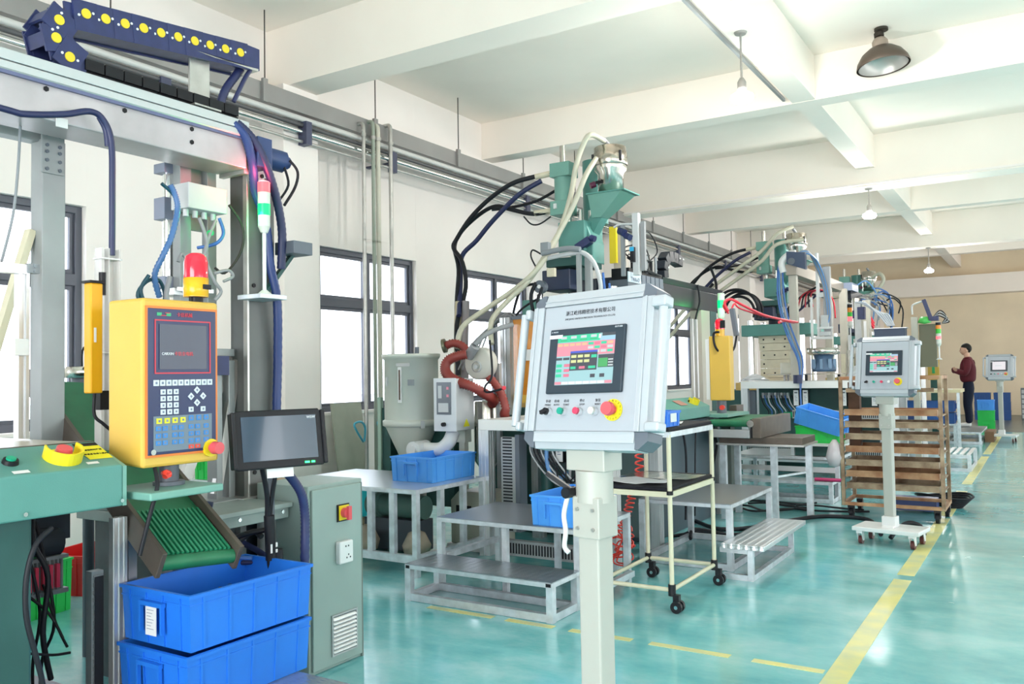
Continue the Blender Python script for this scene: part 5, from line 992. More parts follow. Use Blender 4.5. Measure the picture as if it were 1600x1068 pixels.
# ------------------------------------------------------------------ operator consoles
scr = {k: mk('screen_' + k, c, .4, emit=.42) for k, c in dict(bg=(.36, .60, .64), green=(.05, .62, .36), pink=(.80, .30, .38), pale=(.60, .66, .68), orange=(.78, .50, .30), dark=(.07, .08, .10), blue=(.08, .12, .62), yel=(.70, .72, .34), sky=(.38, .60, .82), lime=(.08, .42, .14), white=(.78, .74, .78), hot=(.75, .2, .3)).items()}
bezel = mk('bezel_dark', (.05, .07, .095), .3)
def console(bx, by, yaw, pz, name, label, detail=2, pole_off=0.0, tilt=R(11.4), ptop=None, group=None, roll=0.0):
    t = thing(name, label, 'control console', (bx, by, 0), yaw, group)
    L = lambda: MB()     # local coordinates
    pole_m = mk('pole_grey_cream', (.41, .41, .375), .4)
    def q(mb, nm, m_, bv=0): return mb.build(nm, m_, t, bv, local=True)
    q(L().box(-.27, .27, -.17, .17, .115, .15), 'base_plate', white_p, .006)
    for sx in (-1, 1):
        for sy in (-1, 1):
            x_, y_ = sx * .21, sy * .13
            w_ = q(L().box(x_ - .025, x_ + .025, y_ - .03, y_ + .03, .095, .115).prism([(y_ - .03, .10), (y_ + .03, .10), (y_ + .035, .03), (y_ + .005, .03)], 'x', x_ - .022, x_ - .017).prism([(y_ - .03, .10), (y_ + .03, .10), (y_ + .035, .03), (y_ + .005, .03)], 'x', x_ + .017, x_ + .022), 'castor', white_p)
            c = L().cyl((x_ - .015, y_ + .02, .035), (x_ + .015, y_ + .02, .035), .035, n=16).build('castor_wheel', mk('castor_maroon', (.16, .04, .04), .4), w_, local=True)
    q(L().box(-.04, .04, -.04, .04, .15, 1.08), 'pole', pole_m, .006)
    q(L().box(-.055, .055, -.055, .055, .15, .24).prism([(-.10, .15), (.10, .15), (.06, .165), (-.06, .165)], 'x', -.05, .05), 'pole_foot', white_p, .004)
    q(L().box(-.052, .052, -.052, .052, .98, 1.11).cyl((0, 0, 1.09), (0, 0, 1.19), .06, n=22), 'swivel_joint', pole_m, .004)
    bl = L()
    for sx in (-.03, .03):
        for z_ in (1.01, 1.07): bl.cyl((sx, -.052, z_), (sx, -.058, z_), .006, n=8)
    q(bl, 'bolt', steel)
    q(L().box(-.075, .075, -.05, .05, 1.19, pz - .277), 'neck_block', pole_m, .004)
    if detail > 1:
        q(L().bar((-.05, -.06, 1.13), (-.13, -.08, 1.18), .014).cyl((-.06, -.075, 1.12), (-.06, -.03, 1.12), .018, n=12), 'clamp_lever', black)
        q(L().tube([(-.06, -.062, 1.11), (-.075, -.065, 1.05), (-.065, -.07, 1.0), (-.075, -.065, .95), (-.06, -.062, .93)], .008), 'cable_tie', white_p)
    # head
    FMx = Matrix.Translation((0, -.03 + pole_off, pz)) @ Matrix.Rotation(roll, 4, 'Y') @ Matrix.Rotation(R(90) - tilt, 4, 'X')
    H = lambda: MB(FMx)
    face = mk('console_face', (.38, .41, .46), .4, .1)
    prof = mk('console_profile', (.42, .45, .49), .38, .1)
    q(H().box(-.19, .20, -.228, .19, -.09, 0), 'head_box', face, .004)
    for x0, x1 in ((-.235, -.19), (.20, .245)): q(H().box(x0, x1, -.228, .19, -.095, .006).box(x0 + .012, x0 + .02, -.228, .19, .006, .009), 'side_profile', prof, .005)
    q(H().prism([(.19, .004), (.19, -.09), (.235, -.08), (.235, -.012)], 'x', -.19, .20).box(-.19, .20, .205, .209, -.0, .002), 'top_profile', prof, .003)
    q(H().prism([(-.228, .004), (-.228, -.09), (-.283, -.08), (-.283, -.012)], 'x', -.19, .20).box(-.19, .20, -.262, -.2288, .0, .002), 'bottom_profile', prof, .003)
    for x0, x1 in ((-.235, -.191), (.201, .245)):
        for y0, y1, k in ((.19, .232, 1), (-.280, -.228, 0)):
            xm = x0 if x0 < 0 else x1; xi = x1 if x0 < 0 else x0
            q(H().prism([(xi, y0 if k else y1), (xm, y0 if k else y1), (xm, (y0 + y1) / 2), (xi + (xm - xi) * .3, y1 if k else y0), (xi, y1 if k else y0)], 'z', -.085, -.004), 'corner_cap', slate)
    for s_ in (-1, 1):
        xo = .275 * s_; xi = .24 * s_
        q(H().cyl((xo, -.212, .0), (xo, .17, .0), .014, n=14), 'handle', prof)
        q(H().box(min(xi, xo - .014 * s_), max(xi, xo + .018 * s_), .15, .185, -.03, .02), 'handle_bracket', prof, .006)
        q(H().box(min(xi, xo - .014 * s_), max(xi, xo + .018 * s_), -.228, -.198, -.03, .02), 'handle_bracket', prof, .006)
    q(H().box(-.15, .15, -.108, .108, 0, .012), 'screen_bezel', bezel, .004)
    s = H(); X = lambda a: -.113 + a * .228; Y = lambda a: .083 - a * .163
    def rc(c, x0, x1, y0, y1, l=1): s.mat(scr[c]); s.box(X(x0), X(x1), Y(y1), Y(y0), .012, .0122 + l * .0003)
    if detail >= 1:
        rc('bg', 0, 1, 0, 1, 0); rc('green', 0, .74, 0, .14); rc('dark', .78, 1, 0, .06); rc('sky', .76, 1, .07, .15); rc('white', .72, .76, .02, .1, 2)
        for k in range(4): rc('pale', .06 + k * .175, .16 + k * .175, .02, .07, 2); rc('lime', .05 + k * .175, .17 + k * .175, .095, .11, 2)
        rc('pink', 0, 1, .15, .42)
        for k in range(5): rc('orange', .01 + k * .108, .095 + k * .108, .17, .22, 2)
        for k, c in enumerate(('green', 'hot', 'green', 'orange', 'pale', 'green', 'hot', 'pale', 'hot', 'pale', 'pale', 'green')): rc(c, .55 + (k % 4) * .11, .64 + (k % 4) * .11, .17 + (k // 4) * .08, .22 + (k // 4) * .08, 2)
        rc('dark', 0, .105, .45, .5, 2); rc('dark', .125, .235, .45, .5, 2)
        for k in range(3): rc('green', .01, .11, .58 + k * .1, .64 + k * .1, 2); rc('hot', .15, .25, .58 + k * .1, .64 + k * .1, 2)
        rc('dark', .74, 1, .43, .68, 2); rc('lime', .745, .90, .5, .67, 3)
        for k in range(3): rc('pale', .91, .99, .52 + k * .055, .545 + k * .055, 3)
        rc('dark', .25, .72, .33, .72, 3); rc('blue', .25, .72, .33, .37, 4)
        for k in range(6): rc('yel', .27 + (k % 3) * .115, .36 + (k % 3) * .115, .41 + (k // 3) * .1, .465 + (k // 3) * .1, 4)
        rc('green', .62, .71, .42, .48, 4); rc('green', .27, .36, .64, .69, 4); rc('hot', .42, .52, .64, .69, 4); rc('green', .58, .70, .64, .69, 4)
        rc('dark', .62, .70, .80, .87, 2); rc('dark', .78, .86, .80, .87, 2)
        for k in range(8): rc('white' if k % 7 else 'pink', .005 + k * .124, .12 + k * .124, .935, .99, 2)
    if detail == 0: rc('white', 0, 1, 0, 1, 0); rc('pale', .2, .7, .45, .55, 1)
    q(s, 'screen_display', scr['bg'])
    q(H().box(-.148, -.095, .075, .087, .012, .0126), 'screen_sticker', paper)
    bz = -.165
    for k, (x_, m_) in enumerate(((-.133, black), (-.073, mk('btn_green', (.0, .36, .26), .35)), (-.010, mk('btn_red', (.75, .05, .12), .35)), (.050, white_p))):
        q(H().cyl((x_, bz, 0), (x_, bz, .018), .0125, n=16), 'button_collar', chrome)
        bb = H().cyl((x_, bz, .014), (x_, bz, .026), .011, n=16)
        if k == 0: bb.bar((x_ - .016, bz - .006, .026), (x_ + .01, bz + .004, .026), .012, .012, (0, 0, 1))
        q(bb, 'push_button', m_)
    q(H().cyl((.118, bz + .004, 0), (.118, bz + .004, .003), .034, n=28), 'stop_ring', yellow_b)
    q(H().cyl((.118, bz + .004, .003), (.118, bz + .004, .025), .014, n=14).cyl((.118, bz + .004, .025), (.118, bz + .004, .04), .022, .02, n=20), 'stop_button', pinkred)
    if detail > 1:
        def tx(s_, sz, x_, y_, z_=.0008, m_=blackink, al='CENTER', rot=0):
            return text(s_, sz, FMx @ Matrix.Translation((x_, y_, z_)) @ Matrix.Rotation(rot, 4, 'Z'), m_, 'lettering', t, .0002, al, local=True)
        tx('浙江屹纬精密技术有限公司', .0165, .0, .160); tx('ZHE JIANG UNITECH PRECISION TECHNOLOGY CO.,LTD', .0078, .0, .141)
        for s1, s2, x_ in (('手动', 'MANU', -.142), ('自动', 'AUTO', -.106), ('启动', 'START', -.066), ('停止', 'STOP', -.003), ('复位', 'RESET', .058)):
            tx(s1, .0105, x_, -.130); tx(s2, .0085, x_, -.142)
        for k, c in enumerate('EMERGENCY'): a = R(165 - k * 24); tx(c, .0085, .118 + .0285 * math.cos(a), bz + .004 + .0285 * math.sin(a), .0035, rot=a - R(90))
        for k, c in enumerate('STOP'): a = R(235 + k * 22); tx(c, .0085, .118 + .0285 * math.cos(a), bz + .004 + .0285 * math.sin(a), .0035, rot=a + R(90))
        tx('GOT1000', .007, .125, .099, .0125, whiteink); tx('△ MELSEC', .006, -.128, .097, .0125, whiteink)
    return t
console(-1.235, 2.45, R(-9.6), 1.54, 'operator_console', 'large white touch screen console standing nearest the camera', 2, roll=R(-1.5))
console(-1.17, 7.88, R(-9.0), 1.54, 'operator_console', 'white touch screen console in front of the rusty tray rack', 1)
console(-.79, 19.4, R(-8), 1.50, 'operator_console', 'small distant white console beyond the man in maroon', 0)
# ------------------------------------------------------------------ third and fourth stations
o = MB().box(-3.90, -3.82, 8.2, 8.24, 2.66, 3.05).build('yellow_guard_post', yellow_b)
tag(o, 'narrow yellow guard strip beside the hopper chute of the nearest press', 'guard')
P3 = press(.17, 6.5, 'injection_press', 'vertical green press with ivory mould stack behind the long wiring frame')
black_hoses(.17, 6.5, P3)
loader(.17, 6.5, label='vacuum loader on the press with the ivory mould stack')
H4 = thing('conveying_hoses', 'pair of beige hoses running left from the loader of the middle press', 'hose', (-3.9, 13.6, 3))
for dz in (0, -.16): MB().tube([(-3.33 - dz, 13.75, 3.76 + dz * 1.4), (-3.55, 13.6, 3.64 + dz), (-3.79, 13.6, 3.40 + dz), (-4.11, 13.5, 3.16 + dz), (-4.43, 13.4, 2.93 + dz), (-4.85, 13.2, 2.6 + dz), (-5.2, 13.1, 2.2 + dz)], .03, 10).build('hose', tealw, H4)
LP = thing('looped_hoses', 'black hydraulic hoses looping above the tie rods of the middle press', 'hose', (-4.3, 13.3, 2.3))
for k, (r0, dx) in enumerate(((.36, 0), (.33, .04), (.30, .10), (.26, .0))):
    MB().tube([(-4.15 + dx + r0 * math.cos(R(a)), 13.3 + k * .05, 2.42 + r0 * math.sin(R(a))) for a in range(-20, 200, 20)], .022, 8, 3).build('hose', blackhose, LP)
MB().tube([(-4.5, 13.3, 2.9), (-4.75, 13.3, 2.6), (-4.6, 13.3, 2.3), (-4.5, 13.4, 2.0)], .024).tube([(-4.55, 13.3, 3.2), (-4.45, 13.3, 2.8), (-4.7, 13.3, 2.45), (-4.85, 13.4, 2.3)], .022).build('hose', blackhose, LP)
WC = work_frame(-3.82, -1.70, 12.4, 13.3, 1.33, 'wiring_workstation', 'long aluminium work frame with inverters behind the green belt conveyor', .1)
MB().box(-3.7, -1.8, 12.9, 12.95, .5, 1.22).build('back_panel', dgreen, WC)
MB().box(-3.72, -3.64, 12.5, 12.56, .7, 1.2).build('duct_wall', slate, WC)
for k, x_ in enumerate((-3.10, -2.97, -2.45, -2.33, -2.05, -1.93)): inverter(x_, 12.55, .98, WC, .07, .22, k == 3)
for k in range(9): MB().box(-3.6 + k * .045, -3.565 + k * .045, 12.7, 12.76, 1.08, 1.16).build('relay', mgrey if k % 2 else lgrey, WC)
for k in range(10):
    xa = -3.6 + k * .05; MB().tube([(xa, 12.66, 1.12), (xa + .05, 12.6, 1.0), (xa + .12, 12.6, .9), (xa + .1, 12.66, .82)], .009, 6).build('wire', [blackhose, bluehose, mk('white_wire', (.6, .62, .66), .4)][k % 3], WC)
MB().cyl((-3.25, 12.6, .84), (-3.12, 12.6, .84), .045, n=12).build('green_bottle', mk('bottle_green', (.0, .45, .2), .3), WC)
duct(-3.1, -1.8, 12.45, .80, .92, WC, False); duct(-3.7, -1.9, 12.2, .28, .42, WC, False)
for z_ in (.24, .46): MB().box(-3.8, -1.8, 12.15, 12.5, z_ - .03, z_).build('lower_shelf', alu, WC)
# feeders on the frame
F1 = thing('parts_feeder', 'cream drum shaped parts feeder on the long work frame', 'feeder', (-3.2, 12.8, 1.33))
MB().lathe([(0, 1.43), (.15, 1.43), (.155, 1.44), (.155, 1.60), (.145, 1.60), (.145, 1.46), (0, 1.46)], (-3.18, 12.8, 0), n=28).build('bowl', mk('bowl_cream', (.66, .64, .54), .4), F1)
for a in range(4): MB().cyl((-3.18 + .11 * math.cos(a * 1.57 + .7), 12.8 + .11 * math.sin(a * 1.57 + .7), 1.33), (-3.18 + .11 * math.cos(a * 1.57 + .7), 12.8 + .11 * math.sin(a * 1.57 + .7), 1.43), .018, n=10).build('leg', white_p, F1)
MB().box(-3.5, -3.0, 12.62, 13.0, 1.42, 1.432).build('plate', stain, F1)
F2 = thing('parts_feeder', 'vibratory bowl feeder with blue base and steel bowl on the long work frame', 'feeder', (-2.72, 12.8, 1.33))
o5 = (-2.72, 12.8, 0)
MB().lathe([(0, 1.46), (.16, 1.46), (.165, 1.50), (.12, 1.60), (.14, 1.70), (0, 1.70)], o5, n=24).build('base', mk('feeder_blue', (.10, .19, .33), .4), F2)
MB().lathe([(0, 1.70), (.18, 1.70), (.225, 1.72), (.23, 1.80), (.215, 1.80), (.21, 1.73), (.15, 1.73), (.15, 1.77), (.14, 1.77), (.14, 1.73), (0, 1.73)], o5, n=32).build('bowl', stain, F2)
MB().box(-3.0, -2.42, 12.6, 13.05, 1.42, 1.435).build('plate', stain, F2)
for x_ in (-2.95, -2.5): MB().cyl((x_, 12.7, 1.33), (x_, 12.7, 1.42), .02, n=10).build('foot', black, F2)
for k in range(8): a = k * .785; MB().box(o5[0] + .15 * math.cos(a) - .02, o5[0] + .15 * math.cos(a) + .02, o5[1] + .15 * math.sin(a) - .02, o5[1] + .15 * math.sin(a) + .02, 1.5, 1.64).build('spring', mk('spring_blue', (.25, .38, .55), .3, .5), F2)
# plastic bags
for k, (x_, y_, z_, s_) in enumerate(((-3.65, 12.55, 1.34, .14), (-2.25, 12.6, 1.34, .13))):
    q = MB(); random.seed(5 + k); V = []; n_ = 14; m_ = 8
    for j in range(m_):
        for i in range(n_):
            t_ = 2 * math.pi * i / n_; u = j / (m_ - 1); rr_ = s_ * (1 - .85 * u ** 1.5) * (1 + .25 * (random.random() - .5)); V.append((x_ + rr_ * math.cos(t_) * (1.5 if k == 0 else 1), y_ + rr_ * math.sin(t_), z_ + u * (s_ * (.7 if k == 0 else 1.5))))
    q.add(V, [(j * n_ + i, j * n_ + (i + 1) % n_, (j + 1) * n_ + (i + 1) % n_, (j + 1) * n_ + i) for j in range(m_ - 1) for i in range(n_)] + [tuple((m_ - 1) * n_ + i for i in range(n_))])
    tag(q.build('plastic_bag', mk('bag_film', (.70, .72, .75), .25, alpha=.75)), ('crumpled clear plastic bag at the left end of the long work frame', 'white plastic bag standing left of the console on the tray rack side')[k], 'bag')
# gantry of the third station
G3 = thing('gantry_robot', 'beige gantry with blue hoses between the middle press and the bowl feeder', 'gantry robot', (-3.0, 13, 1.3))
bg_ = mk('beige_post', (.56, .53, .46), .5, noise=.06)
MB().box(-3.13, -3.02, 12.56, 12.68, 1.33, 2.96).build('post', bg_, G3, .004); MB().box(-3.13, -3.02, 14.9, 15.02, 0, 2.95).build('post', bg_, G3, .004)
MB().box(-3.05, -2.93, 15.7, 15.85, 0, 2.9).build('post', bg_, G3)
MB().box(-3.15, -3.0, 12.5, 15.9, 2.86, 3.02).build('beam', mk('beam_beige_dark', (.42, .37, .32), .45, .3), G3, .004)
MB().prism([(-3.12, 3.02), (-2.86, 2.92), (-2.86, 3.16), (-3.12, 3.2)], 'y', 12.45, 12.55).build('motor_cover', mk('cover_navy', (.05, .09, .18), .4), G3)
MB().tube([(-3.18, 12.5, 2.9), (-3.2, 12.5, 3.05), (-3.1, 12.5, 3.15), (-3.0, 12.5, 3.17)], .05, 10).build('cover_elbow', white_p, G3)
MB().cyl((-3.05, 12.44, 3.05), (-3.05, 12.5, 3.05), .05, n=14).build('knob', slate, G3)
MB().box(-2.82, -2.79, 12.9, 13.0, 1.95, 3.2).box(-2.80, -2.72, 12.95, 13.0, 2.55, 2.62).box(-2.82, -2.6, 12.88, 12.92, 2.08, 2.11).build('actuator_rail', white_p, G3)
MB().box(-2.74, -2.64, 12.98, 13.08, 1.95, 3.0).build('actuator', mk('actuator_grey', (.45, .47, .50), .4, .4), G3, .004)
MB().box(-2.76, -2.66, 12.88, 12.96, 2.10, 2.28).box(-2.78, -2.64, 12.86, 12.94, 1.98, 2.04).build('gripper', lgrey, G3)
MB().box(-2.90, -2.6, 12.86, 12.9, 1.93, 1.97).box(-2.90, -2.87, 12.86, 12.9, 1.93, 2.55).build('gripper_frame', white_p, G3)
for k in range(4): MB().tube([(-3.25 + k * .02, 12.5, 3.0), (-3.26 + k * .03, 12.45, 2.6), (-3.2 + k * .03, 12.45, 2.2), (-3.1 + k * .03, 12.42, 1.9), (-2.98 + k * .02, 12.40, 1.6), (-2.96, 12.38, 1.2), (-2.95, 12.36, .9)], .012, 6).build('cable', [bluehose, mk('pale_blue_hose', (.12, .30, .62), .35), rubbergrey, bluehose][k], G3)
for k in range(4): MB().tube([(-2.98, 12.5, 3.17), (-2.86 + k * .015, 12.6, 3.2 - k * .02), (-2.80 + k * .02, 12.8, 3.0), (-2.72 + k * .015, 12.9, 2.7), (-2.68 + k * .015, 12.9, 2.3), (-2.70, 12.9, 2.1)], .012, 6).build('cable', mk('pale_blue_hose', (.12, .30, .62), .35) if k % 2 else rubbergrey, G3)
MB().cyl((-2.99, 12.36, 1.30), (-2.99, 12.36, 1.42), .06, n=10).build('cable_knot', navyhose, G3)
MB().tube([(-2.66, 10.2, 2.06), (-2.8, 11.0, 2.12), (-3.0, 12.3, 2.16), (-3.1, 12.45, 2.2)], .018).build('red_cable', mk('cable_red', (.78, .03, .06), .4), G3)
for k in range(5): MB().tube([(-3.4 + k * .06, 14.2, 2.5), (-3.3 + k * .03, 14.2, 2.72), (-3.0, 14.2, 2.76), (-2.85, 14.2, 2.6), (-2.8, 14.1, 2.3)], .012, 6).build('cable', blackhose if k % 2 else mk('cable_red', (.78, .03, .06), .4), G3)
# platform and shelf of the third station
SP = thing('step_platform', 'two level step platform in front of the long wiring frame left of the tray rack', 'platform', (-2.6, 10.3, 0))
plate_table(-3.25, -2.05, 9.9, 10.25, .24, SP, checker_l); plate_table(-3.3, -2.05, 10.27, 11.2, .48, SP, checker_l, low=False)
MB().box(-3.3, -2.05, 10.28, 10.3, .30, .36).build('front_rail', alu, SP)
BT = thing('low_bench', 'low bench with white top carrying the green and blue crates left of the rack', 'bench', (-2.3, 10.6, 0))
MB().box(-2.62, -2.0, 10.3, 11.15, .60, .625).build('top', white_p, BT)
for (x_, y_) in ((-2.6, 10.32), (-2.06, 10.32), (-2.6, 11.1), (-2.06, 11.1)): MB().box(x_, x_ + .04, y_, y_ + .04, .482, .60).build('leg', galv, BT)
MB().box(-2.56, -2.08, 10.36, 10.9, .484, .598).build('storage_bin', dgreen, BT)
crate_mesh(.50, .36, .20, greencrate, 'plastic_crate', 'bright green crate on the white topped bench left of the tray rack', loc=(-2.32, 10.62, .626), ribs=(5, 4), rz=R(90))
cc = crate_mesh(.56, .40, .20, bluecrate_l, 'plastic_crate', 'tilted sky blue crate leaning in the bright green crate', loc=(-2.30, 10.60, .80), ribs=(5, 4), rz=R(80)); cc.rotation_euler = (0, R(-4), R(82)); cc.rotation_euler.x = R(16)
o = MB().cyl((-2.25, 9.95, .262), (-1.95, 9.95, .262), .02, n=10).build('red_tube', mk('tube_magenta', (.7, .04, .2), .4)); tag(o, 'short magenta tube on the lower step left of the tray rack', 'tube')
o = MB().lathe([(0, .50), (.06, .52), (.09, .6), (.06, .72), (.02, .78), (0, .78)], (-1.85, 9.08, 0), n=12).build('plastic_bag', mk('bag_film2', (.72, .66, .70), .3, alpha=.8)); tag(o, 'small clear plastic bag tied to the left upright of the tray rack', 'bag')
# ---- rusty rack
RK = thing('tray_rack', 'tall rusty tray rack on castors behind the second white console', 'rack', (-1.32, 9.3, 0))
xr0, xr1, yr0, yr1 = -1.77, -.87, 9.05, 9.62
for (x_, y_) in ((xr0, yr0), (xr1, yr0), (xr0, yr1), (xr1, yr1)): MB().box(x_ - .018, x_ + .018, y_ - .018, y_ + .018, .13, 1.42).build('upright', rust, RK, .003)
for z_ in (.15, 1.40):
    MB().box(xr0, xr1, yr0 - .018, yr0 + .018, z_ - .016, z_ + .016).build('cross_rail', rust2, RK); MB().box(xr0, xr1, yr1 - .018, yr1 + .018, z_ - .016, z_ + .016).build('cross_rail', rust2, RK)
    for x_ in (xr0, xr1): MB().box(x_ - .018, x_ + .018, yr0, yr1, z_ - .016, z_ + .016).build('side_rail', rust2, RK)
for k, z_ in enumerate((1.03, .91, .79, .665, .60, .53, .42, .30)):
    if k == 4: continue
    s_ = MB().box(xr0 + .03, xr1 - .03, yr0 + .0, yr0 + .006, z_, z_ + .055).box(xr0 + .03, xr1 - .03, yr0 - .02, yr0 + .02, z_ + .055, z_ + .062).box(xr0 + .03, xr1 - .03, yr1 - .03, yr1 - .024, z_, z_ + .055).box(xr0 + .03, xr0 + .036, yr0, yr1 - .03, z_, z_ + .055).box(xr1 - .036, xr1 - .03, yr0, yr1 - .03, z_, z_ + .055).box(xr0 + .036, xr1 - .036, yr0 + .01, yr1 - .04, z_ + .004, z_ + .008)
    s_.build('tray', rust if k % 3 else rust2, RK)
    MB().box(xr0 + .0, xr0 + .03, yr0, yr1, z_ - .012, z_).box(xr1 - .03, xr1, yr0, yr1, z_ - .012, z_).build('tray_runner', rust, RK)
MB().box(xr0 + .05, xr1 - .05, yr0 - .01, yr0 + .02, 1.26, 1.30).build('tray', rust, RK); MB().box(xr0 + .05, xr0 + .16, yr0 + .1, yr0 + .2, .72, 1.36).build('back_plate', mk('rust_dark', (.12, .05, .02), .7, noise=.3), RK)
for (x_, y_) in ((xr0 + .06, yr0 + .05), (xr1 - .06, yr0 + .05), (xr0 + .06, yr1 - .05), (xr1 - .02, yr1 - .05)):
    f_ = MB().box(x_ - .03, x_ + .03, y_ - .03, y_ + .03, .105, .132).box(x_ - .028, x_ - .022, y_ - .03, y_ + .04, .05, .11).box(x_ + .022, x_ + .028, y_ - .03, y_ + .04, .05, .11).build('castor_fork', black, RK)
    MB().cyl((x_ - .018, y_ + .01, .052), (x_ + .018, y_ + .01, .052), .052, n=20).build('castor_wheel', blackhose, f_)
o = MB().box(-1.5, -1.0, 9.7, 9.95, .02, .14).build('tool_case', mk('case_blue', (.02, .06, .28), .4)); tag(o, 'dark blue case on the floor behind the foot of the tray rack', 'case')
CO = thing('coiled_cable', 'black cable coil lying on the floor behind the tray rack foot', 'cable', (-1.0, 10.2, 0))
for k in range(6): MB().tube([(-.98 + (.18 + .02 * k) * math.cos(R(a)), 10.25 + (.12 + .01 * k) * math.sin(R(a)), .02 + .02 * k + .02 * math.sin(R(a * 2))) for a in range(0, 361, 30)], .012, 6, 2).build('cable_loop', blackhose, CO)
# cables on the floor
for nme, lb, pts in (('floor_cable', 'thick black cable on the floor running to the second console base', [(-3.0, 8.1, .03), (-2.61, 7.8, .02), (-2.3, 8.2, .02), (-2.16, 8.6, .02), (-1.94, 8.95, .02), (-1.57, 8.97, .02), (-1.40, 8.6, .02), (-1.3, 8.2, .02)]), ('floor_cable', 'dark cable arch rising from the floor right of the second console base', [(-1.2, 8.06, .02), (-1.16, 8.15, .08), (-1.08, 8.25, .13), (-.99, 8.3, .10), (-.96, 8.3, .02)])):
    tag(MB().tube(pts, .02, 8).build(nme, blackhose), lb, 'cable')
CF = thing('cable_tangle', 'tangle of black cables on the floor in front of the long wiring frame', 'cables', (-2.2, 9.0, 0)); random.seed(21)
for k in range(7):
    a, b_ = random.uniform(-3.0, -2.2), random.uniform(8.9, 9.7); MB().tube([(a, b_, .02), (a + .2, b_ + random.uniform(-.2, .2), .03), (a + .45, b_ + random.uniform(-.2, .2), .02), (a + .7, b_ + random.uniform(-.1, .2), .02)], .011, 6).build('cable', blackhose, CF)
for k in range(3): MB().tube([(-2.9 + k * .1, 7.2, .03), (-2.75, 7.45, .03 + .02 * k), (-2.5, 7.6, .02), (-2.3, 7.7 + .05 * k, .02), (-2.45, 7.9, .02), (-2.7, 7.8, .02)], .016, 6).build('cable', blackhose, CF)
# fourth station
P4 = press(.18, 13.0, 'injection_press', 'distant green press rising behind the beige gantry posts')
loader(.18, 13.0, label='distant vacuum loader on the farthest visible press')
black_hoses(.18, 13.0, P4)
H5 = thing('conveying_hoses', 'short pale hose bent down from the distant vacuum loader', 'hose', (-3.2, 20.2, 3.3)); MB().tube([(-3.25, 20.3, 3.5), (-3.05, 20.2, 3.58), (-2.98, 20.2, 3.4), (-3.2, 20.2, 3.15), (-3.6, 20.2, 3.0)], .04, 8).build('hose', tealw, H5)
WD = work_frame(-3.6, -2.45, 18.6, 19.4, 1.33, 'wiring_workstation', 'distant aluminium work frame behind the tray rack', .1)
for k in range(3): inverter(-3.3 + k * .28, 18.8, .98, WD, .08, .24)
G4 = thing('gantry_robot', 'navy robot gantry with cable bundles far behind the second console', 'gantry robot', (-2.8, 16.4, 0))
MB().box(-2.72, -2.6, 16.0, 16.12, 0, 2.7).build('post', bg_, G4); MB().box(-3.0, -2.85, 17.3, 17.45, 0, 2.85).build('post', bg_, G4)
MB().box(-3.05, -2.90, 16.0, 18.6, 2.72, 2.9).build('beam', dk, G4); MB().box(-3.02, -2.86, 15.9, 16.5, 2.88, 3.02).build('motor', mk('motor_white_blue', (.3, .36, .5), .4), G4)
MB().cyl((-2.83, 16.0, 2.2), (-2.83, 16.0, 2.74), .07, n=14).cyl((-2.83, 16.0, 2.40), (-2.83, 16.0, 2.50), .072, n=14).build('air_cylinder', stain, G4); MB().cyl((-2.83, 16.0, 2.38), (-2.83, 16.0, 2.52), .076, n=14).build('cylinder_band', navy, G4)
random.seed(33)
for k in range(14):
    x_ = random.uniform(-3.0, -2.5); y_ = random.uniform(16.1, 17.6); z_ = random.uniform(2.7, 3.05)
    MB().tube([(x_, y_, z_), (x_ + .12, y_ + .2, z_ + random.uniform(-.05, .12)), (x_ + .25, y_ + .4, z_ - .15), (x_ + .2, y_ + .5, z_ - random.uniform(.3, .7))], .014, 5).build('cable', [bluehose, blackhose, mk('pale_blue_hose', (.12, .30, .62), .35), rubbergrey][k % 4], G4)
for k in range(3): MB().tube([(-2.9, 16.2, 2.6), (-2.7, 16.3, 2.5 - k * .06), (-2.6, 16.4, 2.3 - k * .05)], .02, 6).build('red_cable', mk('cable_red', (.78, .03, .06), .4), G4)
for k in range(6): MB().box(-2.9 + k * .07, -2.86 + k * .07, 15.6 + k * .1, 15.64 + k * .1, 1.33, random.uniform(1.7, 2.4)).build('fixture_rod', [alu, stain, lgrey][k % 3], G4)
for k in range(5): MB().box(-2.95 + k * .11, -2.88 + k * .11, 15.2, 15.28, 1.35, random.uniform(1.5, 2.0)).build('fixture', [ivory, stain, mgrey][k % 3], G4)
MB().box(-3.0, -2.3, 15.1, 15.9, 1.28, 1.33).box(-2.98, -2.9, 15.15, 15.2, 0, 1.28).box(-2.4, -2.32, 15.15, 15.2, 0, 1.28).build('fixture_table', alu, G4)
signal_tower(-2.42, 13.22, 1.331, .80, 'signal_tower', 'signal tower with black, orange and green segments left of the navy box', k=1.25, order=((redlit, .05), (mk('dim_green', (.05, .6, .05), .4), .05), (amberlens, .05), (black, .04)))
G5 = thing('gantry_robot', 'white and navy robot arm with green cup above the second console', 'gantry robot', (-2.2, 13.5, 0))
MB().box(-2.02, -1.62, 12.7, 12.9, 1.86, 2.04).build('navy_box', mk('box_navy', (.04, .075, .16), .4), G5, .006)
MB().box(-2.02, -1.60, 12.68, 12.92, 2.04, 2.05).build('box_lid', alu, G5); MB().box(-1.58, -1.50, 13.0, 13.08, 0, 2.2).build('post', bg_, G5); MB().box(-2.0, -1.92, 12.8, 12.88, 0, 1.86).build('stand_leg', alu, G5)
for k in range(5): MB().tube([(-2.3 + k * .03, 13.0, 2.45), (-2.15 + k * .04, 12.95, 2.42 - k * .04), (-1.98 + k * .03, 12.9, 2.25), (-1.85 + k * .02, 12.8, 2.08)], .012, 6).build('air_line', mk('white_line', (.72, .76, .85), .4), G5)
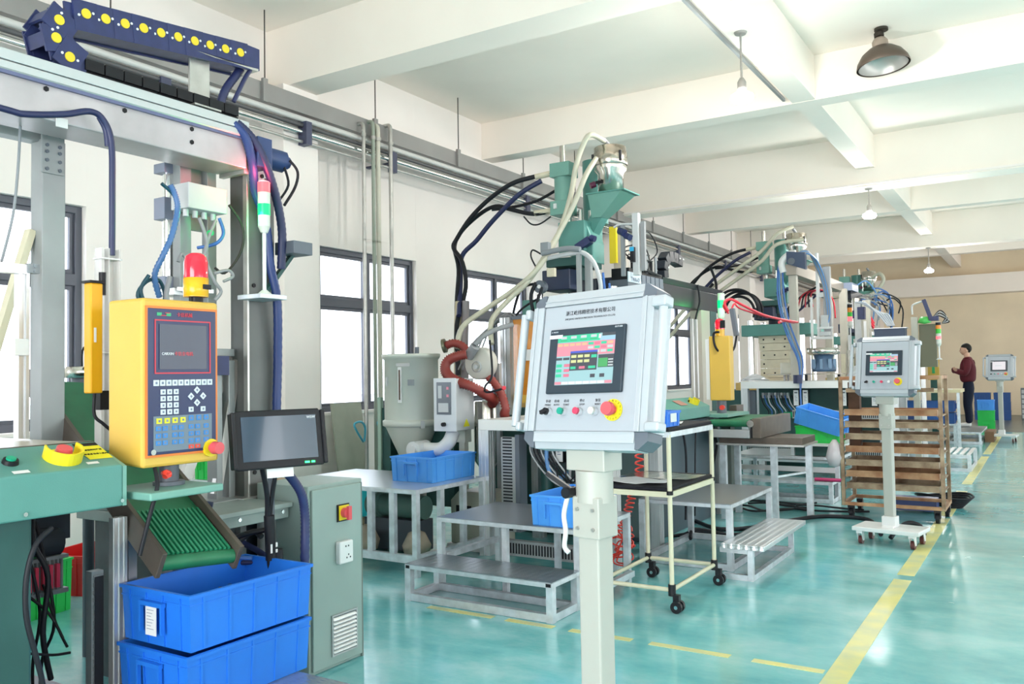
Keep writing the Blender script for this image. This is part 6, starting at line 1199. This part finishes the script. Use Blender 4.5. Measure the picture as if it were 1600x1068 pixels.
MB().box(-2.28, -2.18, 13.0, 13.1, 2.2, 2.38).build('valve', navy, G5); MB().box(-2.32, -2.24, 13.0, 13.06, 1.3, 2.46).build('post', alu_d, G5)
MB().tube([(-1.57, 13.1, 2.24), (-1.57, 13.1, 2.36), (-1.50, 13.1, 2.40), (-1.42, 13.1, 2.42)], .012).build('white_arm', white_p, G5)
MB().bar((-1.42, 13.1, 2.44), (-1.34, 13.1, 2.18), .07, .05).box(-1.36, -1.24, 13.05, 13.15, 2.14, 2.2).build('arm_joint', navy, G5); MB().lathe([(0, 2.10), (.09, 2.12), (.05, 2.20), (0, 2.2)], (-1.42, 13.1, 0), n=16).build('suction_cup', mk('cup_green', (.1, .6, .12), .4), G5)
for k in range(5): MB().tube([(-1.3, 13.1, 2.2), (-1.22, 13.1, 2.28 - k * .02), (-1.15 + k * .01, 13.1, 2.2 - k * .02), (-1.2, 13.1, 2.1)], .008, 5).build('air_line', lgrey if k % 2 else black, G5)
MB().box(-1.50, -1.28, 13.15, 13.25, 1.5, 2.1).build('back_plate', mk('olive_box', (.22, .22, .14), .5), G5); MB().box(-1.5, -1.44, 13.15, 13.2, 0, 1.5).build('stand_leg', alu, G5)
signal_tower(-1.24, 13.0, 1.6, .22, 'signal_tower', 'signal tower with green and orange segments right of the green suction cup', k=1.2, order=((redlit, .03), (whitelens, .03), (mk('dim_green', (.05, .6, .05), .4), .05), (amberlens, .04), (black, .03)))
# distant small panel with yellow post
PN = thing('control_panel', 'small dark slate monitor over a yellow panel left of the standing man', 'control panel', (-2.3, 22, 0))
MB().box(-2.36, -2.13, 22.0, 22.06, 1.93, 2.22).build('screen', mk('slate_screen', (.10, .16, .22), .3), PN); MB().box(-2.36, -2.12, 22.06, 22.2, 1.2, 1.95).build('housing', yellow, PN); MB().box(-2.33, -2.17, 22.0, 22.05, 1.55, 1.88).build('paper', paper, PN); MB().box(-2.30, -2.15, 22.0, 22.1, 0, 1.2).build('post', dgreen, PN); MB().box(-2.26, -2.2, 21.98, 22.0, 1.35, 1.5).build('green_patch', mk('patch_green', (.03, .42, .14), .5), PN)
# benches & crates near the man
WBN = thing('work_bench', 'cream topped work bench with papers beside the man in maroon', 'bench', (-1.8, 17.9, 0))
MB().box(-2.6, -1.35, 17.6, 18.5, 1.02, 1.08).build('top', mk('bench_cream', (.70, .60, .38), .5), WBN); MB().box(-2.1, -1.5, 17.62, 17.9, 1.08, 1.085).build('papers', paper, WBN)
for x_ in (-2.56, -1.42): MB().box(x_, x_ + .05, 17.62, 17.67, 0, 1.02).build('leg', galv, WBN)
for k, (x_, z_, lb) in enumerate(((-2.35, .66, 'dark blue crate under the cream bench, left one'), (-1.75, .66, 'dark blue crate under the cream bench, right upper one'), (-1.75, .44, 'dark blue crate under the cream bench, right lower one'))):
    crate_mesh(.55, .40, .20, mk('far_crate_blue', (.02, .10, .36), .4), 'plastic_crate', lb, loc=(x_, 17.95, z_), ribs=(4, 3), rz=R(90))
SHF = thing('shelf_stand', 'steel shelf stand under the dark blue crates below the cream bench', 'stand', (-2.05, 17.95, 0)); MB().box(-2.7, -1.45, 17.72, 18.2, .41, .438).build('shelf', galv, SHF); MB().box(-2.68, -2.64, 17.74, 17.78, 0, .41).box(-1.5, -1.46, 17.74, 17.78, 0, .41).box(-2.68, -2.64, 18.1, 18.14, 0, .41).box(-1.5, -1.46, 18.1, 18.14, 0, .41).build('leg', galv, SHF)
MB().box(-2.6, -2.1, 17.8, 18.1, .438, .655).build('filler_box', mk('filler_blue', (.02, .06, .25), .5), SHF)
# slatted bright bench and far steps
SB = thing('step_platform', 'low steel step with bright slatted top right of the tray rack', 'platform', (-1.2, 14.3, 0))
for k in range(7): MB().box(-1.55 + k * .09, -1.50 + k * .09, 13.75, 14.9, .235, .25).build('slat', alu, SB)
MB().box(-1.75, -.95, 13.73, 13.77, .19, .235).box(-1.75, -.95, 14.88, 14.92, .19, .235).build('rail', galv, SB)
for (x_, y_) in ((-1.0, 13.73), (-1.0, 14.88), (-1.75, 13.73), (-1.75, 14.88)): MB().box(x_, x_ + .05, y_, y_ + .05, 0, .235).build('leg', galv, SB)
MB().box(-1.75, -.95, 13.74, 13.77, .0, .045).box(-.98, -.95, 13.77, 14.88, 0, .045).build('bottom_rail', galv, SB)
MB().box(-2.3, -1.62, 13.75, 14.9, .47, .49).build('upper_tread', checker_l, SB); MB().box(-1.66, -1.62, 13.75, 13.79, .235, .47).box(-2.3, -2.26, 13.75, 13.79, 0, .47).build('leg', galv, SB)
FS = thing('step_platform', 'steel step platform on which the man in maroon stands', 'platform', (-1.5, 19.3, 0))
plate_table(-1.72, -1.10, 18.6, 20.5, .24, FS, mk('step_grey', (.34, .38, .40), .4, .5)); plate_table(-2.4, -1.74, 18.6, 20.5, .50, FS, mk('step_grey', (.34, .38, .40), .4, .5))
o = MB().box(-1.08, -.92, 19.2, 20.2, 0, .20).build('wooden_crate', mk('far_crate_brown', (.30, .16, .08), .6)); tag(o, 'brown wooden crate on the floor beside the step where the man stands', 'crate')
for k, (z_, m_, lb) in enumerate(((.02, greencrate, 'bright green tub at the bottom of the stack behind the man'), (.26, greencrate, 'bright green tub in the middle of the stack behind the man'), (.50, bluecrate_l, 'sky blue tub on top of the stack behind the man'))):
    crate_mesh(.36, .34, .235, m_, 'plastic_crate', lb, loc=(-1.22, 22.6, z_ - .018), ribs=(3, 3))
for r_ in range(3):
    for c_ in range(2):
        crate_mesh(.42, .40, .25, mk('far_crate_blue', (.02, .10, .36), .4), 'plastic_crate', ('bottom', 'middle', 'top')[r_] + ' dark blue crate of the ' + ('left', 'right')[c_] + ' stack against the back wall', loc=(-1.55 + c_ * .48, 27.3, .001 + r_ * .252), ribs=(3, 3), group='dark blue crates stacked by the back wall')
GD = thing('drawer_cabinet', 'grey drawer cabinet with white strips at the right edge by the back wall', 'cabinet', (-.2, 27.3, 0)); MB().box(-.62, .4, 27.1, 27.6, 0, .88).build('body', mk('drawer_dark', (.20, .24, .27), .5), GD)
for k in range(6): MB().box(-.60, .38, 27.08, 27.1, .06 + k * .135, .16 + k * .135).build('drawer', mk('drawer_grey', (.55, .58, .60), .5), GD)
for k in range(2): crate_mesh(.4, .5, .25, mk('far_crate_blue', (.02, .10, .36), .4), 'plastic_crate', ('navy crate on the floor directly left of the grey drawer cabinet', 'navy crate on another one left of the grey drawer cabinet')[k], loc=(-.02 - .95 + .02, 27.35, .757 if 0 else .001 + k * .252) if 0 else (.75, 27.35, .001 + k * .252), ribs=(3, 3))
# ------------------------------------------------------------------ services on the wall, lamps, leaning board
TR = thing('cable_tray', 'long grey cable tray hung from rods along the window wall', 'cable tray', (-6.4, 10, 4.2))
traym = mk('tray_grey', (.42, .41, .40), .45, .3, noise=.1, nscale=2)
MB().box(-6.43, -6.40, Y0 + .1, 29.1, 4.22, 4.40).box(-6.62, -6.43, Y0 + .1, 29.1, 4.22, 4.24).box(-6.62, -6.60, Y0 + .1, 29.1, 4.24, 4.40).build('tray', traym, TR)
for y_ in [-2.4 + k * 1.62 for k in range(19)]:
    near = min(abs(y_ - c) for c in (6.27, 14.27, 22.27)) ; zt = 5.11 if near > .25 else 4.3
    if near <= .25: y_ += .5; zt = 5.11
    for b0, b1, zb in ((10.1, 10.38, 4.598), (2.1, 2.35, 4.598), (18.3, 18.58, 4.598), (26.2, 26.5, 4.598), (6.1, 6.5, 4.498), (14.1, 14.5, 4.328), (22.1, 22.5, 4.328), (-2.3, -1.9, 4.358)):
        if b0 - .03 < y_ < b1 + .03: zt = zb
    MB().cyl((-6.38, y_, 4.2), (-6.38, y_, zt), .007, n=6).build('hanger_rod', mk('rod_dark', (.12, .10, .09), .5), TR)
    MB().box(-6.40, -6.365, y_ - .03, y_ + .03, 4.20, 4.43).build('hanger_clip', traym, TR)
text('CABLE TRAY', .08, frame_M((-6.399, 8.1, 4.31), (0, 1, 0), (0, 0, 1)), mk('faded_red', (.5, .3, .28), .6), 'lettering', TR) if 0 else None
PP = thing('pipe_run', 'parallel steel air pipes running under the cable tray along the wall', 'pipes', (-6.4, 10, 4))
for z_, r_, m_ in ((4.165, .030, mk('pipe_white', (.72, .72, .70), .4)), (4.10, .022, mk('pipe_dark', (.14, .14, .15), .4)), (4.03, .030, chrome), (3.93, .016, steel)): MB().cyl((-6.42, Y0 + .1, z_), (-6.42, 29.1, z_), r_, n=14).build('pipe', m_, PP)
for y_ in [-1.5 + k * 3.05 for k in range(10)]: MB().box(-6.798, -6.38, y_ - .03, y_ + .03, 3.98, 4.0).box(-6.44, -6.38, y_ - .05, y_ + .05, 3.88, 4.12).build('wall_bracket', mk('bracket_navy', (.10, .11, .20), .5), PP)
MB().box(-6.478, -6.36, 6.23, 6.31, 3.9, 4.14).build('wall_bracket', mk('bracket_navy', (.10, .11, .20), .5), PP)
for k, (y_, m_, r_) in enumerate(((7.06, steel, .022), (7.30, mk('pipe_cream', (.66, .64, .54), .45), .028), (7.22, mk('pipe_greenish', (.40, .46, .38), .45), .022), (7.52, steel, .024))):
    vp = thing('drop_pipe', ('leftmost vertical steel pipe dropping from the pipe run', 'thick cream vertical pipe dropping from the pipe run', 'thin greenish vertical pipe behind the cream pipe', 'rightmost vertical steel pipe dropping from the pipe run')[k], 'pipe', (-6.35, y_, 0))
    MB().tube([(-6.60, y_, 4.30 + .03 * k), (-6.40, y_, 4.31 + .03 * k), (-6.345, y_, 4.30 + .03 * k), (-6.33, y_, 4.24 + .03 * k), (-6.33, y_, 4.1), (-6.33, y_, 3.0)], r_, 12, 4).cyl((-6.33, y_, 0), (-6.33, y_, 3.02), r_, n=12).build('pipe', m_, vp)
    MB().cyl((-6.33, y_, 4.16), (-6.33, y_, 4.20), r_ * 1.4, n=12).build('elbow_collar', steel, vp)
o = MB().box(-6.62, -6.60, 6.86, 7.32, .0, 1.20); 
bd = MB(Matrix.Translation((-6.50, 7.1, 0)) @ Matrix.Rotation(R(-8), 4, 'Y')).box(-.01, .01, -.24, .24, 0.002, 1.22).build('leaning_board', mk('board_grey_green', (.42, .44, .36), .6, noise=.1, nscale=4)); tag(bd, 'grey-green board leaning on the wall beside the drop pipes', 'board')
o = MB().box(-6.798, -6.785, 6.58, 6.84, 1.10, 1.25).build('notice_sheet', paper); tag(o, 'small white notice sheet on the wall left of the leaning board', 'notice')
AH = thing('air_hose', 'pale blue air hose loops hung on the drop pipes', 'hose', (-6.3, 7.2, .9))
for k, yy in enumerate((6.95, 7.32)): MB().tube([(-6.28, yy, .80), (-6.2, yy - .18, .92), (-6.2, yy - .22, 1.0), (-6.2, yy - .12, 1.02), (-6.25, yy, .95), (-6.28, yy + .02, .80)], .012).build('hose', mk('hose_cyan', (.10, .50, .68), .4), AH)
MB().tube([(-6.25, 7.35, 1.15), (-6.2, 7.25, 1.1), (-6.2, 7.25, .95), (-6.2, 7.4, .8), (-6.1, 7.6, .6)], .01).build('hose', blackhose, AH)
for nm, x_, y_, zt, zb, lb in (('pendant_lamp', -2.28, 7.68, 4.605, 4.02, 'pendant bulb lamp on a thin rod, nearest of the lit bulbs'), ('pendant_lamp', -2.28, 14.3, 4.33, 3.92, 'pendant bulb lamp on a thin rod, middle of the lit bulbs'), ('pendant_lamp', -2.28, 22.3, 4.33, 3.80, 'pendant bulb lamp on a thin rod, farthest of the lit bulbs')):
    t = thing(nm, lb, 'lamp', (x_, y_, zt))
    MB().cyl((x_, y_, zt - .02), (x_, y_, zt), .05, .06, n=16).build('ceiling_cup', mk('lamp_metal', (.45, .43, .40), .5, .4), t); MB().cyl((x_, y_, zb + .14), (x_, y_, zt), .010, n=10).build('rod', mk('lamp_metal', (.45, .43, .40), .5, .4), t)
    MB().lathe([(.018, .16), (.03, .14), (.04, .12), (.04, .07), (.045, .05), (.03, .045)], (x_, y_, zb), n=18).build('socket', mk('lamp_metal', (.45, .43, .40), .5, .4), t)
    MB().lathe([(.03, .05), (.05, .03), (.10, .0), (.105, -.03), (.085, -.06), (.0, -.075)], (x_, y_, zb), n=24).build('bulb', bulbglow, t)
    plight('bulb_light', (x_, y_, zb - .12), 80, (1, .97, .92), .1)
RL = thing('reflector_lamp', 'unlit bronze dome reflector lamp hanging close to the ceiling', 'lamp', (-1.36, 9.7, 5.12))
c0 = Vector((-1.36, 9.7, 4.70)); ax = Vector((-.10, .03, 1)).normalized(); rot = ax.to_track_quat('Z', 'Y').to_matrix().to_4x4(); LM = Matrix.Translation(c0) @ rot @ Matrix.Scale(1.08, 4)
MB(LM).lathe([(.245, 0), (.25, .005), (.235, .06), (.19, .13), (.12, .185), (.075, .20), (.06, .20), (.115, .178), (.18, .125), (.225, .055), (.235, .004)], n=40).build('shade', mk('shade_bronze', (.20, .15, .12), .4, .5), RL)
MB(LM).lathe([(0, .16), (.10, .165), (.175, .118), (.218, .05), (.228, .006)], n=36).build('reflector', mk('reflector_inner', (.55, .53, .50), .35, .4), RL)
MB(LM).lathe([(.075, .195), (.075, .26), (.055, .29), (.04, .30), (.0, .30)], n=20).build('socket', mk('socket_beige', (.42, .34, .28), .5), RL)
MB().cyl(LM @ Vector((0, 0, .29)), (-1.37, 9.7, 5.118), .02, n=10).cyl((-1.37, 9.7, 5.09), (-1.37, 9.7, 5.118), .07, n=14).cyl(LM @ Vector((0, 0, .31)), LM @ Vector((0, 0, .35)), .05, n=12).build('mount', mk('mount_dark', (.06, .05, .04), .5), RL)
# ------------------------------------------------------------------ the man
PERSON = thing('person', 'man in a maroon jacket and navy trousers standing with folded arms on a step', 'person', (-1.42, 20.1, .241))
def skin_mesh(name, verts, edges, radii, mat, parent, root=0, sub=2, M=None):
    me = bpy.data.meshes.new(name); me.from_pydata([tuple((M or Matrix.Identity(4)) @ Vector(v)) for v in verts], edges, []); me.materials.append(mat)
    o = bpy.data.objects.new(name, me); COL.objects.link(o); o.parent = parent
    sk = o.modifiers.new('skin', 'SKIN'); sk.use_smooth_shade = True
    for i, r_ in enumerate(radii): me.skin_vertices[0].data[i].radius = (r_, r_) if not isinstance(r_, tuple) else r_; me.skin_vertices[0].data[i].use_root = (i == root)
    s_ = o.modifiers.new('sub', 'SUBSURF'); s_.levels = sub; s_.render_levels = sub
    return o
# local frame: person faces -x ; left side is -y
v = [(.03, 0, .90), (.02, 0, 1.05), (.03, 0, 1.22), (.035, 0, 1.36), (.02, 0, 1.45)]
e = [(0, 1), (1, 2), (2, 3), (3, 4)]; r_ = [(.165, .16), (.17, .165), (.19, .18), (.17, .15), (.075, .07)]
for s_ in (-1, 1):
    b = len(v); v += [(.03, s_ * .17, 1.38), (.04, s_ * .24, 1.22), (.0, s_ * .24, 1.10), (-.13, s_ * .17, 1.15), (-.23, s_ * .04, 1.18), (-.23, -s_ * .09, 1.18 + .03 * s_)]
    e += [(3, b), (b, b + 1), (b + 1, b + 2), (b + 2, b + 3), (b + 3, b + 4), (b + 4, b + 5)]; r_ += [.085, .075, .068, .062, .055, .045]
skin_mesh('jacket', v, e, r_, maroon, PERSON)
v = [(.03, 0, 1.0), (.03, 0, .90)]; e = [(0, 1)]; r_ = [(.10, .10), (.14, .145)]
for s_ in (-1, 1):
    b = len(v); v += [(.03, s_ * .085, .80), (.02, s_ * .09, .64), (.0, s_ * .09, .47), (.02, s_ * .09, .28), (.02, s_ * .09, .07)]; e += [(1, b), (b, b + 1), (b + 1, b + 2), (b + 2, b + 3), (b + 3, b + 4)]; r_ += [.11, .10, .085, .075, .065]
skin_mesh('trousers', v, e, r_, navycloth, PERSON)
for s_ in (-1, 1): skin_mesh('shoe', [(.06, s_ * .09, .045), (0, s_ * .09, .045), (-.09, s_ * .09, .04), (-.17, s_ * .09, .035)], [(0, 1), (1, 2), (2, 3)], [.045, .05, .045, .035], white_p, PERSON)
def blob(name, c, sx, sy, sz, mat, fn=None, n=20, m=14):
    q = MB(); q.smooth = True; V = []; F_ = []
    for j in range(m + 1):
        ph = math.pi * j / m
        for i in range(n):
            t_ = 2 * math.pi * i / n; p = Vector((math.sin(ph) * math.cos(t_), math.sin(ph) * math.sin(t_), math.cos(ph)))
            k = fn(p) if fn else 1; V.append((c[0] + p.x * sx * k, c[1] + p.y * sy * k, c[2] + p.z * sz * k))
    for j in range(m):
        for i in range(n): F_.append((j * n + i, (j + 1) * n + i, (j + 1) * n + (i + 1) % n, j * n + (i + 1) % n))
    q.add(V, F_, True); return q.build(name, mat, PERSON, local=True)
HC = (-.01, 0, 1.60)
blob('head', HC, .098, .078, .118, skin, lambda p: (1 - .16 * max(0, -p.z) * (1 if p.x > -.3 else .35)) * (1 + .05 * max(0, -p.x) * max(0, -p.z)))
q = MB(); q.tube([(.035, 0, 1.40), (.02, 0, 1.47), (.01, 0, 1.56)], .055, 12); q.build('neck', skin, PERSON, local=True)
q = MB(); q.prism([(-.098, 1.615), (-.128, 1.575), (-.098, 1.568)], 'y', -.013, .013); q.build('nose', skin, PERSON, bevel=.004, local=True)
blob('hair', (.012, 0, 1.635), .105, .088, .108, hair, lambda p: 1 if (p.z > .12 or p.x > .28) else .72)
q = MB()
for s_ in (-1, 1): q.cyl((-.093, s_ * .032, 1.613), (-.102, s_ * .032, 1.613), .009, n=8).box(-.10, -.088, s_ * .032 - .014, s_ * .032 + .014, 1.63, 1.636)
q.box(-.106, -.09, -.02, .02, 1.545, 1.551); q.build('eyes_and_mouth', hair, PERSON, local=True)
for s_ in (-1, 1): blob('ear', (.012, s_ * .079, 1.595), .022, .012, .032, skin, n=10, m=8)
def hand(base, d, upv, s_=1):
    d = Vector(d).normalized(); upv = Vector(upv); sd = d.cross(upv).normalized(); b = Vector(base); V_ = [b, b + d * .04, b + d * .085]; E_ = [(0, 1), (1, 2)]; R_ = [.022, .026, .026]
    for k, L_ in enumerate((.065, .075, .07, .055)):
        o_ = (k - 1.5) * .019; i = len(V_); p = b + d * .09 + sd * o_; q_ = p + d * L_ * .5 - upv * .008; V_ += [p, q_, q_ + d * L_ * .5 - upv * .02]; E_ += [(2, i), (i, i + 1), (i + 1, i + 2)]; R_ += [.009, .009, .007]
    i = len(V_); V_ += [b + d * .03 - sd * .032, b + d * .07 - sd * .05]; E_ += [(1, i), (i, i + 1)]; R_ += [.011, .009]
    skin_mesh('hand', V_, E_, R_, skin, PERSON, root=1, sub=1)
hand((-.23, .08, 1.16), (.25, .95, .05), (-1, 0, 0)); hand((-.23, -.08, 1.21), (.3, -.9, -.1), (-1, 0, 0))
# ------------------------------------------------------------------ sub-parts and single pieces
SUB = {'key': 'keypad_plate', 'screen': 'keypad_plate', 'key_field': 'keypad_plate', 'emblem': 'keypad_plate', 'socket_hole': 'socket', 'vent_slat': 'vent_frame', 'vent_back': 'vent_frame',
       'screen_display': 'screen_bezel', 'screen_sticker': 'screen_bezel', 'rim': 'shell', 'rib': 'shell', 'paper_label': 'shell', 'reel_hub': 'hose_reel', 'main_switch': 'door', 'rivet': 'chain_link',
       'window': 'door', 'latch': 'lid', 'cylinder_band': 'air_cylinder', 'rating_label': 'base', 'sight_glass': 'sight_glass_frame', 'cleat': 'belt', 'cable_gland': 'junction_box', 'drawer': 'body'}
def base_name(o): return o.name.split('.')[0]
for t in [o for o in list(COL.objects) if o.parent is None and o.type == 'EMPTY']:
    kids = list(t.children)
    for c in kids:
        tgt = SUB.get(base_name(c))
        if tgt:
            m = [k for k in kids if base_name(k) == tgt and k is not c and not SUB.get(base_name(k))]
            if m and m[0].parent is t and not c.children: c.parent = m[0]
KEEP = {'lettering', 'screen_display', 'label_print', 'duct_slot', 'emblem', 'key', 'socket_hole', 'eyes_and_mouth', 'chain_link', 'rating_plate', 'meter', 'window_frame', 'sash', 'inverter_front', 'warning_label', 'start_button', 'stop_button', 'main_switch', 'push_button'}
def islands(me):
    n = len(me.vertices); par = list(range(n))
    def f(a):
        while par[a] != a: par[a] = par[par[a]]; a = par[a]
        return a
    for e in me.edges:
        a, b = f(e.vertices[0]), f(e.vertices[1])
        if a != b: par[a] = b
    g = {}
    for i in range(n): g.setdefault(f(i), []).append(i)
    bb = []
    for k, vs in g.items():
        P = [me.vertices[i].co for i in vs]; bb.append([k, [min(p[j] for p in P) - .0015 for j in range(3)], [max(p[j] for p in P) + .0015 for j in range(3)]])
    cl = {b[0]: b[0] for b in bb}
    def h(a):
        while cl[a] != a: a = cl[a]
        return a
    for i in range(len(bb)):
        for j in range(i):
            A, B_ = bb[i], bb[j]
            if all(A[1][q] <= B_[2][q] and B_[1][q] <= A[2][q] for q in range(3)):
                a, b = h(A[0]), h(B_[0])
                if a != b: cl[a] = b
    return [h(f(i)) for i in range(n)]
for o in list(COL.objects):
    if o.type != 'MESH' or o.parent is None or o.get('kind') or base_name(o) in KEEP or o.data.users > 1 or len(o.data.vertices) > 3000: continue
    me = o.data; ids = islands(me); u = list(dict.fromkeys(ids))
    if len(u) < 2 or len(u) > 40: continue
    polys = [(list(p.vertices), p.material_index, p.use_smooth) for p in me.polygons]; first = True
    for k in u:
        idx = {}; V = []; F_ = []; mi = []; sm = []
        for i, q in enumerate(ids):
            if q == k: idx[i] = len(V); V.append(me.vertices[i].co[:])
        for vs, m_, s_ in polys:
            if ids[vs[0]] == k: F_.append([idx[i] for i in vs]); mi.append(m_); sm.append(s_)
        if not F_: continue
        nm = bpy.data.meshes.new(base_name(o)); nm.from_pydata(V, [], F_); nm.polygons.foreach_set('material_index', mi); nm.polygons.foreach_set('use_smooth', sm)
        for m_ in me.materials: nm.materials.append(m_)
        if first: tgt_o = o; first = False; o.data = nm
        else:
            c = o.copy(); c.data = nm; COL.objects.link(c)
